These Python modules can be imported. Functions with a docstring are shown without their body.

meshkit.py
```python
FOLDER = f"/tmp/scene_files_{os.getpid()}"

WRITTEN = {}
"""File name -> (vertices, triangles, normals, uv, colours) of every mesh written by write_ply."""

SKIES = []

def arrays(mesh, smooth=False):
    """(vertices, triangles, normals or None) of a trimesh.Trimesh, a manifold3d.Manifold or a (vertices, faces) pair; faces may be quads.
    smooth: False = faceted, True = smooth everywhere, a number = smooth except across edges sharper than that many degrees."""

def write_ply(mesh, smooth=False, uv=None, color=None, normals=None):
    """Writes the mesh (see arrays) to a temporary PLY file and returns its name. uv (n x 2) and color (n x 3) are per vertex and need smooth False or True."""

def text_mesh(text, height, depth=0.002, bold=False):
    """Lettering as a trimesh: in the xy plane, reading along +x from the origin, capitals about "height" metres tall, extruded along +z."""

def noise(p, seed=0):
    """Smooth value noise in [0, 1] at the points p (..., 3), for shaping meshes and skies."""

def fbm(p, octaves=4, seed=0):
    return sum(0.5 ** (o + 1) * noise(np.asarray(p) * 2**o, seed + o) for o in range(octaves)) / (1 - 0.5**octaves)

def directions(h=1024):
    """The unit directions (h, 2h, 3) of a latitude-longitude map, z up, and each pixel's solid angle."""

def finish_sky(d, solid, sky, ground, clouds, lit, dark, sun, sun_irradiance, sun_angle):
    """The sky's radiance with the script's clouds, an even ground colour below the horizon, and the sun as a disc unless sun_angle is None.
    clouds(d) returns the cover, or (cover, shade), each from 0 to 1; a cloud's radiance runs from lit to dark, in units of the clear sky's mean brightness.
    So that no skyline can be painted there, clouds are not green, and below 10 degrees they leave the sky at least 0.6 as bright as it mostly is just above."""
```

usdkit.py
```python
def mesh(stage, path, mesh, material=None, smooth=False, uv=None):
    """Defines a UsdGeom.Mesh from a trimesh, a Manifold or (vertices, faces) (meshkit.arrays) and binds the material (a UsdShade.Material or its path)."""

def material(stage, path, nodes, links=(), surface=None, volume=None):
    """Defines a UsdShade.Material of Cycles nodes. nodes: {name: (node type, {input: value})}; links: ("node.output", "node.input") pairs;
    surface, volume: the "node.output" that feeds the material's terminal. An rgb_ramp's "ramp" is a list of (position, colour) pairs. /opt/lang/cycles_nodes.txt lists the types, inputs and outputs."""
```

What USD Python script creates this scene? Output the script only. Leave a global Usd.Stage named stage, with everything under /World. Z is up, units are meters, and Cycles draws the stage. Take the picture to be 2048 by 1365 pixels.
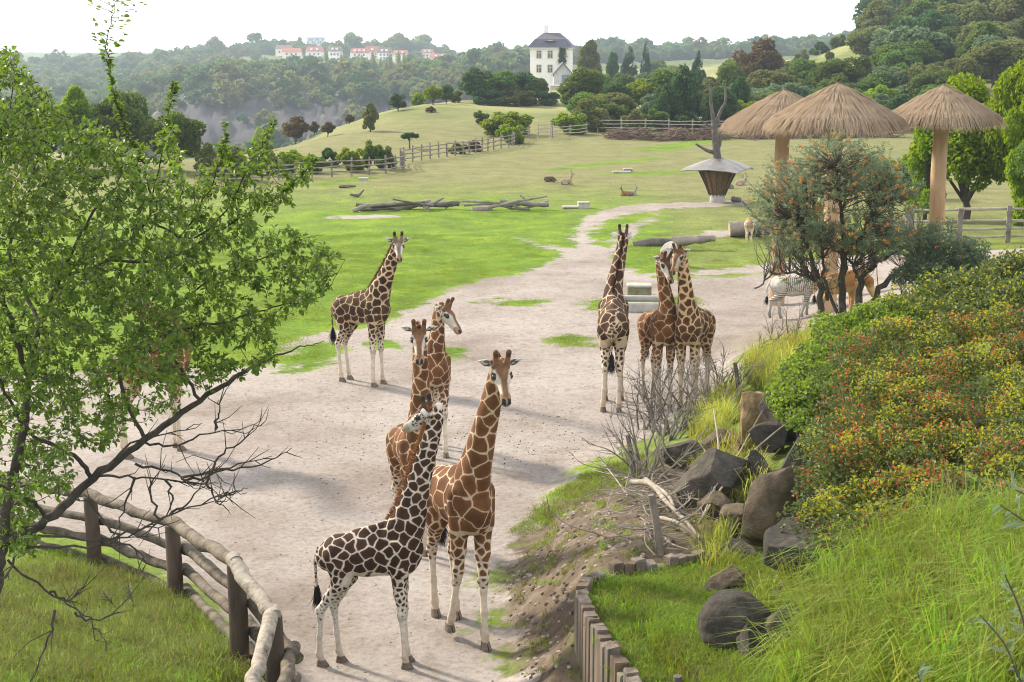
import math, random
import numpy as np, trimesh, usdkit, meshkit
import shapely, shapely.geometry as sg
from scipy.interpolate import RBFInterpolator, RegularGridInterpolator
from scipy.ndimage import gaussian_filter
from scipy.spatial import cKDTree
from pxr import Usd, UsdGeom, UsdLux, UsdShade, Gf, Sdf, Vt
random.seed(7); RNG = np.random.default_rng(7)

# ------------------------------------------------------------------ camera, sky, sun, exposure
stage = Usd.Stage.CreateInMemory()
UsdGeom.SetStageUpAxis(stage, 'Z'); UsdGeom.SetStageMetersPerUnit(stage, 1.0)
UsdGeom.Xform.Define(stage, '/World')
CAM_H, PITCH, FPX = 8.4, math.radians(11.72), 2844.4
cam = UsdGeom.Camera.Define(stage, '/World/camera')
cam.CreateHorizontalApertureAttr(36.0); cam.CreateVerticalApertureAttr(36.0 * 682 / 1024)
cam.CreateFocalLengthAttr(FPX / 2048 * 36.0)
cam.CreateClippingRangeAttr(Gf.Vec2f(0.1, 20000))
cam.AddTranslateOp().Set(Gf.Vec3d(0, 0, CAM_H)); cam.AddRotateXOp().Set(90 - math.degrees(PITCH))
cam.CreateExposureAttr(1.18)
cam.CreateFStopAttr(9.0); cam.CreateFocusDistanceAttr(24.0)

SUN_EL, SUN_AZ = math.radians(31), math.atan2(-0.80, 0.60)     # azimuth = atan2(x, y) of the direction towards the sun
dome = UsdLux.DomeLight.Define(stage, '/World/sky')
sky_mat = usdkit.material(stage, '/World/Looks/sky', {
    'sky': ('sky_texture', {'sky_type': 'single_scattering', 'sun_disc': False, 'sun_elevation': SUN_EL, 'sun_rotation': SUN_AZ, 'altitude': 250.0, 'aerosol_density': 2.0}),
    'tc': ('texture_coordinate', {}),
    'n': ('noise_texture', {'scale': 2.2, 'detail': 5.0, 'roughness': 0.55}),
    'r': ('rgb_ramp', {'ramp': [(0.3, (0.80, 0.80, 0.80)), (0.7, (0.96, 0.96, 0.96))]}),
    'm': ('mix_color', {'b': (7.5, 7.3, 7.0)}),
    'bg': ('background_shader', {'strength': 0.104})},
    [('tc.generated', 'n.vector'), ('n.fac', 'r.fac'), ('r.color', 'm.fac'), ('sky.color', 'm.a'), ('m.result', 'bg.color')], surface='bg.background')
UsdShade.MaterialBindingAPI.Apply(dome.GetPrim()).Bind(sky_mat)
sun = UsdLux.DistantLight.Define(stage, '/World/sun')
sun.CreateIntensityAttr(1.05); sun.CreateAngleAttr(6.0); sun.CreateColorAttr(Gf.Vec3f(1.0, 0.86, 0.66)); sun.CreateNormalizeAttr(True)
_sd = np.array([math.sin(SUN_AZ) * math.cos(SUN_EL), math.cos(SUN_AZ) * math.cos(SUN_EL), math.sin(SUN_EL)])
sun.AddRotateZOp().Set(-math.degrees(SUN_AZ)); sun.AddRotateXOp().Set(-(90 - math.degrees(SUN_EL)))

# ------------------------------------------------------------------ helpers
def ray(px, py):
    u, v = (px - 1024.0) / FPX, (682.5 - py) / FPX
    return np.array([u, math.cos(PITCH) + v * math.sin(PITCH), -math.sin(PITCH) + v * math.cos(PITCH)])
def at_z(px, py, z=0.0):
    d = ray(px, py); t = (z - CAM_H) / d[2]; return np.array([d[0] * t, d[1] * t, z])
def at_y(px, py, Y):
    d = ray(px, py); t = Y / d[1]; return np.array([d[0] * t, Y, CAM_H + d[2] * t])
def mpp(p):                                                   # metres per photograph pixel at a point
    return (p[1] * math.cos(PITCH) + (CAM_H - p[2]) * math.sin(PITCH)) / FPX

USED = {}
def numbered(parent, name):
    k = (parent, name); n = USED.get(k, 0); USED[k] = n + 1
    return name if n == 0 else f'{name}_{n:03d}'
def parent_path(parent):
    return '/World' if parent is None else str(parent.GetPath()) if hasattr(parent, 'GetPath') else str(parent)
def tag(o, label=None, cat=None, group=None, kind=None):
    p = o.GetPrim() if hasattr(o, 'GetPrim') else o
    for k, v in (('label', label), ('category', cat), ('group', group), ('kind', kind)):
        if v: p.SetCustomDataByKey(k, v)
    return p
def obj(name, mesh, mat, parent=None, smooth=False, attrs=None, **kw):
    pp = parent_path(parent)
    path = f'{pp}/{numbered(pp, name)}'
    m = usdkit.mesh(stage, path, mesh, mat, smooth=smooth)
    if attrs:
        api = UsdGeom.PrimvarsAPI(m)
        for k, a in attrs.items():
            a = np.asarray(a, np.float32)
            if a.ndim == 1: api.CreatePrimvar(k, Sdf.ValueTypeNames.FloatArray, 'vertex').Set(Vt.FloatArray.FromNumpy(a))
            else: api.CreatePrimvar(k, Sdf.ValueTypeNames.Color3fArray, 'vertex').Set(Vt.Vec3fArray.FromNumpy(a))
    return tag(m, **kw)
def thing(name, label=None, cat=None, loc=(0, 0, 0), rotz=0.0, group=None, kind=None, scale=None, parent=None):
    pp = parent_path(parent)
    x = UsdGeom.Xform.Define(stage, f'{pp}/{numbered(pp, name)}')
    x.AddTranslateOp().Set(Gf.Vec3d(*map(float, loc)))
    if rotz: x.AddRotateZOp().Set(math.degrees(rotz))
    if scale is not None: x.AddScaleOp().Set(Gf.Vec3f(*(map(float, scale) if np.ndim(scale) else (scale,) * 3)))
    return tag(x, label, cat, group, kind)
def copy_of(proto, name, label, cat, loc, rotz=0.0, scale=None, group=None):
    o = thing(name, label, cat, loc, rotz, group, scale=scale)
    o.GetReferences().AddInternalReference(proto.GetPath()); o.SetInstanceable(True)
    return o
LIB = stage.CreateClassPrim('/World/Library')
def lib(name):
    return UsdGeom.Xform.Define(stage, f'/World/Library/{numbered("/World/Library", name)}').GetPrim()

def join(ms):
    V, F, n = [], [], 0
    for v, f in ms:
        V.append(np.asarray(v, float)); F.append(np.asarray(f, int) + n); n += len(v)
    return np.vstack(V), np.vstack(F)
def tm(v, f): return trimesh.Trimesh(v, f, process=False)
def tube(pts, radii, sides=6, cap=True, jitter=0.0, rng=None):
    p = np.asarray(pts, float); n = len(p)
    r = np.broadcast_to(np.asarray(radii, float), (n,))
    t = np.gradient(p, axis=0); t /= np.linalg.norm(t, axis=1, keepdims=True) + 1e-12
    a = np.zeros_like(p); ref = np.array([0, 0, 1.0]) if abs(t[0, 2]) < 0.9 else np.array([1.0, 0, 0])
    for i in range(n):
        ref = ref - t[i] * (ref @ t[i]); ref /= np.linalg.norm(ref) + 1e-12; a[i] = ref
    b = np.cross(t, a); ang = np.arange(sides) * 2 * math.pi / sides
    rr = r[:, None] * (1 if not jitter else 1 + jitter * (rng or RNG).uniform(-1, 1, (n, sides)))
    v = (p[:, None] + rr[..., None] * (np.cos(ang)[None, :, None] * a[:, None] + np.sin(ang)[None, :, None] * b[:, None])).reshape(-1, 3)
    i, j = np.meshgrid(np.arange(n - 1), np.arange(sides), indexing='ij')
    A, B = i * sides + j, i * sides + (j + 1) % sides
    f = np.vstack([np.stack([A, B, B + sides], -1).reshape(-1, 3), np.stack([A, B + sides, A + sides], -1).reshape(-1, 3)])
    if cap:
        v = np.vstack([v, p[0], p[-1]]); k = n * sides; q = np.arange(sides)
        f = np.vstack([f, np.stack([np.full(sides, k), (q + 1) % sides, q], 1), np.stack([np.full(sides, k + 1), (n - 1) * sides + q, (n - 1) * sides + (q + 1) % sides], 1)])
    return v, f
def box(cx, cy, cz, sx, sy, sz, rz=0.0):
    m = trimesh.creation.box([sx, sy, sz]); v = np.array(m.vertices)
    c, s = math.cos(rz), math.sin(rz)
    return np.stack([v[:, 0] * c - v[:, 1] * s + cx, v[:, 0] * s + v[:, 1] * c + cy, v[:, 2] + cz], 1), np.array(m.faces)
def bevel_box(sx, sy, sz, b=0.02):
    import manifold3d as m3
    pts = [(x * (sx / 2 - bx), y * (sy / 2 - by), z * (sz / 2 - bz)) for x in (-1, 1) for y in (-1, 1) for z in (-1, 1) for bx, by, bz in ((0, b, b), (b, 0, b), (b, b, 0))]
    h = trimesh.convex.convex_hull(np.array(pts)); return np.array(h.vertices), np.array(h.faces)
def moved(m, loc=(0, 0, 0), rz=0.0, s=1.0):
    v, f = m; c, q = math.cos(rz), math.sin(rz); v = np.asarray(v) * s
    return np.stack([v[:, 0] * c - v[:, 1] * q + loc[0], v[:, 0] * q + v[:, 1] * c + loc[1], v[:, 2] + loc[2]], 1), f
def unit(v): v = np.asarray(v, float); return v / (np.linalg.norm(v, axis=-1, keepdims=True) + 1e-12)
def catmull(pts, n=8):
    p = np.asarray(pts, float)
    if len(p) < 3: return np.linspace(p[0], p[-1], n + 1)
    q = np.vstack([2 * p[0] - p[1], p, 2 * p[-1] - p[-2]]); out = []
    for i in range(1, len(q) - 2):
        t = np.linspace(0, 1, n, endpoint=False)[:, None]
        out.append(0.5 * (2 * q[i] + (q[i + 1] - q[i - 1]) * t + (2 * q[i - 1] - 5 * q[i] + 4 * q[i + 1] - q[i + 2]) * t**2 + (3 * q[i] - q[i - 1] - 3 * q[i + 1] + q[i + 2]) * t**3))
    return np.vstack(out + [p[-1:]])

# ------------------------------------------------------------------ materials
MAT = {}
def M(name, nodes, links, surface):
    MAT[name] = usdkit.material(stage, f'/World/Looks/{name}', nodes, links, surface=surface); return MAT[name]
def plain(name, c1, c2, scale=6.0, rough=0.85, bump=0.3, bscale=30.0, stretch=(1, 1, 1), spec=0.3, dist=0.02, detail=6.0):
    return M(name, {
        'tc': ('texture_coordinate', {}), 'mp': ('mapping', {'scale': stretch}),
        'n': ('noise_texture', {'scale': scale, 'detail': detail, 'roughness': 0.6}),
        'r': ('rgb_ramp', {'ramp': [(0.3, c1), (0.7, c2)]}),
        'n2': ('noise_texture', {'scale': bscale, 'detail': 5.0, 'roughness': 0.65}),
        'b': ('bump', {'strength': bump, 'distance': dist}),
        'p': ('principled_bsdf', {'roughness': rough, 'specular_ior_level': spec})},
        [('tc.object', 'mp.vector'), ('mp.vector', 'n.vector'), ('mp.vector', 'n2.vector'), ('n.fac', 'r.fac'), ('r.color', 'p.base_color'), ('n2.fac', 'b.height'), ('b.normal', 'p.normal')], 'p.BSDF')
def leafy(name, stops, translucent=0.4, rough=0.45, spec=0.4, vary=0.0, gain=1.35, lum=1.65):
    """Leaves: a tone of its own for every leaf (mesh island), light passing through."""
    stops = [(p, tuple(min(.6, c * lum) for c in col)) for p, col in stops]; translucent = min(.6, translucent + .08)
    nodes = {
        'g': ('geometry', {}), 'r': ('rgb_ramp', {'ramp': stops}),
        'oi': ('object_info', {}), 'mr': ('map_range', {'from_min': 0.0, 'from_max': 1.0, 'to_min': 1 - vary, 'to_max': 1 + vary}),
        'mrh': ('map_range', {'from_min': 0.0, 'from_max': 1.0, 'to_min': 0.5 - vary * 0.06, 'to_max': 0.5 + vary * 0.08}),
        'h': ('hsv', {}), 'h2': ('hsv', {'saturation': 1.08, 'value': gain, 'hue': 0.487}),
        'p': ('principled_bsdf', {'roughness': max(rough, .5), 'specular_ior_level': spec * .55}),
        't': ('translucent_bsdf', {}), 'm': ('mix_closure', {'fac': translucent})}
    links = [('g.random_per_island', 'r.fac'), ('oi.random', 'mr.value'), ('oi.random', 'mrh.value'), ('mr.result', 'h.value'), ('mrh.result', 'h.hue'), ('r.color', 'h.color'), ('h.color', 'p.base_color'),
             ('h.color', 'h2.color'), ('h2.color', 't.color'), ('p.BSDF', 'm.closure1'), ('t.BSDF', 'm.closure2')]
    return M(name, nodes, links, 'm.closure')

# ------------------------------------------------------------------ terrain: one sheet to the horizon
ctrl = []
def cz(px, py, z): ctrl.append(at_z(px, py, z))
def cy(px, py, Y, drop=0.0): p = at_y(px, py, Y); ctrl.append((p[0], p[1], p[2] - drop))
def cw(px, Y, z): p = at_y(px, 400, Y); ctrl.append((p[0], p[1], z))
for py in (300, 330, 360, 400, 450, 520, 600, 680, 760, 860, 960, 1060, 1160, 1260, 1365):   # flat paddock and meadow
    for px in range(560, 1640, 90):
        if py < 335 and px < 950: continue
        if py < 370 and px < 640: continue
        if py > 640 and px > 1500: continue
        if py > 900 and px > 1200 - (py - 900) * 0.55: continue
        if py > 1000 and px < 660: continue
        cz(px, py, 0.0)
for px in (1700, 1850, 2000, 2200, 2500):
    for py in (330, 400, 470): cz(px, py, 0.0)
for px, py in ((-400, 700), (-200, 700), (0, 700), (150, 700), (300, 700), (450, 700), (-200, 800), (0, 820), (150, 820), (300, 820), (450, 820), (300, 930), (450, 930), (450, 1030), (120, 930), (-200, 900), (0, 560), (200, 560), (400, 560), (0, 450), (200, 450), (400, 450), (450, 400), (520, 1120), (-300, 450)): cz(px, py, 0.0)
# left bank under the rail fence, rising to the lookout
for px, py, z in ((195, 1150, .35), (352, 1215, .6), (480, 1340, 1.35), (60, 1100, .35), (100, 1200, .95), (200, 1300, 1.5), (0, 1300, 2.0), (350, 1345, 1.5), (-150, 1365, 2.7), (-150, 1150, 1.2), (420, 1370, 1.75),
                  (-400, 1200, 2.0), (560, 1250, 0.0), (620, 1365, 0.0), (470, 1210, 0.05), (330, 1120, 0.0), (150, 1040, 0.0), (-100, 1010, 0.1), (640, 1500, .2)): cz(px, py, z)
cw(100, 8, 3.2); cw(-600, 8, 3.6); cw(600, 7, 2.2); cw(-2500, 10, 3.5); cw(-1500, 16, 2.0); cw(-1500, 30, 0.5)
# right bank: soil heap, the bed behind the palisade, boulders, bushes
for px, py, z in ((1020, 1330, 0.0), (1100, 1320, .3), (1130, 1230, .65), (1040, 1150, .12), (1120, 1110, .65), (1200, 1120, 1.25), (1160, 1010, .6), (1240, 1050, 1.1), (1110, 1015, .25), (1240, 945, .45), (1290, 1000, 1.0), (1320, 900, .6),
                  (1320, 1120, 1.35), (1480, 1110, 1.42), (1200, 1180, 1.5), (1270, 1250, 1.5), (1320, 1360, 1.55), (1400, 1250, 1.55), (1450, 1180, 1.5), (1500, 1360, 1.75), (1600, 1300, 1.9), (1500, 1040, 1.45), (1600, 1120, 1.7),
                  (1700, 1250, 2.1), (1850, 1300, 2.6), (2000, 1300, 3.0), (2000, 1100, 2.9), (1850, 1120, 2.5), (2200, 1300, 3.5), (2300, 1100, 3.6), (1420, 930, 1.1), (1400, 820, .5), (1480, 880, 1.4), (1560, 900, 1.8), (1560, 760, 1.5), (1480, 720, .4),
                  (1620, 690, 1.2), (1560, 680, .5), (1660, 640, .8), (1700, 800, 2.3), (1850, 850, 2.9), (1850, 700, 2.4), (2000, 760, 3.1), (2050, 620, 2.5), (1900, 560, 1.5), (1780, 620, 1.5), (2200, 700, 3.6), (2200, 560, 2.8), (2100, 500, .6), (1600, 640, .1), (1350, 760, 0.0), (1300, 840, .1), (1420, 740, 0.)): cz(px, py, z)
cw(1500, 8, 2.6); cw(2400, 8, 4.0); cw(1024, 6, 1.0); cw(4200, 12, 4.5); cw(4500, 25, 4.5); cw(4000, 60, 4.0)
# far edge of the meadow, hillock, house hill, valley, quarry, far slopes
for px in (1000, 1120, 1250, 1400, 1550, 1700, 1850, 2000, 2300): cw(px, 135, 0.0)
for px, py, Y in ((680, 300, 118), (820, 285, 128), (800, 240, 152), (700, 248, 165), (640, 268, 160), (660, 256, 172), (760, 225, 176), (850, 205, 186), (930, 196, 192), (965, 214, 180), (1050, 211, 188), (1100, 240, 152), (980, 280, 136), (590, 290, 130), (560, 300, 140),
                  (1030, 200, 215), (1130, 186, 330), (1080, 190, 320), (1200, 190, 330), (1000, 195, 300), (1300, 250, 150), (1300, 225, 180), (1300, 190, 260), (1420, 200, 240), (1250, 150, 600), (1450, 150, 500), (1550, 150, 400)): cy(px, py, Y)
# right-hand hill
for px, py, Y in ((1560, 250, 150), (1700, 250, 150), (1850, 250, 150), (2050, 240, 150), (2300, 230, 150), (1560, 215, 185), (1700, 200, 190), (1850, 185, 190), (2050, 160, 190), (2300, 130, 190), (1570, 150, 270), (1640, 112, 300), (1720, 82, 320), (1780, 60, 320), (1850, 30, 320),
                  (1950, 10, 320), (2050, -10, 320), (2300, -60, 320), (1700, 150, 240), (1850, 110, 240), (2050, 80, 240), (2300, 40, 240), (2800, 0, 240), (3600, -50, 240)): cy(px, py, Y, (2.0 if px > 1800 else -.6) if Y > 290 else 0)
for px, Y, z in ((1570, 340, 0), (1720, 420, 5), (1900, 450, 10), (2100, 450, 14), (2600, 500, 20), (1570, 420, -4)): cw(px, Y, z)
for px in (-600, -300, 0, 250, 450): 
    for Y in (80, 110): cw(px, Y, 0.0)
    cw(px, 160, -6); cw(px, 230, -18)
for px in (550, 700, 850): cw(px, 250, -10 if px > 600 else -16)
for px in (-600, -300, 0, 300, 500, 700, 880): cw(px, 340, -27); cw(px, 450, -32)
for px in (960, 1060): cw(px, 450, -12)
for px, py, Y in ((310, 235, 560), (340, 205, 580), (360, 184, 600), (430, 170, 610), (500, 172, 610), (600, 178, 610), (700, 178, 610), (830, 176, 610), (920, 175, 610), (300, 330, 520), (360, 300, 530), (430, 290, 535), (500, 288, 535), (600, 285, 535), (700, 280, 535), (830, 270, 540), (930, 230, 560),
                  (100, 262, 600), (200, 258, 600), (260, 255, 600), (-50, 265, 600), (-400, 270, 600), (150, 215, 760), (250, 205, 760), (0, 215, 760), (-400, 220, 760),
                  (450, 168, 720), (600, 172, 720), (750, 170, 720), (900, 165, 720), (1000, 150, 760), (450, 150, 880), (600, 152, 880), (750, 155, 880), (900, 145, 880), (1000, 130, 900)): cy(px, py, Y)
for px, py in ((-400, 135), (-50, 133), (90, 128), (200, 125), (300, 122), (400, 112), (500, 108), (600, 108), (700, 110), (800, 112), (900, 122), (1000, 122), (1100, 118), (1200, 116), (1300, 108), (1450, 112), (1600, 95), (1800, 100), (2200, 100)): cy(px, py + (0 if 420 < px < 1000 else 9), 1180)
for px, py in ((90, 170), (200, 165), (300, 155), (400, 142), (500, 132), (600, 132), (700, 135), (800, 138), (900, 140), (-300, 170)): cy(px, py, 980)
for px in (-800, -300, 200, 500, 800, 1100, 1400, 1700, 2200): cw(px, 1600, 1.0); cw(px, 3500, -10)
for a in range(0, 360, 20):
    for R, z in ((40, 1.0), (300, 0.0), (1500, 0.0), (4500, -10.0)):
        p = np.array([R * math.sin(math.radians(a)), R * math.cos(math.radians(a)), z])
        if not (-35 < (a + 180) % 360 - 180 < 35): ctrl.append(p)
ctrl = np.array(ctrl)
def warp(x, y): return np.stack([np.arctan2(x, y) * 3.0, np.log(np.hypot(x, y))], -1)
_w = warp(ctrl[:, 0], ctrl[:, 1]); _, _ui = np.unique(np.round(_w, 3), axis=0, return_index=True)
_rbf = RBFInterpolator(_w[_ui], ctrl[_ui, 2], kernel='linear', neighbors=40, smoothing=0.002)
PHI = np.radians(np.concatenate([np.linspace(-180, -30, 40)[:-1], np.linspace(-30, -21.5, 18)[:-1], np.arange(-21.5, 21.5, 0.14), np.linspace(21.5, 30, 18), np.linspace(30, 180, 40)[1:]]))
RR = np.concatenate([np.geomspace(2.0, 11, 16)[:-1], np.geomspace(11, 160, 300)[:-1], np.geomspace(160, 1300, 170)[:-1], np.geomspace(1300, 6000, 24)])
gp, gr = np.meshgrid(PHI, RR, indexing='ij')
GX, GY = gr * np.sin(gp), gr * np.cos(gp)
GZ = _rbf(np.stack([gp.ravel() * 3.0, np.log(gr.ravel())], -1)).reshape(gp.shape)
GZ = gaussian_filter(GZ, (2.5, 2.5), mode='nearest')
_flat = np.clip(1 - np.abs(GZ) / 0.10, 0, 1); GZ *= 1 - 0.9 * _flat * (gr < 140)
_n = meshkit.fbm(np.stack([GX * 1.3, GY * 1.3, GX * 0], -1), 3, 3) - 0.5
_n2 = meshkit.fbm(np.stack([GX * .12, GY * .12, GX * 0], -1), 4, 5) - 0.5
GZ += _n * 0.05 * np.clip(gr / 30, 0.3, 1) + _n2 * np.interp(gr, [0, 60, 140, 300, 600, 1200, 6000], [0, 0.25, 0.4, 1.5, 5, 6, 6]) * np.interp(gr, [0, 25, 60], [0.25, 0.4, 1])
# the quarry's gullies
_q = np.exp(-((gr - 575) / 45) ** 2) * (np.degrees(gp) > -15) * (np.degrees(gp) < 0)
GZ -= _q * 16 * np.abs(meshkit.fbm(np.stack([np.degrees(gp) * 1.1 + (gr - 575) * 0.012, gr * 0.006, gp * 0], -1), 4, 9) - 0.5) * 2
_PL = np.array([at_z(*p, 1.5)[:2] for p in [(1330, 1460), (1280, 1395), (1243, 1335), (1208, 1275), (1182, 1232), (1165, 1198), (1163, 1174), (1188, 1152), (1228, 1138), (1282, 1129), (1330, 1124), (1400, 1108), (1475, 1100)]])
_bd = sg.Polygon(list(map(tuple, _PL)) + [(9.0, 19.0), (9.0, 9.0), (2.0, 9.0)]).buffer(0); _sel = (gr < 24) & (np.degrees(gp) > 0) & (np.degrees(gp) < 25); _q = np.stack([GX[_sel], GY[_sel]], 1)
_in = shapely.contains_xy(_bd, _q[:, 0], _q[:, 1]); _dl = shapely.distance(sg.LineString(_PL), shapely.points(_q)); _yn = np.clip((_q[:, 1] - 15.2) / 2.6, 0, 1)        # 0 at the near end of the wall, 1 where it turns back
_zs = GZ[_sel]; _lim = .10 + 1.12 * _yn ** 1.3 + np.clip(_dl - .9, 0, 3) * 1.0; GZ[_sel] = np.where(_in, np.where(_dl < .7, np.clip(_zs, 1.28, 1.36), np.maximum(_zs, 1.30)), np.minimum(_zs, _lim))
_gi = RegularGridInterpolator((PHI, np.log(RR)), GZ, bounds_error=False, fill_value=None)
def ground(x, y):
    x, y = np.asarray(x, float), np.asarray(y, float)
    return _gi(np.stack([np.arctan2(x, y), np.log(np.maximum(np.hypot(x, y), 2.001))], -1))
def on(x, y): return np.array([x, y, float(ground(x, y))])
def hit(px, py, rmin=9.0, rmax=3000):
    d = ray(px, py); t = np.geomspace(rmin, rmax, 4000)
    below = CAM_H + d[2] * t < ground(d[0] * t, d[1] * t)
    k = int(np.argmax(below)) if below.any() else len(t) - 1
    return on(d[0] * t[k], d[1] * t[k])

# masks (signed distances in metres on the ground, positive inside)
def poly(px): return sg.Polygon([at_z(a, b)[:2] for a, b in px]).buffer(0)
DIRT = poly([(-500, 760), (300, 742), (420, 737), (560, 735), (590, 722), (560, 700), (600, 672), (680, 660), (745, 655), (790, 632), (850, 604), (900, 580), (960, 562), (1050, 546), (1108, 522), (1125, 507), (1090, 496), (1062, 486), (1026, 475), (1034, 474), (1075, 486), (1110, 494), (1148, 496),
             (1140, 468), (1168, 437), (1215, 418), (1290, 407), (1390, 404), (1440, 405), (1440, 414), (1340, 419), (1245, 432), (1205, 447), (1180, 468), (1188, 487), (1212, 497), (1228, 478), (1245, 455), (1280, 440), (1318, 430), (1322, 433), (1285, 452), (1262, 478), (1232, 512), (1232, 530), (1290, 546), (1380, 544), (1460, 532), (1550, 524), (1700, 520), (2300, 520), (2300, 640), (1640, 690), (1500, 730),
             (1420, 810), (1262, 915), (1190, 945), (1110, 1000), (1020, 1075), (1005, 1200), (1050, 1420), (560, 1600), (440, 1240), (330, 1140), (180, 1080), (-600, 1000)])
for q in ([(735, 690), (770, 684), (815, 690), (800, 697), (750, 699)], [(955, 606), (1010, 600), (1085, 602), (1080, 614), (1000, 613)], [(1100, 680), (1150, 674), (1192, 680), (1180, 693), (1120, 692)], [(1160, 612), (1190, 602), (1240, 594), (1390, 596), (1390, 606), (1300, 622), (1180, 622)],
          [(580, 690), (640, 685), (690, 690), (680, 715), (600, 730), (560, 735)], [(600, 722), (660, 714), (665, 720), (620, 742), (570, 745)], [(1300, 552), (1450, 548), (1560, 538), (1560, 543), (1440, 553), (1330, 558)], [(870, 700), (915, 700), (910, 716), (880, 712)]):
    DIRT = DIRT.difference(poly(q))
DIRT = shapely.unary_union([DIRT, poly([(640, 438), (690, 431), (790, 430), (810, 434), (740, 440)]), poly([(1395, 470), (1445, 476), (1480, 470), (1480, 460), (1400, 462)]), poly([(1430, 415), (1500, 408), (1470, 400), (1430, 402)])])
PALISADE = np.array([at_z(*p, 1.5)[:2] for p in [(1330, 1460), (1280, 1395), (1243, 1335), (1208, 1275), (1182, 1232), (1165, 1198), (1163, 1174), (1188, 1152), (1228, 1138), (1282, 1129), (1330, 1124), (1400, 1108), (1475, 1100)]])
BED = sg.Polygon(list(map(tuple, PALISADE)) + [(9.0, 19.0), (9.0, 9.0), (2.0, 9.0)]).buffer(0)
SOIL = poly([(1000, 1110), (1060, 1060), (1130, 1020), (1220, 980), (1330, 960), (1420, 1000), (1500, 1080), (1480, 1200), (1500, 1600), (1050, 1600), (1020, 1320), (1000, 1200)]).difference(BED)
SOILSTRIP = poly([(1000, 1080), (1090, 1000), (1180, 945), (1262, 915), (1330, 900), (1330, 960), (1220, 985), (1130, 1025), (1060, 1065), (1010, 1120)])
_pts = np.stack([GX.ravel(), GY.ravel()], 1); _near = (gr.ravel() < 170) & (np.abs(np.degrees(gp.ravel())) < 30)
def sdf(pg, lim=3.0):
    out = np.full(len(_pts), -lim); P = shapely.points(_pts[_near]); d = shapely.distance(pg.boundary, P); ins = shapely.contains_xy(pg, _pts[_near, 0], _pts[_near, 1])
    out[_near] = np.clip(np.where(ins, d, -d), -lim, lim); return out
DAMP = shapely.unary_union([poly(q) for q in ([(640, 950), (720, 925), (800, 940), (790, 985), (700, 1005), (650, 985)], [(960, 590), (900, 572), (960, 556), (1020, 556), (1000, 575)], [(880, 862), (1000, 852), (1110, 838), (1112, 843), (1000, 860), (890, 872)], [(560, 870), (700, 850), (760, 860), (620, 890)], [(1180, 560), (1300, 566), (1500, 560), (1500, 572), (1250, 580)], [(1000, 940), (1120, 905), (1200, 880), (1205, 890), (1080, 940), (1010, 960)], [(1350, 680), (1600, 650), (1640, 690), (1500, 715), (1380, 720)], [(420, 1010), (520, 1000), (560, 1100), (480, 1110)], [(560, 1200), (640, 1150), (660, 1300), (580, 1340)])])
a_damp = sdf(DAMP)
a_dirt, a_soil = sdf(DIRT.difference(BED)), sdf(SOIL)
def project(v):                                               # where a ground point stands in the photograph (for laying out the masks only)
    d = v - np.array([0, 0, CAM_H]); f = d[:, 1] * math.cos(PITCH) - d[:, 2] * math.sin(PITCH); u = d[:, 1] * math.sin(PITCH) + d[:, 2] * math.cos(PITCH)
    return np.stack([1024 + FPX * d[:, 0] / np.maximum(f, .1), 682.5 - FPX * u / np.maximum(f, .1)], 1)
V = np.stack([GX, GY, GZ], -1).reshape(-1, 3)
R_, PH_ = gr.ravel(), np.degrees(gp.ravel())
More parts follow.
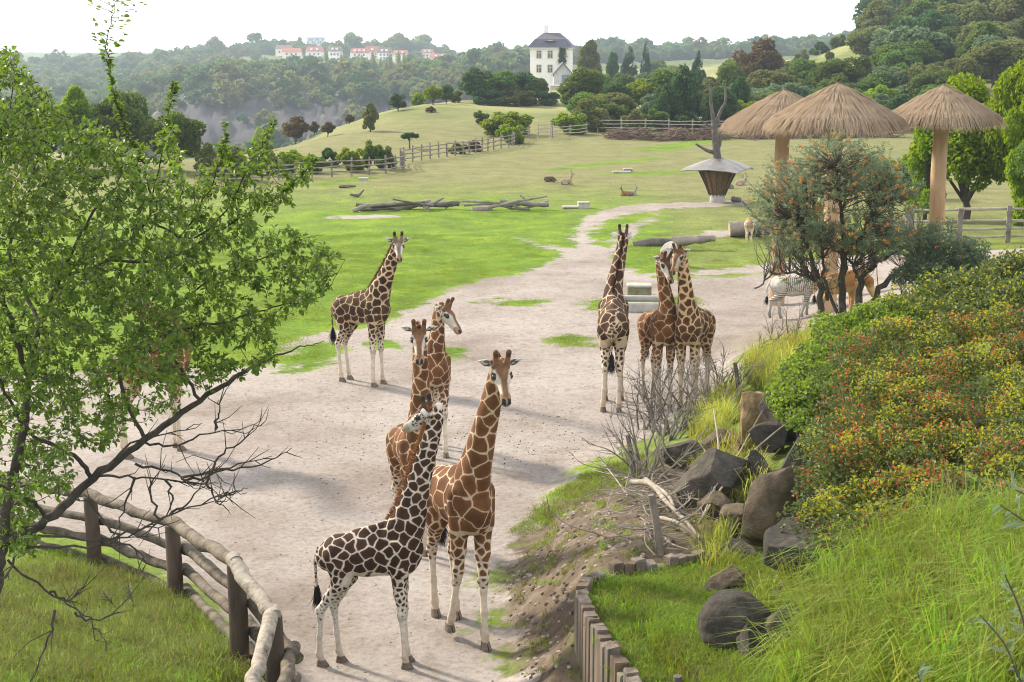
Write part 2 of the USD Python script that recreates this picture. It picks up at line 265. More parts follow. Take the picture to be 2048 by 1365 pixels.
# how fresh the grass is: bright lawn near the paddock, dry meadow beyond, a few green strips
a_lush = np.interp(R_, [0, 30, 62, 76, 92, 120, 170], [1, 1, .92, .62, .22, .14, .12]) + 0.25 * (meshkit.fbm(np.stack([GX * .07, GY * .035, GX * 0], -1), 3, 11).ravel() - .5)
for q in ([(1300, 345), (1380, 338), (1480, 334), (1480, 348), (1330, 352), (1200, 350)], [(1090, 341), (1170, 330), (1320, 313), (1320, 318), (1200, 334), (1110, 343)], [(1250, 304), (1320, 291), (1460, 275), (1470, 280), (1330, 302)], [(890, 400), (1000, 392), (1080, 395), (1100, 420), (950, 425)], [(620, 372), (720, 356), (760, 357), (640, 380)], [(600, 420), (1100, 415), (1160, 430), (1000, 445), (600, 440)]):
    a_lush = np.maximum(a_lush, np.clip(sdf(poly(q), 3.0) / 2.0 + .55, 0, 1) * .95)
_right = np.clip((PH_ - 5.0) / 2.0, 0, 1) * (R_ > 44) * (R_ < 110); a_lush = a_lush * (1 - .45 * _right)
a_bed = ((R_ < 42) & (PH_ > 2.2)) | ((R_ < 26) & (PH_ < -5.5)); a_lush = np.where(a_bed, .42 + .3 * meshkit.noise(np.stack([GX * 1.1, GY * 1.1, 0 * GX], -1), 8).ravel(), a_lush)
a_far = np.clip((R_ - 140) / 30, 0, 1); a_wood = np.clip((R_ - 640) / 60, 0, 1)
_sl = np.gradient(GZ, axis=1) / np.gradient(gr, axis=1)
a_rock = np.clip((_sl.ravel() - 0.02) / 0.06, 0, 1) * (R_ > 480) * (R_ < 640) * (PH_ > -15.5) * (PH_ < -1)
nP, nR = GX.shape
I, J = np.meshgrid(np.arange(nP - 1), np.arange(nR - 1), indexing='ij'); A = (I * nR + J).ravel()
F = np.vstack([np.stack([A, A + 1, A + nR + 1], 1), np.stack([A, A + nR + 1, A + nR], 1)])
ground_mat = M('ground', {
    'geo': ('geometry', {}),
    'dirt': ('attribute', {'attribute': 'dirt'}), 'soil': ('attribute', {'attribute': 'soil'}), 'lush': ('attribute', {'attribute': 'lush'}), 'far': ('attribute', {'attribute': 'far'}), 'rock': ('attribute', {'attribute': 'rock'}),
    # edges broken up by noise
    'mpE': ('mapping', {'scale': (1.0, 1.0, 1.0)}), 'nE': ('noise_texture', {'scale': 0.9, 'detail': 8.0, 'roughness': 0.68}),
    'e1': ('math', {'math_type': 'multiply_add', 'value2': 3.2, 'value3': -1.6}), 'e2': ('math', {'math_type': 'add'}), 'e3': ('map_range', {'from_min': -0.12, 'from_max': 0.22, 'clamp': True}),
    's2': ('math', {'math_type': 'add'}), 's3': ('map_range', {'from_min': -0.75, 'from_max': 0.15, 'clamp': True}),
    # sandy paddock
    'nd1': ('noise_texture', {'scale': 0.22, 'detail': 6.0, 'roughness': 0.6}), 'rd': ('rgb_ramp', {'ramp': [(0.30, (0.1781, 0.1545, 0.1395)), (0.45, (0.2472, 0.2246, 0.2166)), (0.62, (0.2873, 0.2683, 0.2611))]}),
    'nd2': ('noise_texture', {'scale': 9.0, 'detail': 8.0, 'roughness': 0.75}), 'rd2': ('rgb_ramp', {'ramp': [(0.32, (0.62, 0.6, 0.58)), (0.5, (0.98, 0.98, 0.98)), (0.68, (1.12, 1.12, 1.12))]}),
    'md': ('mix_color', {'blend_type': 'multiply', 'fac': 1.0, 'use_clamp': False}),
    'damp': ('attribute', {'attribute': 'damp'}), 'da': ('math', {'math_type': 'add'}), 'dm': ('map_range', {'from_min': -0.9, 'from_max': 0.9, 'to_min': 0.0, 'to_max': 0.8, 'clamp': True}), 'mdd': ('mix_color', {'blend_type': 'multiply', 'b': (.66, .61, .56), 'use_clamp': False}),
    'nd3': ('noise_texture', {'scale': 1.6, 'detail': 10.0, 'roughness': 0.7}), 'rd3': ('rgb_ramp', {'ramp': [(0.33, (0.80, 0.77, 0.73)), (0.48, (1, 1, 1)), (0.7, (1.05, 1.05, 1.06))]}), 'md3': ('mix_color', {'blend_type': 'multiply', 'fac': 1.0, 'use_clamp': False}),
    # grasses
    'ng': ('noise_texture', {'scale': 0.5, 'detail': 9.0, 'roughness': 0.7}), 'rg1': ('rgb_ramp', {'ramp': [(0.3, (0.05537, 0.1057, 0.008482)), (0.5, (0.1042, 0.1842, 0.01272)), (0.68, (0.1694, 0.2456, 0.0212))]}),
    'rg2': ('rgb_ramp', {'ramp': [(0.3, (0.1043, 0.1181, 0.04477)), (0.5, (0.1565, 0.1628, 0.07242)), (0.7, (0.2026, 0.1979, 0.09875))]}),
    'l1': ('math', {'math_type': 'multiply_add', 'value2': 0.7, 'value3': -0.35}), 'l2': ('math', {'math_type': 'add'}), 'l3': ('map_range', {'from_min': 0.25, 'from_max': 0.75, 'clamp': True}), 'mg': ('mix_color', {'use_clamp': True}),
    'ng2': ('noise_texture', {'scale': 7.0, 'detail': 6.0, 'roughness': 0.7}), 'rgm': ('rgb_ramp', {'ramp': [(0.3, (0.55, 0.55, 0.5)), (0.55, (1, 1, 1)), (0.7, (1.15, 1.15, 1.1))]}), 'mg2': ('mix_color', {'blend_type': 'multiply', 'fac': 1.0, 'use_clamp': False}),
    # hillsides
    'nf': ('noise_texture', {'scale': 0.035, 'detail': 8.0, 'roughness': 0.65}), 'rf': ('rgb_ramp', {'ramp': [(0.35, (0.07812, 0.1103, 0.03325)), (0.5, (0.1693, 0.1874, 0.07315)), (0.65, (0.2344, 0.2352, 0.1064))]}), 'mf': ('mix_color', {}),
    'nr': ('noise_texture', {'scale': 0.06, 'detail': 9.0, 'roughness': 0.7}), 'rr': ('rgb_ramp', {'ramp': [(0.36, (0.0192, 0.01945, 0.0264)), (0.55, (0.0544, 0.05304, 0.0672)), (0.7, (0.032, 0.04243, 0.024))]}), 'mr': ('mix_color', {}),
    'wood': ('attribute', {'attribute': 'wood'}), 'mw': ('mix_color', {'b': (0.075, 0.10, 0.035)}),
    # bare soil of the heap
    'ns': ('noise_texture', {'scale': 2.2, 'detail': 9.0, 'roughness': 0.72}), 'rs': ('rgb_ramp', {'ramp': [(0.30, (0.03848, 0.02864, 0.02079)), (0.5, (0.1026, 0.07985, 0.06237)), (0.66, (0.1539, 0.1294, 0.1069)), (0.72, (0.07182, 0.08266, 0.0297))]}), 'ms': ('mix_color', {}),
    'mdirt': ('mix_color', {}),
    'nb': ('noise_texture', {'scale': 5.0, 'detail': 10.0, 'roughness': 0.72}), 'b': ('bump', {'strength': 0.42, 'distance': 0.08}),
    'p': ('principled_bsdf', {'roughness': 0.95, 'specular_ior_level': 0.12})},
    [('geo.position', 'mpE.vector')] + [('geo.position', f'{k}.vector') for k in ('nE', 'nd1', 'nd2', 'nd3', 'ng', 'ng2', 'nf', 'nr', 'ns', 'nb')] +
    [('nE.fac', 'e1.value1'), ('e1.value', 'e2.value1'), ('dirt.fac', 'e2.value2'), ('e2.value', 'e3.value'), ('e1.value', 's2.value1'), ('soil.fac', 's2.value2'), ('s2.value', 's3.value'),
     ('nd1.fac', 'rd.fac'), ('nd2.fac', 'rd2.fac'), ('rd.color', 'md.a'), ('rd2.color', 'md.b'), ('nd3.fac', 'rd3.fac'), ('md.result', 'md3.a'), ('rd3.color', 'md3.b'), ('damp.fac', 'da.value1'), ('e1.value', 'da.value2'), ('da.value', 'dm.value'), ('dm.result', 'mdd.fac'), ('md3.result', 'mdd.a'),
     ('ng.fac', 'rg1.fac'), ('ng.fac', 'rg2.fac'), ('ng.fac', 'l1.value1'), ('l1.value', 'l2.value1'), ('lush.fac', 'l2.value2'), ('l2.value', 'l3.value'), ('l3.result', 'mg.fac'), ('rg2.color', 'mg.a'), ('rg1.color', 'mg.b'),
     ('ng2.fac', 'rgm.fac'), ('mg.result', 'mg2.a'), ('rgm.color', 'mg2.b'),
     ('nf.fac', 'rf.fac'), ('far.fac', 'mf.fac'), ('mg2.result', 'mf.a'), ('rf.color', 'mf.b'), ('nr.fac', 'rr.fac'), ('rock.fac', 'mr.fac'), ('wood.fac', 'mw.fac'), ('mf.result', 'mw.a'), ('mw.result', 'mr.a'), ('rr.color', 'mr.b'),
     ('ns.fac', 'rs.fac'), ('s3.result', 'ms.fac'), ('mr.result', 'ms.a'), ('rs.color', 'ms.b'),
     ('e3.result', 'mdirt.fac'), ('ms.result', 'mdirt.a'), ('mdd.result', 'mdirt.b'), ('mdirt.result', 'p.base_color'), ('nb.fac', 'b.height'), ('b.normal', 'p.normal')], 'p.BSDF')
obj('ground', (V, F), ground_mat, smooth=True, attrs={'dirt': a_dirt, 'soil': a_soil, 'lush': a_lush, 'far': a_far, 'rock': a_rock, 'wood': a_wood, 'damp': a_damp}, kind='structure', label='sandy paddock and meadow running out to the hills')

# ------------------------------------------------------------------ animals: one continuous body each (smooth union of tapered limbs, surface nets)
def surface_nets(D, h, o):
    s = D < 0; nx, ny, nz = D.shape
    acc = np.zeros((nx - 1, ny - 1, nz - 1, 3)); cnt = np.zeros((nx - 1, ny - 1, nz - 1))
    cs = [(a, b, c) for a in (0, 1) for b in (0, 1) for c in (0, 1)]
    sub = lambda T, c: T[c[0]:nx - 1 + c[0], c[1]:ny - 1 + c[1], c[2]:nz - 1 + c[2]]
    for i, a in enumerate(cs):
        for b in cs[i + 1:]:
            if sum(abs(x - y) for x, y in zip(a, b)) != 1: continue
            da, db = sub(D, a), sub(D, b); x = (da < 0) != (db < 0); t = np.where(x, da / np.where(x, da - db, 1), 0)
            for k in range(3): acc[..., k] += np.where(x, a[k] + (b[k] - a[k]) * t, 0)
            cnt += x
    act = cnt > 0; idx = np.full(act.shape, -1); idx[act] = np.arange(act.sum())
    V = (np.argwhere(act) + acc[act] / cnt[act][:, None]) * h + o
    F = []
    for ax in range(3):
        u, w = [k for k in range(3) if k != ax]
        sl = [slice(1, -1)] * 3; sl[ax] = slice(0, -1); s0 = s[tuple(sl)]; sl[ax] = slice(1, None); s1 = s[tuple(sl)]
        e = np.argwhere(s0 != s1)
        if not len(e): continue
        flip = s0[tuple(e.T)]; e = e.copy(); e[:, u] += 1; e[:, w] += 1
        def q(du, dw):
            c = e.copy(); c[:, u] -= du; c[:, w] -= dw; return idx[tuple(c.T)]
        Q = np.stack([q(1, 1), q(0, 1), q(0, 0), q(1, 0)], 1)
        if ax == 1: flip = ~flip
        Q = np.where(flip[:, None], Q, Q[:, ::-1]); F += [Q[:, [0, 1, 2]], Q[:, [0, 2, 3]]]
    return V, np.vstack(F)
class Body:
    def __init__(s): s.p = []
    def add(s, a, b, ra, rb, k=0.05, n=None, sq=1.0, tag='body', u=(0, 1)): s.p.append((np.asarray(a, float), np.asarray(b, float), ra, rb, k, None if n is None else unit(n), sq, tag, u)); return s
    def chain(s, pts, rs, k=0.05, tag='body', **kw):
        for i in range(len(pts) - 1): s.add(pts[i], pts[i + 1], rs[i], rs[i + 1], k, tag=tag, u=(i / (len(pts) - 1), (i + 1) / (len(pts) - 1)), **kw)
        return s
    @staticmethod
    def dist(pr, X):
        a, b, ra, rb, k, n, sq, *_ = pr
        P = X - a; d = b - a
        if n is not None:
            P = P + (P @ n)[:, None] * n * (1 / sq - 1); d = d + (d @ n) * n * (1 / sq - 1)
        L = d @ d; t = np.clip(P @ d / max(L, 1e-9), 0, 1)
        return np.linalg.norm(P - t[:, None] * d, axis=1) - (ra + (rb - ra) * t), t
    def build(s, h, clip_z=None):
        lo = np.min([np.minimum(p[0], p[1]) - max(p[2], p[3]) for p in s.p], 0) - 4 * h; hi = np.max([np.maximum(p[0], p[1]) + max(p[2], p[3]) for p in s.p], 0) + 4 * h
        n = np.ceil((hi - lo) / h).astype(int) + 1
        D = np.full(n, 1.0, np.float32)
        for p in s.p:
            m = max(p[2], p[3]) + 0.12 + 2 * p[4]
            i0 = np.maximum(((np.minimum(p[0], p[1]) - m - lo) / h).astype(int), 0); i1 = np.minimum(((np.maximum(p[0], p[1]) + m - lo) / h).astype(int) + 2, n)
            g = np.stack(np.meshgrid(*[lo[k] + h * np.arange(i0[k], i1[k]) for k in range(3)], indexing='ij'), -1)
            d = s.dist(p, g.reshape(-1, 3))[0].reshape(g.shape[:3])
            sl = tuple(slice(i0[k], i1[k]) for k in range(3)); o = D[sl]; k = p[4]
            hh = np.clip(0.5 + 0.5 * (o - d) / k, 0, 1); D[sl] = o * (1 - hh) + d * hh - k * hh * (1 - hh)
        V, F = surface_nets(D, h, lo)
        best, tg, uu = np.full(len(V), 9.0), np.zeros(len(V), int), np.zeros(len(V)); names = []
        for p in s.p:
            if p[7] not in names: names.append(p[7])
            d, t = s.dist(p, V); w = d < best; best[w] = d[w]; tg[w] = names.index(p[7]); uu[w] = (p[8][0] + (p[8][1] - p[8][0]) * t)[w]
        return V, F, np.array(names)[tg], uu
def coat_material(name, sheen=0.02):
    return M(name, {'p': ('attribute', {'attribute': 'patch'}), 'l': ('attribute', {'attribute': 'light'}), 'd': ('attribute', {'attribute': 'dark'}),
        'geo': ('geometry', {}), 'nz': ('noise_texture', {'scale': 60.0, 'detail': 4.0}), 'na': ('math', {'math_type': 'multiply_add', 'value2': 0.012, 'value3': -0.006}), 'ad': ('math', {'math_type': 'add'}),
        'mr': ('map_range', {'from_min': -0.004, 'from_max': 0.006, 'clamp': True}), 'm': ('mix_color', {}),
        'n': ('noise_texture', {'scale': 90.0, 'detail': 4.0}), 'b': ('bump', {'strength': 0.25, 'distance': 0.01}), 'nv': ('noise_texture', {'scale': 7.0, 'detail': 8.0, 'roughness': .7}), 'mv': ('map_range', {'from_min': .3, 'from_max': .7, 'to_min': .72, 'to_max': 1.22}), 'h': ('hsv', {}),
        'bs': ('principled_bsdf', {'roughness': 0.8, 'specular_ior_level': 0.12, 'sheen_weight': sheen, 'sheen_roughness': 0.5})},
        [('geo.position', 'nz.vector'), ('nz.fac', 'na.value1'), ('na.value', 'ad.value1'), ('p.fac', 'ad.value2'), ('ad.value', 'mr.value'), ('mr.result', 'm.fac'), ('l.color', 'm.a'), ('d.color', 'm.b'), ('geo.position', 'n.vector'), ('geo.position', 'nv.vector'), ('nv.fac', 'mv.value'),
         ('mv.result', 'h.value'), ('m.result', 'h.color'), ('h.color', 'bs.base_color'), ('n.fac', 'b.height'), ('b.normal', 'bs.normal')], 'bs.BSDF')
coat_mat = coat_material('coat')
eye_mat = M('eye', {'p': ('principled_bsdf', {'base_color': (0.006, 0.005, 0.004), 'roughness': 0.12})}, [], 'p.BSDF')
horn_mat = plain('hoof_horn', (0.07, 0.055, 0.045), (0.15, 0.12, 0.10), 12, 0.6, 0.3, 40)
def hair_mat(name, c): return M(name, {'p': ('principled_bsdf', {'base_color': c, 'roughness': 0.7, 'specular_ior_level': 0.2})}, [], 'p.BSDF')
mane_brown, mane_orange, hair_black = hair_mat('mane_brown', (0.10, 0.042, 0.02)), hair_mat('mane_orange', (0.25, 0.10, 0.035)), hair_mat('tail_hair', (0.012, 0.010, 0.009))
COATS = {   # patch, ground, leg white, face, crown
    'brown': dict(d=(.085, .036, .016), d2=(.145, .066, .029), l=(.43, .345, .255), leg=(0.4896, 0.4392, 0.3816), face=(0.4464, 0.4104, 0.3744), crown=(0.1445, 0.08075, 0.04675), w=0.0086),
    'chestnut': dict(d=(0.09775, 0.0408, 0.017), d2=(0.1573, 0.07225, 0.0289), l=(.42, .335, .25), leg=(0.4752, 0.4176, 0.36), face=(0.4176, 0.3816, 0.3456), crown=(0.0935, 0.0493, 0.02975), w=0.0079),
    'dark': dict(d=(0.034, 0.01955, 0.0136), d2=(0.06375, 0.0357, 0.0221), l=(0.4032, 0.3096, 0.2016), leg=(0.4752, 0.4248, 0.36), face=(0.4464, 0.432, 0.4176), crown=(0.1445, 0.1062, 0.085), w=0.0106),
    'young': dict(d=(0.0289, 0.01445, 0.0102), d2=(0.051, 0.0255, 0.017), l=(0.4464, 0.4032, 0.36), leg=(0.4752, 0.4464, 0.4176), face=(0.432, 0.4176, 0.4032), crown=(0.06375, 0.03825, 0.02975), w=0.0112),
    'pale': dict(d=(.040, .022, .016), d2=(.075, .040, .026), l=(.44, .35, .25), leg=(.48, .42, .35), face=(.45, .42, .40), crown=(.075, .045, .035), w=.0095),
    'tan': dict(d=(0.051, 0.0255, 0.01445), d2=(0.1105, 0.0527, 0.0255), l=(0.4176, 0.2952, 0.18), leg=(0.4608, 0.3744, 0.288), face=(0.36, 0.3096, 0.2592), crown=(0.1275, 0.068, 0.03825), w=0.0132)}
def hoof_mesh(c, fwd, s):
    out = []
    lat = np.array([-fwd[1], fwd[0], 0])
    for k in (-1, 1):
        pts = []
        for z, a0, a1, w in ((0.0, -.075, .125, .058), (.035, -.07, .115, .056), (.11, -.055, .055, .045)):
            for q in np.linspace(0, math.pi, 7):
                pts.append(c + fwd * (a0 + (a1 - a0) * (0.5 - 0.5 * math.cos(q))) * s + lat * k * (0.006 + w * math.sin(q)) * s + np.array([0, 0, z * s]))
        m = trimesh.convex.convex_hull(np.array(pts)); out.append((np.array(m.vertices), np.array(m.faces)))
    return join(out)
def strands(roots, dirs, length, width, rng, curl=0.3):
    """tapered hair tufts: one bent blade per root"""
    n = len(roots); d = unit(dirs + rng.normal(0, 0.18, (n, 3))); L = length * rng.uniform(.65, 1.1, n)[:, None]
    side = unit(np.cross(d, rng.normal(0, 1, (n, 3)))) * width
    m = roots + d * L * .55 + rng.normal(0, .1, (n, 3)) * L * curl; t = roots + d * L + np.array([0, 0, -1.0]) * L * curl * .3
    V = np.stack([roots - side, roots + side, m + side * .8, m - side * .8, t], 1).reshape(-1, 3); k = np.arange(n)[:, None] * 5
    return V, np.vstack([k + [0, 1, 2], k + [0, 2, 3], k + [3, 2, 4]])

def giraffe(label, mid, heading, H, coat, head_at, face, feet=None, seed=1, res=.022, group=None, neck_bow=0.0, lift=None, roll=0.0, tail_swing=0.0, nape=None, cat='giraffe'):
    """mid: ground point under the trunk, heading: compass angle of the body in degrees (0 = away from camera, 90 = to the right), H: standing height,
    head_at: world point of the poll, face: (heading, pitch) of the muzzle in degrees, feet: forward/side offsets of [front left, front right, hind left, hind right]."""
    rng = np.random.default_rng(seed); s = H / 4.5; C = COATS[coat]
    hd = math.radians(heading); fx = np.array([math.sin(hd), math.cos(hd), 0]); fy = np.array([-fx[1], fx[0], 0]); up = np.array([0, 0, 1.0])
    base = np.asarray(mid, float)
    W = lambda x, y, z: base + (fx * x + fy * y + up * z) * s
    B = Body(); N = fy
    R = lambda *a: [q * s for q in a]
    B.add(W(.40, 0, 2.18), W(-.15, 0, 2.12), .46 * s, .415 * s, .05, N, .70, 'torso')
    B.add(W(-.15, 0, 2.12), W(-.62, 0, 2.10), .415 * s, .35 * s, .08 * s, N, .82, 'torso')
    B.add(W(-.62, 0, 2.10), W(-.82, 0, 2.02), .33 * s, .22 * s, .10 * s, N, .8, 'torso')
    B.add(W(.36, 0, 2.60), W(-.25, 0, 2.42), .17 * s, .12 * s, .16 * s, N, .55, 'torso')
    B.add(W(.60, 0, 2.22), W(.52, 0, 1.98), .28 * s, .25 * s, .10 * s, N, .85, 'torso')
    for q in (-1, 1):
        B.add(W(.48, q * .20, 2.35), W(.50, q * .20, 1.88), .17 * s, .155 * s, .08 * s, tag='torso')
        B.add(W(-.60, q * .17, 2.12), W(-.55, q * .19, 1.72), .26 * s, .18 * s, .10 * s, N, .8, 'torso')
    ft = feet or [(.50, .16), (.50, -.16), (-.72, .15), (-.72, -.15)]
    hoofs = []
    for i, (x, y) in enumerate(ft):
        front, q = i < 2, (1 if i % 2 == 0 else -1)
        fz = (lift or {}).get(i, 0.0) / s
        g = (float(ground(*(W(x, y, 0)[:2]))) - base[2]) / s + fz
        if front:
            top = W(.46, q * .19, 1.82); dx = (x - .50)
            if fz > 0.02: kn = W(x + .34, y * .5 + q * .09, g * .35 + 1.12); fl = W(x + .10, y, g + .24)
            else: kn = W(.47 + dx * .52, q * .17 * .45 + y * .55, 1.02 + g * .5); fl = W(x - .02, y, g + .24)
            B.chain([top, kn + (top - kn) * .5, kn + (top - kn) * .12, kn, kn + (fl - kn) * .18, kn + (fl - kn) * .6, fl, W(x + .015, y, g + .10)], R(.150, .112, .078, .082, .058, .047, .060, .056), .045 * s, f'leg{i}')
        else:
            st = W(-.50 + (x + .72) * .35, q * .17, 1.62); hk = W(-.80 + (x + .72) * .62, q * .09 + y * .4, 1.08 + g * .4); fl = W(x - .03, y, g + .24)
            B.chain([W(-.58, q * .17, 1.95), st, st + (hk - st) * .55, hk, hk + (fl - hk) * .15, hk + (fl - hk) * .6, fl, W(x + .015, y, g + .10)], R(.21, .155, .095, .078, .056, .046, .058, .056), .05 * s, f'leg{i}')
        hoofs.append(hoof_mesh(W(x, y, g - (.005 if fz == 0 else 0)), fx, s * 1.18))
    # neck
    P = np.asarray(head_at, float); n0, n1 = W(.42, 0, 2.30), W(.62, 0, 2.72)
    fh, fp = math.radians(face[0]), math.radians(face[1]); f = np.array([math.sin(fh) * math.cos(fp), math.cos(fh) * math.cos(fp), math.sin(fp)])
    lat = unit(np.cross(up, f)); hu = np.cross(f, lat)
    if roll: c_, s_ = math.cos(math.radians(roll)), math.sin(math.radians(roll)); lat, hu = lat * c_ + hu * s_, hu * c_ - lat * s_
    hs = s * (1.10 if H < 4.1 else 1.0)
    nb = P - f * .05 * hs - hu * .10 * hs
    ctl = [n0, n1] + ([np.asarray(nape, float)] if nape is not None else [n1 + (nb - n1) * .5 + fx * neck_bow * s]) + [nb, P]
    path = catmull(ctl, 5); L = np.concatenate([[0], np.cumsum(np.linalg.norm(np.diff(path, axis=0), axis=1))]); L /= L[-1]
    rad = np.interp(L, [0, .12, .25, .5, .75, .92, 1], [.36, .335, .275, .20, .155, .128, .115]) * s
    for i in range(len(path) - 1):
        B.add(path[i], path[i + 1], rad[i], rad[i + 1], .05 * s, N, .72 + .2 * L[i], 'neck', (L[i], L[i + 1]))
    # head
    h_ = lambda a, b, c: P + (f * a + lat * b + hu * c) * hs
    B.add(h_(.0, 0, 0), h_(.20, 0, .0), .125 * hs, .118 * hs, .04 * s, lat, .95, 'head', (0, .3))
    B.add(h_(.20, 0, .0), h_(.48, 0, -.055), .110 * hs, .068 * hs, .04 * s, lat, .86, 'head', (.3, .85))
    B.add(h_(.48, .018, -.06), h_(.56, .02, -.085), .060 * hs, .055 * hs, .04 * s, tag='muzzle'); B.add(h_(.48, -.018, -.06), h_(.56, -.02, -.085), .060 * hs, .055 * hs, .03 * s, tag='muzzle')
    B.add(h_(.08, 0, -.09), h_(.50, 0, -.125), .075 * hs, .040 * hs, .04 * s, lat, .8, 'jaw')
    B.add(h_(.50, 0, -.13), h_(.545, 0, -.135), .042 * hs, .040 * hs, .03 * s, tag='lip')
    B.add(h_(.16, 0, .10), h_(.24, 0, .085), .050 * hs, .04 * hs, .04 * s, tag='crown')
    for q in (-1, 1):
        B.add(h_(.13, q * .095, .035), h_(.22, q * .080, .03), .055 * hs, .04 * hs, .03 * s, tag='head', u=(.25, .35))
        B.add(h_(.05, q * .068, .08), h_(.00, q * .088, .25), .055 * hs, .036 * hs, .03 * s, tag='crown'); B.add(h_(.00, q * .088, .25), h_(-.01, q * .092, .32), .036 * hs, .042 * hs, .01 * s, tag='knob')
        # ears: flattened leaves
        en = unit(f * .93 - hu * .15 + lat * q * .3)
        B.add(h_(-.02, q * .115, .065), h_(-.045, q * .205, .085), .032 * hs, .078 * hs, .015 * s, en, .36, 'ear', (0, .55)); B.add(h_(-.045, q * .20, .085), h_(-.06, q * .325, .125), .078 * hs, .016 * hs, .015 * s, en, .34, 'ear', (.55, 1))
    tl = [W(-.98, 0, 2.20), W(-1.06, .02 + tail_swing * .2, 1.95), W(-1.05, .03 + tail_swing * .6, 1.62), W(-1.03, .03 + tail_swing, 1.32)]
    B.chain(tl, R(.045, .032, .024, .02), .02 * s, 'tail')
    V, F, tg, uu = B.build(res * s)
    # ---- coat: irregular patches grown from seeds scattered over the body
    zl = np.zeros(len(V)); leg = np.char.startswith(tg, 'leg'); zl[leg] = uu[leg]
    hgt = (V[:, 2] - base[2]) / s
    space = np.full(len(V), .215) * (0.74 if coat == 'young' else 0.92 if coat in ('dark', 'tan') else 1.0)
    space = np.where(tg == 'neck', np.interp(uu, [0, .3, 1], [1.0, .95, .62]) * space, space)
    space = np.where(leg, np.interp(hgt, [.6, 1.0, 1.5, 1.95], [.26, .33, .46, .85]) * space, space)
    space = np.where(np.isin(tg, ['head', 'jaw', 'crown', 'ear', 'muzzle', 'lip', 'knob', 'tail']), .30 * space, space) * s
    order = rng.permutation(len(V))[:9000]; seeds, sr = [], []
    S = np.zeros((0, 3)); 
    for chunk in np.array_split(order, 60):
        for i in chunk:
            if len(seeds) == 0 or np.min(np.sum((np.asarray(seeds) - V[i])**2, 1)) > space[i]**2: seeds.append(V[i])
    seeds = np.asarray(seeds)
    J = V + (np.stack([meshkit.noise((V - base) * 9 / s, seed + k) for k in range(3)], 1) - .5) * .075 * s
    dd, ii = cKDTree(seeds).query(J, k=2); edge = (dd[:, 1] - dd[:, 0]) * .5
    w = np.full(len(V), C['w'])
    w = np.where(tg == 'neck', C['w'] * np.interp(uu, [0, .5, 1], [1.0, 1.25 if coat != 'young' else .9, .9]), w)
    if coat in ('tan', 'dark'): w = np.where(tg == 'neck', w * 1.5, w)
    fade = .62 if coat == 'young' else .92 if coat == 'brown' else 1.0
    w = np.where(leg, np.interp(hgt, [.80 * fade, 1.0 * fade, 1.5, 1.9], [.12, .022, C['w'] * 1.35, C['w']]), w)
    w = np.where((tg == 'torso') & (hgt < 1.86), C['w'] + np.interp(hgt, [1.70, 1.86], [.10, 0]), w)
    w = np.where(np.isin(tg, ['muzzle', 'jaw', 'lip', 'crown', 'knob', 'ear']), 1, w); w = np.where((tg == 'head') & (uu > (.62 if coat == 'young' else .2)), 1, w); w = np.where(tg == 'head', np.maximum(w, .012), w)
    patch = edge - w * s
    tone = rng.uniform(0, 1, len(seeds))[ii[:, 0]][:, None]; core = np.clip(edge / (.07 * s), 0, 1)[:, None]
    d = np.array(C['d']) * (1 - tone) + np.array(C['d2']) * tone; d = d * (1.18 - .35 * core)
    l = np.broadcast_to(np.array(C['l']), V.shape).copy()
    wl = np.interp(hgt, [1.0, 1.75], [1, 0])[:, None]; l = np.where(leg[:, None] | (hgt < 1.9)[:, None], l * (1 - wl) + np.array(C['leg']) * wl, l)
    dirt = np.interp(hgt, [0, .35, .8], [1, .5, 0])[:, None] * np.where(leg, 1, 0)[:, None]; l = l * (1 - .55 * dirt) + np.array([.36, .26, .17]) * .55 * dirt
    knee = leg & (np.abs(hgt - .98) < .07) & np.isin(tg, ['leg0', 'leg1']); l[knee] *= .80
    Hd = (V - P) / hs; hf, hl, hz = Hd @ f, Hd @ lat, Hd @ hu
    face_ = np.isin(tg, ['head', 'muzzle', 'jaw', 'lip', 'crown', 'knob', 'ear'])
    l[face_] = C['face']
    top = face_ & (hz > np.interp(hf, [0, .3, .55], [.055, .045, -.045])) & (np.abs(hl) < np.interp(hf, [0, .15, .3, .5], [.12, .085, .045, .045]))
    k_ = np.clip((hz - np.interp(hf, [0, .3, .55], [.045, .035, -.055])) / .03, 0, 1)[:, None] * np.clip((np.interp(hf, [0, .15, .3, .5], [.13, .10, .055, .055]) - np.abs(hl)) / .02, 0, 1)[:, None]
    l = np.where((np.isin(tg, ['head', 'muzzle'])[:, None]), l * (1 - k_) + np.array(C['crown']) * k_, l)
    l[tg == 'crown'] = np.array(C['crown']) * 1.05; l[tg == 'knob'] = (np.array([.030, .022, .018]) if coat in ('dark', 'young', 'pale') else np.array(C['crown']) * .6)
    mz = np.isin(tg, ['muzzle', 'lip']); l[mz] = np.array([.25, .165, .11]) if coat != 'young' else np.array([.33, .27, .22])
    nos = mz & (hf > .545) & (np.abs(np.abs(hl) - .04) < .026) & (hz > -.085); l[nos] = .02
    es = face_ & (((hf - .175) / .07)**2 + ((hz - .035) / .05)**2 < 1) & (np.abs(hl) > .075); l[es] = .03
    inner = (tg == 'ear') & (((V - P) @ f) > -.035 * hs) & (uu > .15) & (uu < .8); l[tg == 'ear'] = (.47, .46, .45); l[inner & (np.abs(meshkit.noise((V - P) * 22 / hs, 3) - .5) < .16)] = (.10, .085, .08)
    l[tg == 'tail'] = np.array(C['l']) * .8
    t = thing('giraffe', label, cat, base, 0, group); o = base
    obj('body', (V - o, F), coat_mat, t, smooth=True, attrs={'patch': patch, 'light': l, 'dark': d})
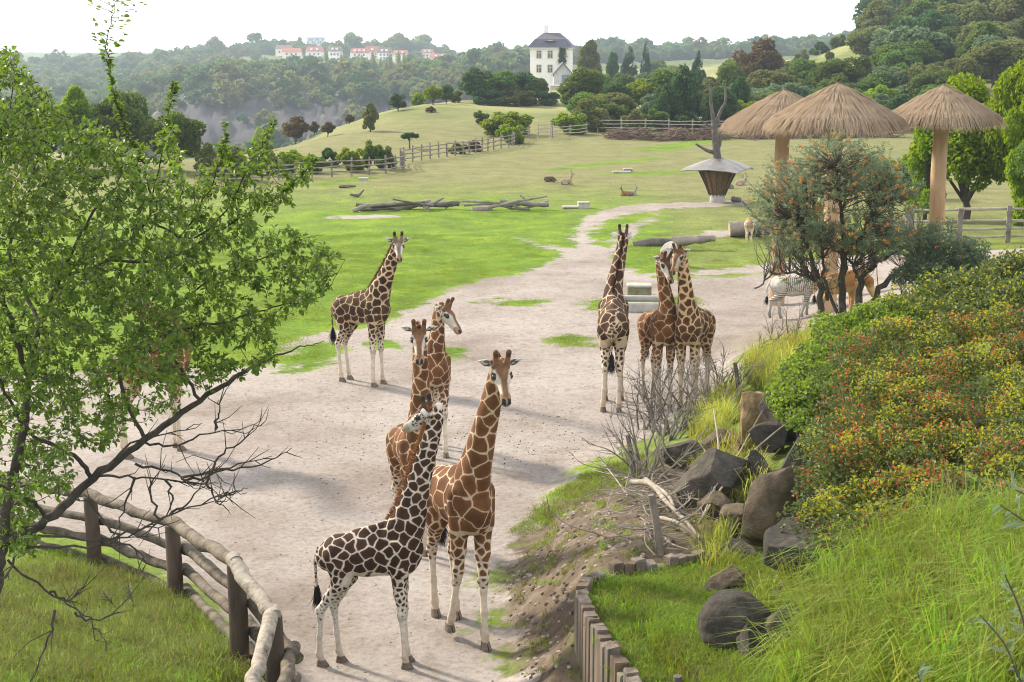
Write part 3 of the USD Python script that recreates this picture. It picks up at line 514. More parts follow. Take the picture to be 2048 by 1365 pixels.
    for q in (-1, 1):
        m = trimesh.creation.icosphere(2, .038 * hs); obj('eye', (np.array(m.vertices) + h_(.185, q * .113, .035) - o, m.faces), eye_mat, t, smooth=True)
    for hm in hoofs: obj('hoof', (hm[0] - o, hm[1]), horn_mat, t)
    # mane along the nape, tail tuft
    mid_ = path[(L > .12)]; T = unit(np.gradient(mid_, axis=0)); rr = rad[L > .12]
    k = rng.uniform(0, len(mid_) - 1.001, 900); i = k.astype(int); fr = (k - i)[:, None]
    pp = mid_[i] * (1 - fr) + mid_[i + 1] * fr; tt = T[i]
    lastw = np.clip((k / len(mid_) - .55) / .4, 0, 1)[:, None]
    back = unit(-fx * (1 - lastw) - f * lastw + up * .25); back = unit(back - tt * np.sum(back * tt, 1)[:, None])
    roots = pp + back * (rr[i] * .93)[:, None] + np.cross(tt, back) * rng.normal(0, .014 * s, 900)[:, None]
    mv = strands(roots - o, unit(back + tt * .25), .115 * s, .008 * s, rng)
    obj('mane', mv, mane_orange if coat in ('young', 'brown', 'tan', 'chestnut') else mane_brown, t)
    e = tl[-1]; k = rng.uniform(0, 1, 260)[:, None]; roots = tl[-2] * (1 - k) * .6 + e * (1 - (1 - k) * .6) + rng.normal(0, .016 * s, (260, 3))
    obj('tail_tuft', strands(roots - o, np.tile([0, 0, -1.0], (260, 1)), .38 * s, .006 * s, rng, .12), hair_black, t)
    return t
def feet_frame(px_list):
    return [hit(*p) for p in px_list]
GIRAFFES = []
def mid_at(px, py): return hit(px, py)
def rel(mid, heading, s, px, py):
    """a hoof's forward/side offset from its place in the photograph"""
    p = at_z(px, py, float(mid[2])) - mid; h = math.radians(heading); fx = np.array([math.sin(h), math.cos(h), 0]); fy = np.array([-fx[1], fx[0], 0]); return (p @ fx / s, p @ fy / s)
# left, standing, looking at the camera
m = hit(728, 767); giraffe('dark-patched giraffe standing alone at the edge of the green lawn, looking at the camera', m, 118, 4.05, 'dark', at_y(796, 488, m[1] - .9), (172, -28),
    [(.52, .17), (.46, -.20), (-.62, .18), (-.66, -.14)], seed=11, res=.024)
# middle pair
m = hit(866, 903); giraffe('brown giraffe in the middle with its head turned down to the right, behind another giraffe', m, 167, 3.95, 'brown', at_y(886, 622, m[1] - .55), (118, -38),
    [(.60, .20), (.62, -.17), (-.62, .17), (-.62, -.17)], seed=12, res=.022)
m = hit(826, 1100); giraffe('orange-brown giraffe facing the camera, half hidden by the young dark one', m, 162, 3.80, 'brown', at_y(838, 668, m[1] - .8), (176, -38),
    [(.40, .15), (.40, -.15), (-.70, .15), (-.70, -.15)], seed=13, res=.022, neck_bow=.15)
# front
m = hit(920, 1262); giraffe('large brown giraffe walking towards the camera with one foreleg lifted', m, 156, 4.30, 'brown', at_y(1000, 738, m[1] - .95), (168, -34),
    [(.76, .10), (.12, -.22), (-.50, .14), (-.74, -.12)], seed=14, res=.018, lift={1: .10}, tail_swing=.1)
m = hit(752, 1330); giraffe('young giraffe with nearly black patches, side on in front, looking back over its shoulder', m, 92, 3.45, 'young', at_y(862, 832, m[1] + .05), (-60, -20),
    [(.56, .13), (.56, -.17), (-.66, .10), (-.98, -.10)], seed=15, res=.018)
# right three
m = hit(1224, 812); giraffe('pale-legged giraffe seen from behind, standing beside the water trough', m, 4, 4.45, 'pale', at_y(1246, 478, m[1] + .95), (8, -10),
    [(.5, .17), (.55, -.22), (-.62, .21), (-.66, -.16)], seed=16, res=.024)
m = hit(1314, 808); giraffe('tan-necked giraffe on the right, its cheek pressed against its taller neighbour', m, 165, 3.95, 'chestnut', at_y(1326, 522, m[1] - .75), (150, -45),
    [(.5, .16), (.5, -.16), (-.7, .15), (-.7, -.15)], seed=17, res=.024)
m = hit(1384, 814); giraffe('taller tan giraffe of the nuzzling pair, nearest the brushwood, chest towards the camera', m, 205, 4.15, 'tan', at_y(1360, 508, m[1] - .85), (212, -40),
    [(.5, .16), (.5, -.16), (-.66, .18), (-.72, -.15)], seed=18, res=.024)
m = hit(315, 905); giraffe('giraffe hidden behind the leaves of the big tree on the left', m, 60, 4.1, 'chestnut', at_y(262, 590, m[1] - .5), (190, -30), seed=19, res=.028)

# ------------------------------------------------------------------ built things: shelters, fences, feeder, logs, troughs, palisade, boulders
peeled = plain('peeled_trunk', (0.252, 0.1452, 0.07069), (0.42, 0.3094, 0.2066), 1.6, 0.8, 0.35, 10, (1.26, 1.406, 0.3806))
straw = leafy('thatch_straw', [(0, (0.277, 0.2232, 0.1686)), (.35, (0.4887, 0.4298, 0.3452)), (.7, (0.6841, 0.6198, 0.5139)), (1, (0.8145, 0.7438, 0.6181))], .30, .8, .15, lum=1.25)
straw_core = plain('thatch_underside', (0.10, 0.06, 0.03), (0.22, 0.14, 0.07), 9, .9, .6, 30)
greywood = plain('weathered_wood', (0.0975, 0.08625, 0.07875), (0.2475, 0.225, 0.2063), 2.2, .9, .7, 14, (0.75, 0.75, 0.75))
palewood = plain('pale_rail_wood', (0.195, 0.1762, 0.1537), (0.345, 0.315, 0.2775), 3.0, .85, .5, 18)
darkwood = plain('dead_wood_dark', (0.044, 0.04, 0.0384), (0.136, 0.124, 0.12), 3.0, .9, .7, 16)
brownpost = plain('brown_post', (0.03375, 0.0238, 0.0198), (0.0975, 0.07225, 0.0585), 3.0, .75, .5, 20, (1.5, 1.7, 0.36))
bark_light = M('rail_bark', {'tc': ('geometry', {}), 'n': ('noise_texture', {'scale': 3.5, 'detail': 7.0, 'roughness': .65}), 'r': ('rgb_ramp', {'ramp': [(.30, (0.03553, 0.02805, 0.02244)), (.48, (0.08976, 0.0767, 0.06358)), (.62, (0.1496, 0.1328, 0.1122)), (.75, (0.0748, 0.06171, 0.04862))]}),
    'v': ('voronoi_texture', {'scale': 9.0}), 'rv': ('rgb_ramp', {'ramp': [(.05, (.35, .3, .26)), (.16, (1, 1, 1))]}), 'mx': ('mix_color', {'blend_type': 'multiply', 'fac': .8}),
    'n2': ('noise_texture', {'scale': 22.0, 'detail': 6.0}), 'b': ('bump', {'strength': .7, 'distance': .03}), 'p': ('principled_bsdf', {'roughness': .85, 'specular_ior_level': .2})},
    [('tc.position', 'n.vector'), ('tc.position', 'v.vector'), ('tc.position', 'n2.vector'), ('n.fac', 'r.fac'), ('v.distance', 'rv.fac'), ('r.color', 'mx.a'), ('rv.color', 'mx.b'), ('mx.result', 'p.base_color'), ('n2.fac', 'b.height'), ('b.normal', 'p.normal')], 'p.BSDF')
cutwood = plain('sawn_end', (0.252, 0.182, 0.112), (0.364, 0.287, 0.196), 8, .85, .3, 40)
concrete = plain('pale_concrete', (0.2604, 0.2542, 0.2418), (0.3844, 0.372, 0.3534), 4, .85, .3, 25)
mossblock = plain('mossy_block', (0.096, 0.104, 0.052), (0.24, 0.212, 0.152), 3.5, .9, .6, 20)
water = M('trough_water', {'n': ('noise_texture', {'scale': 9.0}), 'b': ('bump', {'strength': .1, 'distance': .02}), 'p': ('principled_bsdf', {'base_color': (.05, .07, .03), 'roughness': .06, 'ior': 1.33})}, [('n.fac', 'b.height'), ('b.normal', 'p.normal')], 'p.BSDF')

def shelter(px, pbase, papex, rpx, Y, label, seed):
    rng = np.random.default_rng(seed); g = at_y(px, 300, Y); z0 = float(ground(g[0], Y)); apex = at_y(px, papex, Y)[2] - z0; k = mpp(np.array([0, Y, 6.0])); R = rpx * k
    t = thing('thatched_shelter', label, 'thatched shelter', (g[0], Y, z0), 0, 'straw shelters on tall trunks beside the sand')
    pr = .235
    obj('post', tube([(0, 0, -.6), (.015, 0, apex * .3), (-.02, .01, apex * .6), (0, 0, apex - .35)], [pr * 1.1, pr * 1.02, pr, pr * .92], 20, jitter=.02, rng=rng), peeled, t, smooth=50)
    prof = lambda q: apex - .12 - R * .50 * (.22 * q ** .5 + .78 * q ** 1.35)
    qs = np.linspace(.04, .97, 9); ang = np.linspace(0, 2 * math.pi, 36, endpoint=False)
    Vc = np.array([[R * q * math.cos(a), R * q * math.sin(a), prof(q) - .06] for q in qs for a in ang]); n = 36
    i, j = np.meshgrid(np.arange(8), np.arange(n), indexing='ij'); a_, b_ = i * n + j, i * n + (j + 1) % n
    Fc = np.vstack([np.stack([a_, a_ + n, b_ + n], -1).reshape(-1, 3), np.stack([a_, b_ + n, b_], -1).reshape(-1, 3)])
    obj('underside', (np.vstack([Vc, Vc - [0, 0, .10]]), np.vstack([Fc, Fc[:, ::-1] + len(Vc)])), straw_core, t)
    for r_ in range(8):
        a = r_ * math.pi / 4; obj('rafter', tube([(.2 * math.cos(a), .2 * math.sin(a), apex - .55), (R * .93 * math.cos(a), R * .93 * math.sin(a), prof(.93) - .22)], .035, 6), peeled, t)
    for tier, (q0, q1, cnt) in enumerate(((.62, 1.04, 3000), (.42, .84, 2200), (.2, .60, 1500), (.02, .36, 800))):
        a = rng.uniform(0, 2 * math.pi, cnt); s0 = q0 + rng.uniform(-.06, .10, cnt); s1 = q1 + rng.uniform(-.10, .07, cnt) + .03 * np.sin(a * 5 + seed); lift = .015 + .085 * rng.uniform(0, 1, cnt) ** 2 + .03 * tier
        sk = rng.normal(0, .05, cnt); w = rng.uniform(.008, .022, cnt)
        def P(q, aa, dz): return np.stack([R * q * np.cos(aa), R * q * np.sin(aa), apex - .12 - R * .50 * (.22 * np.maximum(q, .001) ** .5 + .78 * np.maximum(q, .001) ** 1.35) + dz], 1)
        droop = (.04 + .24 * (tier == 0)) * rng.uniform(.3, 1, cnt)
        p0, p1, p2 = P(s0, a, lift), P(s0 * .35 + s1 * .65, a + sk * .6, lift + .02), P(s1, a + sk, lift - droop)
        tn = np.stack([-np.sin(a), np.cos(a), 0 * a], 1) * w[:, None]
        v = np.stack([p0 - tn, p0 + tn, p1 + tn, p1 - tn, p2], 1).reshape(-1, 3); kk = np.arange(cnt)[:, None] * 5
        obj('thatch_tier', (v, np.vstack([kk + [0, 1, 2], kk + [0, 2, 3], kk + [3, 2, 4]])), straw, t)
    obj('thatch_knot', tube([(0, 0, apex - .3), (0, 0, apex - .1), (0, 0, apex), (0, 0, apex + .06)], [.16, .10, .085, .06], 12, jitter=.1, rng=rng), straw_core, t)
shelter(1565, 605, 182, 121, 46.5, 'left thatched shelter, its trunk rising behind the zebra', 1)
shelter(1670, 600, 169, 139, 42.5, 'middle and widest thatched shelter, its trunk hidden by the berry-covered grey shrub', 2)
shelter(1881, 600, 173, 116, 44.5, 'right thatched shelter on a pale bare trunk in front of the yellow-green tree', 3)

def fence(name, pts, label, spacing, hpost, rails, rr, pr, mats, cat='fence', lean=.03, seed=3):
    rng = np.random.default_rng(seed); t = thing(name, label, cat, (0, 0, 0)); P = np.asarray(pts)[:, :2]
    L = np.concatenate([[0], np.cumsum(np.linalg.norm(np.diff(P, axis=0), axis=1))]); n = max(2, int(L[-1] / spacing) + 1); q = np.linspace(0, L[-1], n)
    X = np.stack([np.interp(q, L, P[:, 0]), np.interp(q, L, P[:, 1])], 1); Z = ground(X[:, 0], X[:, 1]); prev = None
    for i in range(n):
        h = hpost * rng.uniform(.93, 1.1); d = rng.normal(0, lean, 2)
        obj('post', tube([(X[i, 0], X[i, 1], Z[i] - .4), (X[i, 0] + d[0] * .5, X[i, 1] + d[1] * .5, Z[i] + h * .5), (X[i, 0] + d[0], X[i, 1] + d[1], Z[i] + h)], pr * rng.uniform(.85, 1.15), 7), mats[0], t)
        if i:
            dx = unit(X[i] - X[i - 1])
            off = np.array([dx[1], -dx[0]]) * (pr + rr * .8)
            for k, rz in enumerate(rails):
                j1, j2 = rng.normal(0, .025, 2); e = dx * .15
                a = np.array([*(X[i - 1] + off - e), Z[i - 1] + rz + j1]); b = np.array([*(X[i] + off + e), Z[i] + rz + j2]); mdl = (a + b) / 2 + np.array([0, 0, rng.normal(-.01, .02)])
                obj('rail', tube([a, mdl, b], rr * rng.uniform(.8, 1.15), 6), mats[1], t)
    return t
far_line = [hit(*p, rmin=60) for p in [(400, 372), (520, 366), (620, 357), (700, 354), (770, 349), (808, 342), (800, 329), (871, 317), (925, 311), (990, 300), (1022, 295), (1036, 282), (1058, 278)]]
fence('post_and_rail_fence', far_line, 'long grey rail fence curving along the left edge of the meadow', 1.35, 1.15, (.35, .68, 1.0), .045, .06, (greywood, greywood), seed=4)
fence('post_and_rail_fence', [hit(*p, rmin=60) for p in [(1105, 277), (1172, 271)]], 'short stretch of rail fence just right of the pale gate', 2.0, 1.2, (.35, .68, 1.0), .045, .06, (greywood, palewood), seed=5)
fence('post_and_rail_fence', [hit(*p, rmin=60) for p in [(1195, 265), (1312, 266), (1380, 267), (1440, 266), (1640, 266), (1850, 264)]], 'straight rail fence in front of the wood, behind the brush heap', 2.2, 1.3, (.45, .85, 1.15), .045, .06, (palewood, palewood), seed=6)
fr = [at_z(2110, 497), at_z(2020, 497), at_z(1940, 496), at_z(1862, 494), at_z(1820, 494)]
fence('post_and_rail_fence', fr, 'round-post rail fence behind the right shelter trunk', 1.75, 1.62, (.28, .62, .95, 1.45), .06, .10, (greywood, palewood), seed=7, lean=.015)
fence('post_and_rail_fence', [at_z(1815, 500), at_z(1785, 512), at_z(1740, 530)], 'rail fence run turning forwards beside the grey shrub, ends of rails sticking out', 1.9, 1.5, (.3, .62, .95, 1.3), .065, .10, (greywood, palewood), seed=8)
g0, g1 = hit(1076, 279, 60), hit(1101, 278, 60); t = thing('field_gate', 'small pale bar gate in the meadow fence', 'gate', g0); e = g1 - g0
for k in (0, 1): obj('gate_post', tube([e * k - [0, 0, .3], e * k + [0, 0, 1.45]], .07, 8), palewood, t)
for z in (.35, .65, .95, 1.3): obj('bar', tube([[0, -.07, z], e + [0, -.07, z]], .04, 6), palewood, t)

# hay feeder with a dead tree growing out of its roof
B0 = hit(1434, 405, 40); kf = mpp(B0)
t = thing('hay_feeder', 'funnel-shaped hay feeder under a low metal roof with a dead trunk on top', 'feeder', B0)
obj('foot', tube([(0, 0, -.3), (0, 0, .1), (.02, 0, .55)], [.46, .42, .40], 14, jitter=.04), concrete, t, smooth=40)
obj('basket', tube([(0, 0, .45), (0, 0, .9), (0, 0, 1.35), (0, 0, 1.75)], [.42, .58, .80, 1.0], 20), plain('basket_hay', (.07, .045, .022), (.2, .13, .06), 5, .9, .8, 25, (3, 3, .5)), t)
for k in range(14):
    a = k * 2 * math.pi / 14; obj('basket_bar', tube([(.44 * math.cos(a), .44 * math.sin(a), .4), (.66 * math.cos(a), .66 * math.sin(a), .95), (1.08 * math.cos(a), 1.08 * math.sin(a), 1.8), (1.16 * math.cos(a), 1.16 * math.sin(a), 2.0)], .035, 5), brownpost, t)
tin = plain('dull_tin', (0.12, 0.12, 0.125), (0.24, 0.24, 0.245), 1.2, .45, .15, 8)
S_, ra = 2.05, math.radians(18)
for k in range(4):
    a = ra + k * math.pi / 2; c0 = np.array([math.cos(a), math.sin(a)]) * S_ * 1.12; c1 = np.array([math.cos(a + math.pi / 2), math.sin(a + math.pi / 2)]) * S_ * 1.12
    g_ = []; 
    for i in range(6):
        u = i / 5; zz = 2.42 - .55 * u ** 1.7
        for j in range(7): w = j / 6; p = (c0 * (1 - w) + c1 * w) * u; g_.append((p[0], p[1], zz + .02 * (j % 2) - .10 * u * (2 * w - 1) ** 2))
    v = np.array(g_); i, j = np.meshgrid(np.arange(5), np.arange(6), indexing='ij'); q = (i * 7 + j).ravel(); f = np.vstack([np.stack([q, q + 7, q + 8], 1), np.stack([q, q + 8, q + 1], 1)])
    obj('roof_panel', (np.vstack([v, v - [0, 0, .03]]), np.vstack([f, f[:, ::-1] + len(v)])), tin, t)
def at_yk(px, py, Y): return at_y(px, py, Y)
dt = thing('dead_tree', 'bare dead trunk with three forked limbs standing up through the feeder roof', 'dead tree', B0)
for nm, pts, rs in (('trunk', [(1435, 330), (1433, 300), (1430, 268), (1428, 240)], [.42, .34, .30, .2]), ('limb', [(1428, 245), (1423, 215), (1421, 190), (1419, 165)], [.19, .14, .10, .05]), ('limb', [(1429, 262), (1440, 225), (1450, 205), (1451, 172)], [.19, .15, .12, .06]),
                    ('limb', [(1431, 305), (1418, 303), (1404, 296), (1391, 288)], [.2, .15, .12, .07]), ('limb', [(1436, 300), (1441, 285), (1441, 275)], [.16, .12, .08]), ('limb', [(1424, 256), (1400, 240), (1388, 230)], [.09, .06, .03])):
    obj(nm, tube(catmull([at_y(a, b, B0[1]) - B0 for a, b in pts], 4), np.interp(np.linspace(0, 1, 4 * (len(pts) - 1) + 1), np.linspace(0, 1, len(rs)), rs) * .62, 9, jitter=.12), darkwood, dt, smooth=60)

def log(name, pts, rpx, label, cat='log', group=None, mat=None, seed=0, Y=None, ends=True, sides=10):
    rng = np.random.default_rng(seed); Y = Y if Y is not None else hit(*pts[0])[1]
    W_ = np.array([at_y(a, b, Y + (0 if len(p) < 3 else p[2])) for p in pts for a, b in [p[:2]]]); k = mpp(W_[0]); rpx = rpx if np.ndim(rpx) else [rpx] * len(pts)
    c = catmull(W_, 5); r = np.interp(np.linspace(0, 1, len(c)), np.linspace(0, 1, len(rpx)), rpx) * k * (1 + .08 * rng.normal(0, 1, len(c)))
    o = W_[0]; t = thing(name, label, cat, o, 0, group)
    obj('stem', tube(c - o, r, sides, jitter=.10, rng=rng), mat or greywood, t, smooth=60)
    if ends:
        for q, d in ((0, c[0] - c[1]), (-1, c[-1] - c[-2])): e = c[q] - o + unit(d) * .012; obj('cut_end', tube([e - unit(d) * .03, e], r[q] * .82, 9), cutwood if rng.random() < .3 else darkwood, t)
    return t
kk = 0
for base_y, segs, lab in ((414, [([(706, 423), (735, 412), (792, 407)], [5, 4, 3]), ([(712, 410), (760, 412), (850, 405)], [4, 4, 3]), ([(768, 424), (800, 416), (862, 404)], [7, 8, 5]), ([(786, 399), (825, 406), (868, 412)], [1.5, 2.5, 3]), ([(846, 414), (868, 406), (887, 396)], [4, 3, 2]), ([(838, 410), (880, 410), (918, 407)], [4, 5, 5]), ([(856, 424), (853, 414)], [5, 5]), ([(720, 421), (770, 418), (800, 421)], [3, 3, 2]), ([(890, 417), (906, 408), (922, 405)], [2, 2, 1.5])], 'weathered grey trunk in the left log heap on the meadow'),
                          ((412), [([(923, 403), (960, 404), (1000, 406)], [2, 2.5, 2]), ([(945, 421), (985, 418)], [7, 6]), ([(928, 411), (985, 408), (1040, 422)], [2.5, 3, 2.5]), ([(975, 416), (1030, 404), (1094, 393)], [3, 3, 1.5]), ([(1000, 402), (1050, 408), (1098, 410)], [3, 4, 5]), ([(1035, 420), (1070, 411), (1097, 404)], [2.5, 3, 4]), ([(1040, 391), (1055, 402)], [1.5, 2.5]), ([(1016, 404), (1035, 416), (1060, 419)], [2, 3, 2]), ([(960, 405), (1010, 412), (1045, 408)], [3, 3, 3])], 'bleached trunk in the right log heap on the meadow')):
    labs = ['thin grey pole at the left end of the left log heap', 'grey pole lying along the back of the left log heap', 'thickest dark trunk in front of the left log heap', 'thin bent branch sticking up over the left log heap', 'short upturned branch at the right of the left log heap', 'dark trunk forming the right end of the left log heap', 'short stump end under the middle of the left log heap', 'low pale pole at the foot of the left log heap', 'thin twig bridging the two log heaps'] if 'left' in lab else ['thin pole on top of the right log heap, left side', 'short thick log under the left of the right log heap', 'long bleached trunk slanting down across the right log heap', 'long bleached trunk rising to the top right of the right log heap', 'thick knotted trunk at the right end of the right log heap', 'bleached branch rising at the right of the right log heap', 'little twig sticking out on top of the right log heap', 'short crooked branch at the centre of the right log heap', 'dark branch behind the centre of the right log heap']
    Y0 = hit(800, 424)[1]
    for i, (p, r) in enumerate(segs):
        log('heap_log', [(a, b, (i % 3) * .45) for a, b in p], r, labs[i], group='logs of the ' + ('left' if 'left' in lab else 'right') + ' heap', seed=100 + kk, Y=Y0, mat=(darkwood if 'left' in lab and i % 2 else greywood), ends=False, sides=8); kk += 1
log('fallen_log', [(1266, 492), (1300, 486), (1355, 484)], [8, 9, 7], 'split grey log, left half of the long fallen trunk behind the giraffes', seed=31, mat=darkwood)
log('fallen_log', [(1345, 484), (1390, 480), (1430, 477)], [10, 9, 7], 'split grey log, right half of the long fallen trunk behind the giraffes', seed=32, Y=hit(1266, 500)[1], mat=greywood)
log('thick_log', [(1459, 459), (1500, 457), (1525, 456)], [16, 15, 15], 'thick barkless log lying behind the small antelope', seed=33, Y=hit(1470, 474)[1], mat=greywood, sides=14)
log('thick_log', [(1520, 466), (1540, 452), (1560, 444)], [13, 13, 12], 'thick log pointing at the viewer beside the left shelter trunk', seed=34, Y=hit(1520, 480)[1], mat=darkwood, sides=14)
log('leaning_branch', [(1484, 402), (1500, 420), (1512, 436)], [1.5, 2, 2.5], 'thin dark branch leaning on the thick logs', 'branch', seed=35, Y=hit(1500, 440)[1], ends=False, mat=darkwood)
for i, (p, r, y, l) in enumerate((([(678, 374), (690, 373), (712, 373)], [3, 3.5, 2], 377, 'small dark root stump far out on the meadow, left'), ([(700, 389), (716, 391), (728, 380)], [2, 3.5, 1.5], 395, 'forked dead branch lying on the meadow in front of the left fence'), ([(1463, 398), (1472, 400), (1482, 400)], [5, 6, 4], 405, 'short stump beside the hay feeder'))):
    log('stump', p, r, l, 'stump', seed=40 + i, Y=hit(p[0][0], y)[1], mat=darkwood, ends=False)

def trough():
    o = hit(1290, 617); k = mpp(o); t = thing('water_trough', 'pale concrete water basin beside the mossy block', 'trough', o, math.radians(-4))
    L_, W_, H_ = 1.75, 1.5, .32
    for q in (-1, 1):
        m = bevel_box(L_, .20, H_, .04); obj('side_wall', moved(m, (0, q * (W_ / 2 - .1), H_ / 2 - .03)), concrete, t)
        m = bevel_box(.20, W_ - .40, H_ - .004, .03); obj('end_wall', moved(m, (q * (L_ / 2 - .1), 0, H_ / 2 - .03)), concrete, t)
    obj('water', box(0, 0, .1, L_ - .4, W_ - .4, .12), water, t)
trough()
def block(name, px, py, sx, sy, sz, rz, mat, label, cat='stone block'):
    o = hit(px, py); t = thing(name, label, cat, o, rz)
    v, f = bevel_box(sx, sy, sz, .03); v = v + (meshkit.noise(v * 3 + px)[:, None] - .5) * .05
    obj('body', moved((v, f), (0, 0, sz / 2 - .04)), mat, t); obj('top_slab', moved(bevel_box(sx * 1.05, sy * 1.05, .08, .02), (0, 0, sz)), concrete if mat is mossblock else mat, t)
block('stone_block', 1278, 600, .80, .6, .50, -.06, mossblock, 'mossy square stone block standing at the water basin')
block('stone_block', 1167, 417, .6, .5, .30, .1, concrete, 'square pale block on the lawn left of the sandy track')
block('stone_slab', 1143, 417, .9, .5, .08, 0, mossblock, 'flat slab beside the pale block left of the sandy track', 'slab')
block('stone_block', 727, 362, .6, .4, .16, .1, concrete, 'small pale block far left near the meadow fence')
block('stone_slab', 1243, 347, 1.2, .4, .10, .0, concrete, 'flat pale slab on the green strip far out on the meadow', 'slab')
block('stone_block', 1256, 344, .6, .4, .2, .1, mossblock, 'low block next to the slab on the green strip')

# palisade of sawn timbers holding the flower bed
plank_mats = [plain(f'palisade_timber_{c}', a, b, 3.0, .9, .7, 18, (2.091, 2.295, 0.3187)) for c, a, b in (('grey', (0.07319, 0.06025, 0.05419), (0.1725, 0.1521, 0.1339)), ('brown', (0.05227, 0.0373, 0.02869), (0.1359, 0.1033, 0.08288)), ('pale', (0.1045, 0.08891, 0.07969), (0.2091, 0.1894, 0.169)))]
line = PALISADE
Lp = np.concatenate([[0], np.cumsum(np.linalg.norm(np.diff(line, axis=0), axis=1))]); n = int(Lp[-1] / .165); rng = np.random.default_rng(5)
t = thing('timber_palisade', 'low curved retaining wall of upright sawn timbers round the grassy bed', 'retaining wall', (0, 0, 0))
for i in range(n):
    q = (i + .5) * Lp[-1] / n; x, y = np.interp(q, Lp, line[:, 0]), np.interp(q, Lp, line[:, 1]); d = np.array([np.interp(q + .05, Lp, line[:, 0]) - np.interp(q - .05, Lp, line[:, 0]), np.interp(q + .05, Lp, line[:, 1]) - np.interp(q - .05, Lp, line[:, 1])])
    h = 2.2; top = 1.55 + rng.uniform(-.05, .05) - .06 * (i % 5 == 3)
    v, f = bevel_box(Lp[-1] / n - .008, .16 + rng.uniform(-.02, .02), h, .012); v[:, 2] += np.where(v[:, 2] > 0, rng.normal(0, .012, len(v)), 0)
    nrm = unit(np.array([-d[1], d[0]])); off = nrm * rng.normal(0, .015)
    obj('timber', moved((v, f), (x + off[0], y + off[1], top - h / 2), math.atan2(d[1], d[0]) + rng.normal(0, .03)), plank_mats[rng.integers(3)], t)

# boulders
def rockmat(name, a, b, c): return M(name, {'geo': ('geometry', {}), 'n': ('noise_texture', {'scale': 2.4, 'detail': 9.0, 'roughness': .7}), 'r': ('rgb_ramp', {'ramp': [(.32, a), (.52, b), (.7, c)]}), 'v': ('voronoi_texture', {'scale': 26.0}), 'rv': ('rgb_ramp', {'ramp': [(.06, (.5, .5, .48)), (.12, (0, 0, 0))]}), 'nm': ('noise_texture', {'scale': 3.0, 'detail': 3.0}), 'rm': ('rgb_ramp', {'ramp': [(.52, (0, 0, 0)), (.62, (.8, .8, .8))]}), 'ml': ('mix_color', {'b': (.42, .43, .42)}), 'mu': ('mix_color', {'blend_type': 'multiply', 'fac': 1.0}), 'bw': ('rgb_to_bw', {}),
    'n2': ('noise_texture', {'scale': 10.0, 'detail': 10.0, 'roughness': .75}), 'b': ('bump', {'strength': 1.0, 'distance': .07}), 'p': ('principled_bsdf', {'roughness': .9, 'specular_ior_level': .2})},
    [('geo.position', 'n.vector'), ('geo.position', 'v.vector'), ('geo.position', 'nm.vector'), ('geo.position', 'n2.vector'), ('n.fac', 'r.fac'), ('v.distance', 'rv.fac'), ('nm.fac', 'rm.fac'), ('rv.color', 'mu.a'), ('rm.color', 'mu.b'), ('mu.result', 'bw.color'), ('bw.val', 'ml.fac'), ('r.color', 'ml.a'), ('ml.result', 'p.base_color'), ('n2.fac', 'b.height'), ('b.normal', 'p.normal')], 'p.BSDF')
rock_dark = rockmat('boulder_dark', (0.02975, 0.02805, 0.0289), (0.07225, 0.0663, 0.0612), (0.136, 0.1232, 0.1062))
rock_brown = rockmat('boulder_brown', (0.04675, 0.03825, 0.0306), (0.1148, 0.0918, 0.0697), (0.187, 0.153, 0.1105))
rock_tan = rockmat('boulder_ochre', (.10, .08, .055), (.26, .19, .10), (.36, .28, .17))
def boulder(x0, y0, x1, y1, z, label, mat, seed, depth=.8, cuts=9, rough=.06, tilt=(0, 0)):
    rng = np.random.default_rng(seed); c = at_z((x0 + x1) / 2, y1 - (y1 - y0) * .18, z) if z == 0 else hit((x0 + x1) / 2, y1 - (y1 - y0) * .10); k = mpp(c); z = float(c[2]); w, h = (x1 - x0) * k / 2 * 1.1, (y1 - y0) * k / 2 * 1.1
    m = trimesh.creation.icosphere(4); v = np.array(m.vertices)
    for _ in range(cuts + 5):
        nrm = unit(rng.normal(0, 1, 3) * [1, 1, .8]); dd = rng.uniform(.40, .72); s_ = v @ nrm; v = v - np.maximum(s_ - dd, 0)[:, None] * nrm * .985
    v *= 1 / np.abs(v).max(0)
    v += m.vertex_normals * ((meshkit.fbm(v * 2.2 + seed * 7, 5, seed) - .5) * rough * 2.2)[:, None]
    v[:, 0] += tilt[0] * v[:, 2]; v[:, 2] += tilt[1] * v[:, 0]
    v *= [w, depth * (w + h) / 2, h]
    o = np.array([c[0], c[1] + depth * w * .3, z]); t = thing('boulder', label, 'boulder', o)
    obj('stone', (v + [0, 0, h * .74], np.array(m.faces)), mat, t, smooth=24)
boulder(1402, 1192, 1538, 1315, 1.6, 'dark round boulder speckled with pale lichen in the grassy bed', rock_dark, 1, cuts=-2, rough=.12)
boulder(1400, 1142, 1505, 1200, 1.5, 'long brown stone lying behind the round speckled boulder', rock_brown, 2, .7, tilt=(0, .35))
boulder(1485, 945, 1640, 1110, 1.55, 'big slab of brown rock with a flat lit face, leaning beside the berry bush', rock_brown, 3, .55, 9, .05, (.28, .25))
boulder(1425, 1008, 1510, 1085, 1.5, 'small angular brown rock left of the leaning slab', rock_brown, 4, .8, 9, .06)
boulder(1498, 1058, 1725, 1192, 1.6, 'broad flat-topped dark rock in front of the leaning slab', rock_dark, 5, .7, 8, .06)
boulder(1362, 895, 1510, 1025, 1.25, 'dark cube-like rock with a flat ledge top, left of the berry bush', rock_dark, 6, .8, 10, .05)
boulder(1384, 868, 1485, 925, 1.4, 'lichen-grey rock lying on top of the dark ledge rock', rock_brown, 7, .8, 8, .08)
boulder(1452, 740, 1570, 915, 1.35, 'tall ochre rock standing at the left end of the berry bush', rock_tan, 28, .6, 6, .10, (.18, -.25))
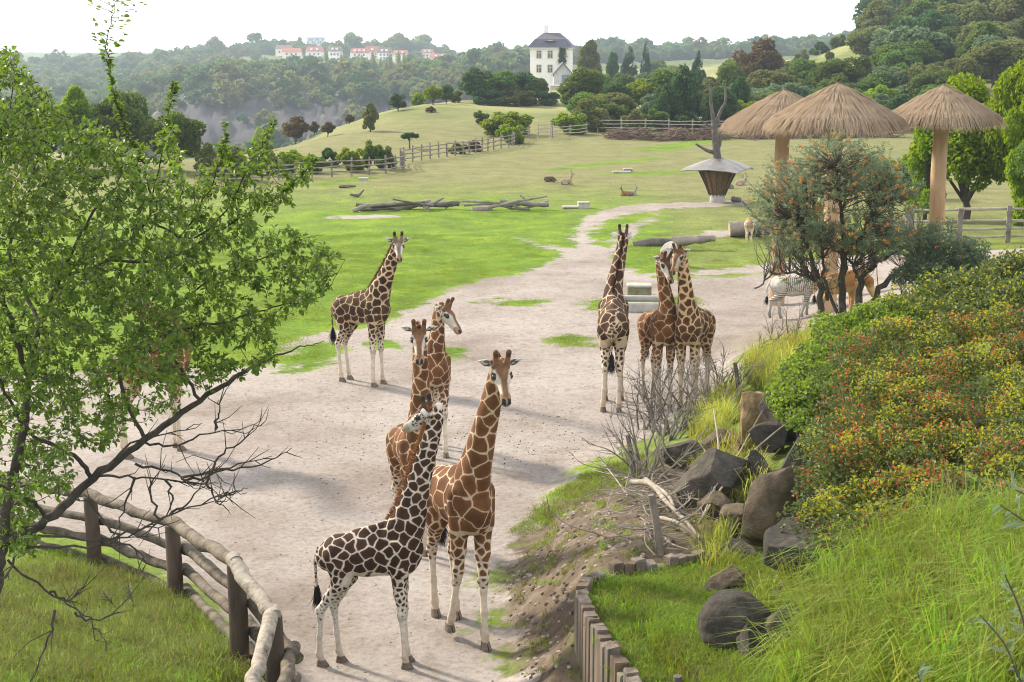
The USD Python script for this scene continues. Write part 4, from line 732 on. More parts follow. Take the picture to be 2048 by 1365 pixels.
boulder(1520, 790, 1600, 905, 1.7, 'dark shaded rock tucked in right of the tall ochre one', rock_dark, 9, .8, 8, .06)
boulder(1325, 885, 1405, 950, .8, 'small dark rock under the dry twigs', rock_dark, 10, .8, 8, .06)
boulder(1525, 1185, 1655, 1305, 1.75, 'grey mossy stone half sunk in long grass right of the round boulder', rock_dark, 11, .8, 6, .08)
boulder(1650, 1175, 1740, 1268, 2.0, 'pale grey stone almost hidden in the long grass', rock_brown, 12, .8, 6, .08)
boulder(1755, 1180, 1850, 1280, 2.3, 'small grey stone in the long grass below the berry bush', rock_dark, 13, .8, 6, .08)
boulder(1700, 1085, 1790, 1170, 2.0, 'brown stone in the shade under the right part of the berry bush', rock_brown, 14, .8, 6, .08)

for k_, (x0, y0, x1, y1, lab, mt) in enumerate(((1560, 870, 1650, 985, 'dark shaded rock under the left edge of the berry bush', rock_dark), (1480, 905, 1545, 985, 'squat dark rock between the ledge rock and the leaning slab', rock_dark), (1395, 985, 1470, 1045, 'low brown rock below the dark ledge rock', rock_brown), (1580, 1030, 1690, 1110, 'dark rock behind the flat-topped one, right of the leaning slab', rock_dark), (1430, 1080, 1520, 1140, 'small dark stone wedged at the end of the palisade', rock_dark), (1640, 1110, 1730, 1190, 'brown rock at the right end of the flat-topped one', rock_brown), (1500, 850, 1590, 925, 'dark angular rock at the foot of the tall ochre one', rock_dark), (1545, 1170, 1620, 1225, 'small grey stone above the sunk mossy one', rock_brown), (1465, 1235, 1545, 1335, 'grey lichened rock at the right foot of the round speckled boulder', rock_dark), (1590, 1125, 1690, 1205, 'dark rock stepping down in front of the flat-topped one', rock_dark), (1690, 1120, 1790, 1205, 'dark stone at the grassy foot of the berry bush', rock_dark), (1455, 880, 1500, 930, 'little ochre rock in front of the tall ochre one', rock_tan))):
    boulder(x0, y0, x1, y1, 1.5, lab, mt, 60 + k_, .8, 7, .06)
def brush_heap(name, label, pts, w, h, n, seed, mat):
    rng = np.random.default_rng(seed); P = np.array([hit(*p, rmin=60) for p in pts]); o = P[0]; L = np.concatenate([[0], np.cumsum(np.linalg.norm(np.diff(P, axis=0), axis=1))]); out = []
    for _ in range(n):
        q = rng.uniform(0, L[-1]); c = np.array([np.interp(q, L, P[:, k]) for k in range(3)]); z = h * rng.uniform(0, 1) ** 1.3 * (.6 + .4 * math.sin(q * 1.7)); c = c + np.array([0, rng.normal(0, w) * (1 - z / h * .6), z]); d = unit(np.array([rng.normal(0, 1), rng.normal(0, .6), rng.normal(0, .25)])); l = rng.uniform(.4, 1.1)
        out.append(tube(np.array([c - d * l, c + rng.normal(0, .08, 3), c + d * l]) - o, np.array([.03, .025, .012]) * rng.uniform(.6, 1.6), 4, cap=False))
    t = thing(name, label, 'brush heap', o); obj('branches', join(out), mat, t, kind='stuff')
rbrush = plain('brown_brush', (.07, .045, .035), (.20, .145, .115), 2.0, .9, .4, 9)
brush_heap('brush_heap', 'long low heap of brown brushwood at the far meadow edge', [(1262, 279), (1340, 282), (1400, 280), (1450, 278)], .8, 1.1, 700, 1, rbrush)
brush_heap('brush_heap', 'brown brushwood heap behind the trunks of the left and middle shelters', [(1470, 278), (1600, 276), (1720, 275), (1800, 274)], .8, 1.2, 900, 2, rbrush)
brush_heap('brush_heap', 'small dark heap of twigs before the far fence, right of the gate', [(1222, 278), (1262, 279)], .7, .8, 160, 3, rbrush)

# ------------------------------------------------------------------ house on the hill, the town, towers
white_wall = plain('white_render', (0.56, 0.56, 0.56), (0.656, 0.656, 0.648), .4, .9, .05, 4)
slate = plain('slate_roof', (0.051, 0.0527, 0.0792), (0.09, 0.093, 0.1296), 1.5, .7, .3, 6)
glass_dark = M('window_glass', {'p': ('principled_bsdf', {'base_color': (.05, .06, .075), 'roughness': .15})}, [], 'p.BSDF')
trim_white = plain('trim_white', (0.576, 0.576, 0.576), (0.64, 0.64, 0.64), 2, .7, .02, 9)
trim_tan = plain('window_frame_tan', (.30, .25, .17), (.4, .34, .24), 2, .7, .02, 9)
greyboard = plain('grey_boards', (.30, .32, .35), (.42, .44, .46), 1.2, .85, .2, 6)
bluedoor = plain('blue_grey_door', (.10, .14, .20), (.14, .18, .25), 1, .7, .1, 6)
ivy = leafy('ivy_leaves', [(0, (.03, .06, .015)), (1, (.07, .12, .03))], .3)
def prism(x0, x1, z0, y0, y1, z1, xr0, xr1, yr0, yr1):
    v = np.array([(x0, y0, z0), (x1, y0, z0), (x1, y1, z0), (x0, y1, z0), (xr0, yr0, z1), (xr1, yr0, z1), (xr1, yr1, z1), (xr0, yr1, z1)], float)
    m = trimesh.convex.convex_hull(v + RNG.normal(0, 1e-5, v.shape)); return np.array(m.vertices), np.array(m.faces)
def house_main():
    Y = 330.0; c = at_y(1103, 180, Y); k = mpp(c); z0 = float(ground(c[0], Y)) - 1.0; zz = lambda py: at_y(1103, py, Y)[2] - z0
    t = thing('white_house', 'white square villa with a steep dark mansard roof on the hill', 'house', (c[0], Y, z0), math.radians(-6))
    w = 39.5 * k; e = zz(96)
    obj('wall', box(0, 0, e / 2, 2 * w, 2 * w, e), white_wall, t)
    obj('cornice', box(0, 0, e - .05, 2 * w + .5, 2 * w + .5, .35), trim_white, t)
    r1, r2 = zz(79), zz(66)
    rf = obj('roof', join([prism(-w - .5, w + .5, e + .13, -w - .5, w + .5, r1, -w * .80, w * .80, -w * .80, w * .80), prism(-w * .78, w * .78, r1 + .004, -w * .78, w * .78, r2, -w * .40, w * .40, -w * .1, w * .1)]), slate, t)
    obj('chimney', box(-w * .28, 0, r2 + .4, .9, .9, 2.6), trim_white, rf); obj('dormer', prism(-1.3, 1.3, zz(83), -w * .98, -w * .5, zz(80), -.7, .7, -w * .96, -w * .5), slate, rf)
    obj('dormer_window', box(0, -w * .985, zz(83) + .16, 1.2, .1, .25), trim_tan, rf)
    for py in (109, 137):
        for px in (-22, 0, 22):
            f = obj('window', box(px * k, -w - .03, zz(py), 1.15, .12, 1.75), trim_tan, t)
            obj('pane', box(px * k, -w - .10, zz(py), .9, .05, 1.5), glass_dark, f); obj('glazing_bar', box(px * k, -w - .13, zz(py), .08, .03, 1.5), trim_white, f); obj('transom', box(px * k, -w - .145, zz(py) + .3, .9, .03, .07), trim_white, f)
    rng = np.random.default_rng(2); n = 260; p = np.stack([rng.normal(24 * k, .35, n), np.full(n, -w - .12) + rng.uniform(-.06, .02, n), rng.uniform(zz(126), zz(97), n)], 1)
    ivy_t = thing('ivy', 'strip of dark ivy climbing the right side of the white house', 'ivy', (c[0], Y, z0), math.radians(-6))
    a = rng.normal(0, .28, (n, 3)); b = rng.normal(0, .28, (n, 3)); V_ = np.stack([p - a, p + b, p + a], 1).reshape(-1, 3); obj('foliage', (V_, np.arange(3 * n).reshape(-1, 3)), ivy, ivy_t)
    c2 = at_y(1125, 168, 316.0); z2 = float(ground(c2[0], 316.0)) - 1; y2 = lambda py: at_y(1125, py, 316.0)[2] - z2; k2 = mpp(c2)
    s = thing('grey_shed', 'grey gabled outbuilding with a blue-grey door below the white house', 'shed', (c2[0], 316.0, z2)); ws = 18.5 * k2
    obj('wall', box(0, 0, y2(148) / 2, 2 * ws, 6, y2(148)), greyboard, s); obj('gable', prism(-ws, ws, y2(148) + .004, -3, 3, y2(127), -.02, .02, -3, 3), greyboard, s)
    for q in (-1, 1):
        a, b = np.array([q * (ws + .4), y2(148) - .4]), np.array([0, y2(127) + .12]); v = np.array([(a[0], -3.4, a[1]), (b[0], -3.4, b[1]), (b[0], 3.4, b[1]), (a[0], 3.4, a[1])]); v = np.vstack([v, v + [0, 0, .14]]); m = trimesh.convex.convex_hull(v + RNG.normal(0, 1e-5, v.shape)); obj('roof_slope', (np.array(m.vertices), np.array(m.faces)), slate, s)
    obj('door', box(1.0, -3.03, y2(159), 2 * ws * .62, .1, y2(150) - y2(169)), bluedoor, s)
    wl = thing('stone_wall', 'low pale wall in front of the grey outbuilding', 'wall', (c2[0] + .6, 311.0, float(ground(c2[0], 311.0)))); obj('coping', box(0, 0, 1.25, 7.0, .6, .2), trim_white, wl); obj('masonry', box(0, 0, .5, 6.8, .45, 1.3), concrete, wl)
house_main()
redroof = plain('red_tiles', (.22, .065, .045), (.36, .12, .08), 1.2, .85, .2, 5); darkroof = plain('brown_tiles', (.10, .06, .055), (.17, .11, .10), 1.2, .85, .2, 5); greyroof = plain('grey_roof', (.22, .23, .26), (.34, .35, .38), 1, .8, .1, 5)
cream = plain('cream_wall', (.55, .49, .40), (.66, .60, .50), .5, .9, .05, 4); pinkw = plain('pink_wall', (.56, .42, .38), (.66, .52, .47), .5, .9, .05, 4); bluetower = plain('blue_grey_panel', (.34, .42, .50), (.44, .52, .60), .5, .8, .05, 4)
def town_house(x0, x1, yt, ye, yb, wall, roof, label, rz=0.0, hip=.0, dormers=0, wins=3, side=False):
    c = hit((x0 + x1) / 2, yb, 650); Y = c[1]; k = mpp(c); w = (x1 - x0) * k / 2; H = (yb - yt) * k; he = (yb - ye) * k; d = max(w * .7, 4.5)
    t = thing('town_house', label, 'house', c - [0, 0, .5], rz); H += .5; he += .5
    obj('wall', box(0, 0, he / 2 - 1, 2 * w, 2 * d, he + 2), wall, t)
    if not side: rf = obj('roof', prism(-w - .5, w + .5, he + .004, -d - .5, d + .5, H, -w * (1 - hip), w * (1 - hip), -.05, .05), roof, t)
    else: rf = obj('roof', prism(-w - .4, w + .4, he + .004, -d - .4, d + .4, H, -.05, .05, -d - .4, d + .4), roof, t)
    for i in range(dormers):
        x = (-w + 2 * w * (i + 1) / (dormers + 1)); obj('dormer', box(x, -d * .55, he + (H - he) * .45, 1.7, d * .5, 1.6), trim_white, rf)
    for i in range(wins):
        x = (-w + 2 * w * (i + 1) / (wins + 1))
        for z in ([he * .5] if he < 5.5 else [he * .3, he * .72]): obj('window', box(x, -d - .03, z, 1.2, .1, 1.5), glass_dark, t)
for a in ((508, 537, 95, 99, 105, cream, greyroof, 'low grey-roofed house under the smaller tower, left end of town'), (553, 585, 91, 98, 110, cream, darkroof, 'gabled house with a dark roof left of the tallest tower'), (567, 603, 97, 104, 119, cream, redroof, 'cream house with a red roof below the dark gabled one'), (613, 647, 94, 103, 113, trim_white, redroof, 'red-roofed house with white dormers under the tallest tower', 0, .15, 2),
          (607, 640, 111, 117, 128, pinkw, redroof, 'pink house, gable to the front, low in the left of town', 0, 0, 0, 2, True), (658, 684, 94, 103, 124, white_wall, darkroof, 'tall white house with a brown dormered roof', 0, .1, 2), (702, 738, 97, 106, 121, white_wall, redroof, 'long white house with a red roof in the middle of town', 0, .1, 3), (731, 760, 93, 104, 117, cream, redroof, 'red-roofed house behind the poplar tops', 0, .1, 1), (756, 783, 96, 106, 120, white_wall, darkroof, 'white house with a dark red roof right of the middle of town', 0, .1, 2),
          (786, 816, 101, 109, 124, white_wall, redroof, 'white house with a red roof half behind the last poplars', 0, .1, 2), (842, 868, 99, 106, 116, white_wall, redroof, 'small red-roofed house at the right end of town', 0, .2, 2), (860, 898, 108, 116, 128, white_wall, redroof, 'wide red-roofed house lowest at the right end of town', 0, .1, 2), (624, 642, 132, 138, 149, white_wall, greyroof, 'small white house among yellow trees below the town', 0, 0, 0, 2, True), (690, 715, 128, 132, 137, white_wall, greyroof, 'long low white shed beside the poplars', 0, 0, 0, 2), (914, 950, 114, 118, 123, white_wall, greyroof, 'low white roof between the town and the villa', 0, 0, 0, 1),
          (129, 151, 113, 119, 126, cream, greyroof, 'farthest left white house on the wooded ridge'), (158, 178, 109, 117, 125, cream, darkroof, 'second house from the left on the wooded ridge'), (172, 197, 108, 114, 126, white_wall, darkroof, 'white house on the wooded ridge behind the leafy shoot'), (396, 416, 119, 121, 125, white_wall, greyroof, 'white shed roof in the wood on the left slope'), (515, 527, 137, 139, 142, white_wall, greyroof, 'small white shed in the trees left below the town'), (552, 570, 134, 137, 140, white_wall, greyroof, 'bright white shed in the trees below the dark gabled house'), (560, 576, 88, 96, 104, cream, redroof, 'red roof peeping out between the two towers')): town_house(*a)
def tower(x0, x1, yt, yb, label, cols, rows, mat, roofmat):
    c = hit((x0 + x1) / 2, yb, 650); k = mpp(c); w = (x1 - x0) * k / 2; H = (yb - yt) * k; t = thing('tower_block', label, 'tower block', c - [0, 0, 1], 0)
    obj('wall', box(0, 0, H / 2, 2 * w, 14, H + 2), mat, t); obj('roof', box(0, 0, H + 1.35, 2 * w + .6, 14.6, .7), roofmat, t)
    for i in range(cols):
        for j in range(rows): obj('window', box(-w + 2 * w * (i + .5) / cols, -7.04, H * (j + .6) / rows, 2 * w / cols * .62, .1, H / rows * .5), glass_dark if (i + j) % 3 else trim_white, t)
tower(519, 544, 81, 101, 'smaller blue-grey tower block on the ridge, left', 6, 5, cream, bluetower); tower(617, 650, 77, 106, 'taller blue-grey tower block on the ridge above the red roofs', 8, 7, bluetower, trim_white)
tower(806, 834, 86, 108, 'pale block behind trees at the right end of the town', 5, 5, bluetower, bluetower); tower(437, 483, 90, 99, 'long flat-roofed building on the ridge left of the town', 9, 2, bluetower, greyroof)

# ------------------------------------------------------------------ trees and shrubs: a library of kinds, each copy an object of its own
bark_dark = plain('bark_dark', (.03, .025, .022), (.10, .085, .07), 5, .9, .8, 22, (2, 2, .6))
L_MID = leafy('leaves_mid', [(0, (0.05286, 0.088, 0.0184)), (.5, (0.1227, 0.184, 0.0368)), (1, (0.2171, 0.28, 0.05888))], .35, .55, .25, .22)
L_DARK = leafy('leaves_dark', [(0, (0.02932, 0.0595, 0.02142)), (.5, (0.06842, 0.1156, 0.03213)), (1, (0.1271, 0.1785, 0.04998))], .3, .55, .25, .2)
L_YELLOW = leafy('leaves_yellow_green', [(0, (0.0875, 0.1375, 0.01)), (.5, (0.2, 0.2625, 0.015)), (.9, (0.3375, 0.3625, 0.025)), (1, (0.425, 0.3375, 0.025))], .45, .5, .25, .18)
L_OLIVE = leafy('leaves_olive', [(0, (0.07425, 0.08663, 0.027)), (.5, (0.1403, 0.1496, 0.045)), (1, (0.231, 0.2126, 0.0675))], .3, .6, .2, .2)
L_BROWN = leafy('leaves_brown', [(0, (0.06075, 0.0432, 0.0189)), (.5, (0.135, 0.0972, 0.0351)), (.8, (0.2025, 0.135, 0.0405)), (1, (0.135, 0.1485, 0.0405))], .3, .6, .2, .12)
L_GREY = leafy('leaves_grey_green', [(0, (0.0625, 0.09375, 0.05)), (.5, (0.125, 0.1688, 0.0875)), (1, (0.2, 0.2375, 0.125))], .3, .55, .25, .15)
L_CONE = leafy('needles', [(0, (0.016, 0.0384, 0.0224)), (1, (0.0608, 0.1088, 0.0544))], .15, .6, .2, .15)
L_POPLAR = leafy('leaves_poplar', [(0, (0.1092, 0.1271, 0.0156)), (.6, (0.234, 0.2242, 0.026)), (1, (0.3432, 0.284, 0.0325))], .35, .55, .2, .15)

def leaf_cards(P, size, rng, out=None, elong=1.5, fold=.25, flat=.5):
    """leaf clumps: folded diamonds (4 triangles' worth of 2 quads) at the points P"""
    n = len(P); nrm = unit(rng.normal(0, 1, (n, 3)) + (0 if out is None else out * flat) + np.array([0, 0, .35])); a = unit(np.cross(nrm, rng.normal(0, 1, (n, 3)))); b = np.cross(nrm, a)
    s = size * rng.uniform(.6, 1.35, n)[:, None]
    tip, tail, l, r, c = P + a * s * elong * .5, P - a * s * elong * .5, P + b * s * .5 + nrm * s * fold, P - b * s * .5 + nrm * s * fold, P
    V = np.stack([tail, l, tip, r], 1).reshape(-1, 3); k = np.arange(n)[:, None] * 4
    return V, np.vstack([k + [0, 2, 1], k + [0, 3, 2]])
def crown_points(n, blobs, rng, shell=.62):
    """points in a cloud of blobs (x, y, z, radius), thicker near the skins"""
    B_ = np.asarray(blobs); w = B_[:, 3] ** 2; i = rng.choice(len(B_), n, p=w / w.sum()); d = unit(rng.normal(0, 1, (n, 3))); r = B_[i, 3] * (shell + (1 - shell) * rng.uniform(0, 1, n) ** .6) * rng.uniform(.86, 1.06, n)
    P = B_[i, :3] + d * r[:, None]; return P, d
def make_tree(name, kind, mat, n, leaf, seed, trunk=True):
    """unit tree: height 1, crown about 1 wide; scaled per copy"""
    rng = np.random.default_rng(seed); blobs = []; p = lib(name)
    if kind == 'round':
        for _ in range(32):
            a, e = rng.uniform(0, 2 * math.pi), rng.uniform(-.75, 1); c = math.sqrt(max(0, 1 - e * e)); R = rng.uniform(.55, 1); blobs.append((.35 * c * math.cos(a) * R, .35 * c * math.sin(a) * R, .53 + .36 * e * R, rng.uniform(.09, .17)))
        lo = .12
    elif kind == 'tall':
        for _ in range(24): z = rng.uniform(.12, .94); R = .34 * math.sin(min(1, (z - .02) * 1.15) * math.pi) ** .6; a = rng.uniform(0, 2 * math.pi); q = rng.uniform(.3, 1); blobs.append((R * q * math.cos(a), R * q * math.sin(a), z * .95, rng.uniform(.09, .15)))
        lo = .15
    elif kind == 'bush':
        for _ in range(24): a = rng.uniform(0, 2 * math.pi); q = rng.uniform(0, 1) ** .5; h = rng.uniform(.1, .84) * (1 - .45 * q * q); blobs.append((.38 * q * math.cos(a), .38 * q * math.sin(a), h, rng.uniform(.10, .17)))
        lo = .05
    elif kind == 'flat':
        for _ in range(20): a = rng.uniform(0, 2 * math.pi); q = rng.uniform(0, 1) ** .5; blobs.append((.40 * q * math.cos(a), .40 * q * math.sin(a), .68 + .16 * (1 - q * q) * rng.uniform(-.3, 1), rng.uniform(.09, .14)))
        lo = .45
    elif kind == 'spire':
        for z in np.linspace(.08, .97, 22): R = .42 * (1 - z) ** .85 + .02; [blobs.append((R * .7 * math.cos(a), R * .7 * math.sin(a), z, .35 * R + .02)) for a in rng.uniform(0, 2 * math.pi, 4 if z < .8 else 2)]
        lo = .06
    elif kind == 'column':
        for z in np.linspace(.06, .96, 20): R = .30 * math.sin(min(1, .25 + z * .8) * math.pi) ** .7; blobs += [(R * .5 * math.cos(a), R * .5 * math.sin(a), z, .22) if False else (R * .5 * math.cos(a), R * .5 * math.sin(a), z, R * .55 + .03) for a in rng.uniform(0, 2 * math.pi, 2)]
        lo = .04
    P, d = crown_points(n, blobs, rng); P[:, 2] = np.maximum(P[:, 2], lo * .5)
    if trunk:
        tr = [tube([(0, 0, -.05), (.01, .01, lo * .6), (.0, -.01, lo * 1.2), (.01, .0, .55)], [.035, .028, .022, .010], 7)]
        for b in blobs[:9]: tr.append(tube([(0, 0, lo * .9), (b[0] * .4, b[1] * .4, (lo + b[2]) * .5), b[:3]], [.016, .010, .004], 5))
        obj('trunk', join(tr), bark_dark, p)
    obj('crown', leaf_cards(P, leaf, rng, d), mat, p); return p
KIND = {}
for nm, kind, mat, n, leaf in (('round_green', 'round', L_MID, 5200, .042), ('round_dark', 'round', L_DARK, 5200, .042), ('round_yellow', 'round', L_YELLOW, 4800, .042), ('round_olive', 'round', L_OLIVE, 5200, .042), ('round_brown', 'round', L_BROWN, 5600, .038), ('round_grey', 'round', L_GREY, 4800, .042),
                               ('tall_green', 'tall', L_MID, 5000, .042), ('tall_dark', 'tall', L_DARK, 5000, .042), ('tall_yellow', 'tall', L_YELLOW, 4600, .042), ('tall_olive', 'tall', L_OLIVE, 5000, .042), ('bush_green', 'bush', L_MID, 4200, .05), ('bush_dark', 'bush', L_DARK, 4200, .05), ('bush_yellow', 'bush', L_YELLOW, 4200, .05), ('bush_olive', 'bush', L_OLIVE, 4200, .05), ('bush_brown', 'bush', L_BROWN, 3600, .05), ('bush_grey', 'bush', L_GREY, 4200, .05),
                               ('flat_green', 'flat', L_DARK, 4200, .04), ('spire_dark', 'spire', L_CONE, 5000, .035), ('column_yellow', 'column', L_POPLAR, 2200, .045)):
    KIND[nm] = make_tree('tree_' + nm, kind, mat, n, leaf, sum(map(ord, nm)), trunk=not nm.startswith('bush'))
trng = np.random.default_rng(77)
def tree(kind, px, yt, yb, w, label, Y=None, cat='tree', group=None):
    """px, top and base rows and width as they stand in the photograph; Y where the base is hidden"""
    g = hit(px, yb, 40)
    if Y is not None and not .6 < g[1] / Y < 1.5: g0 = at_y(px, 300, Y); g = on(g0[0], Y)
    top = at_y(px, yt, g[1])[2]; H = max(top - g[2], .5); W = w * mpp(g) * {'bush': 1.02, 'flat': 1.0, 'spire': 1.15, 'column': 1.55}.get(kind.split('_')[0], 1.12)
    nm = {'bush': 'shrub', 'spire': 'conifer', 'column': 'poplar_tree'}.get(kind.split('_')[0], 'tree'); cat = {'bush': 'shrub', 'spire': 'conifer'}.get(kind.split('_')[0], cat)
    return copy_of(KIND[kind], nm, label, cat, g, trng.uniform(0, 6.28), (W, W, H), group)
T = tree
# on the grassy hillock
T('round_dark', 796, 186, 223, 40, 'dark green round tree alone on the skyline of the grassy hillock'); T('tall_olive', 741, 205, 264, 48, 'olive leaning tree on the hillock slope, left of the lone dark one'); T('round_brown', 592, 231, 286, 66, 'broad brownish tree at the left foot of the hillock', 163)
T('round_brown', 629, 242, 270, 24, 'small brown tree on the hillock, third from the left', 165); T('round_brown', 656, 243, 274, 34, 'wide small brown tree beside the pale slope edge', 163); T('round_brown', 699, 229, 249, 24, 'tiny brown tree where the hillock meets the quarry', 168)
T('flat_green', 819, 261, 298, 50, 'small umbrella-shaped tree on the slope just behind the fence', 127); T('round_yellow', 866, 168, 210, 44, 'yellow-green tree on the crest left of the villa', 189); T('round_dark', 893, 168, 208, 34, 'dark green tree on the crest beside the yellow-green one', 191); T('bush_yellow', 838, 178, 206, 36, 'yellow shrub on the crest, leftmost of that row', 187); T('bush_green', 912, 176, 206, 34, 'green shrub at the right end of the crest row', 192); T('bush_brown', 862, 212, 226, 24, 'little rust-coloured shrub on the hillock slope', 180)
# behind the curved fence
for a in (('bush_yellow', 703, 282, 344, 60, 'yellow shrub with orange tips behind the fence', 112), ('bush_green', 748, 268, 340, 62, 'tallest green shrub of the clump behind the fence bend', 115), ('bush_olive', 774, 288, 338, 42, 'olive shrub at the right end of the clump behind the fence bend', 113), ('bush_dark', 660, 288, 335, 44, 'dark shrub behind the fence left of the yellow one', 117), ('bush_yellow', 580, 288, 345, 66, 'bright yellow-green shrub behind the fence, partly hidden by the big tree', 114), ('bush_green', 625, 302, 348, 60, 'low green shrub behind the fence between two taller ones', 110),
          ('bush_olive', 530, 280, 350, 80, 'olive shrub behind the fence seen through the shoots of the big tree', 112), ('bush_olive', 460, 288, 360, 90, 'wide olive shrub left of the fence, mostly behind the big tree', 110), ('bush_brown', 945, 279, 304, 44, 'brown shrub close behind the fence below the willows', 138), ('bush_olive', 915, 283, 308, 40, 'low olive shrub close behind the fence, left of the brown one', 136), ('bush_yellow', 1012, 210, 272, 112, 'big soft yellow-green willow shrub below the villa', 172), ('bush_yellow', 1022, 238, 288, 62, 'lighter willow shrub in front of the big one', 150), ('bush_green', 962, 215, 250, 36, 'small green shrub left of the big willow shrub', 178)): T(*a)
# in front of and around the villa
for a in (('round_dark', 955, 134, 205, 78, 'dark tree at the left end of the clump before the villa', 222), ('round_green', 1002, 140, 208, 84, 'green tree second in the clump before the villa', 214), ('round_dark', 1042, 142, 208, 76, 'dark tree right below the villa wall', 220), ('round_green', 1078, 156, 206, 50, 'green tree below the grey outbuilding', 212), ('bush_olive', 1030, 165, 212, 90, 'olive shrub filling the foot of the clump before the villa', 205), ('bush_dark', 975, 170, 210, 70, 'dark shrub at the foot of the clump, left', 206), ('bush_dark', 1085, 172, 210, 80, 'dark shrub at the foot of the clump, right', 206), ('bush_brown', 974, 140, 160, 20, 'small orange autumn shrub in the clump before the villa', 209),
          ('tall_olive', 1180, 80, 165, 74, 'tall olive tree right beside the villa', 300), ('spire_dark', 1288, 84, 155, 34, 'pointed dark spruce right of the villa', 318), ('spire_dark', 1256, 94, 155, 56, 'broad blue-green pine left of the pointed spruce', 325), ('tall_dark', 1222, 100, 160, 40, 'dark tree between the olive tree and the pine', 310), ('round_green', 1212, 148, 200, 54, 'rounded green tree right of the grey outbuilding', 232), ('round_green', 1248, 146, 205, 60, 'second rounded green tree right of the outbuilding', 228), ('round_yellow', 1286, 153, 232, 92, 'brightest light-green tree in the wood right of the villa', 182), ('round_olive', 1228, 182, 246, 104, 'wide olive tree in front of the wood, centre', 168), ('bush_olive', 1180, 192, 262, 96, 'olive shrub mass left of the wide olive tree', 160), ('bush_yellow', 1140, 214, 268, 76, 'yellow-green shrub behind the gate', 153), ('bush_dark', 1166, 186, 225, 50, 'dark shrub below the outbuilding, right', 200),
          ('round_dark', 1332, 166, 258, 70, 'dark tree right of the brightest one', 166), ('round_dark', 1372, 128, 255, 80, 'tall dark green tree in the wood, left of the dead trunk', 198), ('spire_dark', 1392, 102, 165, 46, 'dark conifer rising behind the wood', 262), ('round_green', 1462, 122, 215, 84, 'light green tree above the dead trunk', 212), ('round_dark', 1440, 172, 262, 90, 'dark tree directly behind the dead trunk', 158), ('bush_green', 1310, 208, 262, 70, 'green shrub at the fence, centre of the wood edge', 150), ('bush_olive', 1265, 215, 262, 60, 'olive shrub at the fence left of centre', 150), ('bush_dark', 1370, 215, 264, 70, 'dark shrub at the fence left of the dead trunk', 149), ('round_yellow', 1345, 128, 172, 66, 'pale yellow-green tree behind the wood', 290), ('bush_yellow', 1420, 225, 262, 60, 'yellow-green shrub at the fence beside the dead trunk', 147), ('tall_dark', 1480, 148, 250, 56, 'dark tree left of the big brown chestnut', 190), ('round_green', 1310, 120, 175, 60, 'mid-green tree behind the spruces', 300),
          ('round_brown', 1516, 74, 192, 116, 'big brown-olive chestnut tree standing above the wood', 200), ('round_grey', 1532, 155, 205, 50, 'bluish grey shrub-like tree below the chestnut', 175), ('bush_yellow', 1485, 185, 255, 90, 'bright green shrub left of the left shelter roof', 152), ('bush_green', 1545, 180, 260, 90, 'green shrub behind the left shelter roof', 150),
          ('round_green', 1605, 117, 200, 96, 'dense green tree at the foot of the dry slope', 190), ('round_green', 1655, 135, 205, 70, 'green tree behind the middle shelter, left', 185), ('tall_green', 1722, 110, 200, 70, 'tall light green tree behind the middle shelter', 183), ('round_grey', 1782, 117, 210, 84, 'grey-green tree between the middle and right shelters', 182), ('round_olive', 1845, 117, 210, 86, 'olive tree above the right shelter roof', 184), ('bush_green', 1700, 170, 260, 110, 'green shrub mass behind the middle shelter roof', 152), ('bush_dark', 1790, 172, 262, 110, 'dark shrub mass between the shelter roofs', 150), ('bush_green', 1620, 175, 262, 100, 'green shrub mass right of the left shelter apex', 152), ('bush_dark', 1880, 160, 250, 100, 'dark shrub behind the right shelter apex', 156), ('bush_olive', 1960, 180, 260, 130, 'olive shrub far right behind the bright trees', 150)): T(*a)
ADJ = {'bush_green': 'low green shrub', 'bush_olive': 'low olive shrub', 'round_green': 'rounded green tree', 'bush_grey': 'low grey-green shrub', 'round_olive': 'rounded olive tree', 'bush_dark': 'low dark green shrub', 'bush_yellow': 'low yellow-green shrub', 'round_grey': 'rounded grey-green tree', 'tall_green': 'tall green tree', 'round_dark': 'rounded dark green tree', 'tall_olive': 'tall olive tree', 'bush_brown': 'low brown shrub'}
erng = np.random.default_rng(5); ek = ['bush_green', 'bush_olive', 'round_green', 'bush_grey', 'round_olive', 'bush_dark', 'bush_yellow', 'round_grey']
for i in range(75):
    px = erng.uniform(1165, 1900); yb = erng.uniform(212, 258) if px < 1480 else erng.uniform(170, 250); g_ = hit(px, yb, 60); kd = ek[erng.integers(len(ek))]; H = erng.uniform(3.2, 5.6) * (.8 if kd.startswith('bush') else 1) * min(1.25, g_[1] / 165)
    copy_of(KIND[kd], 'tree', ADJ[kd] + ' in the dense thicket behind the far rail fence', 'shrub' if kd.startswith('bush') else 'tree', g_, erng.uniform(0, 6.28), (H * erng.uniform(1.2, 1.8),) * 2 + (H,), 'thicket behind the far fence')
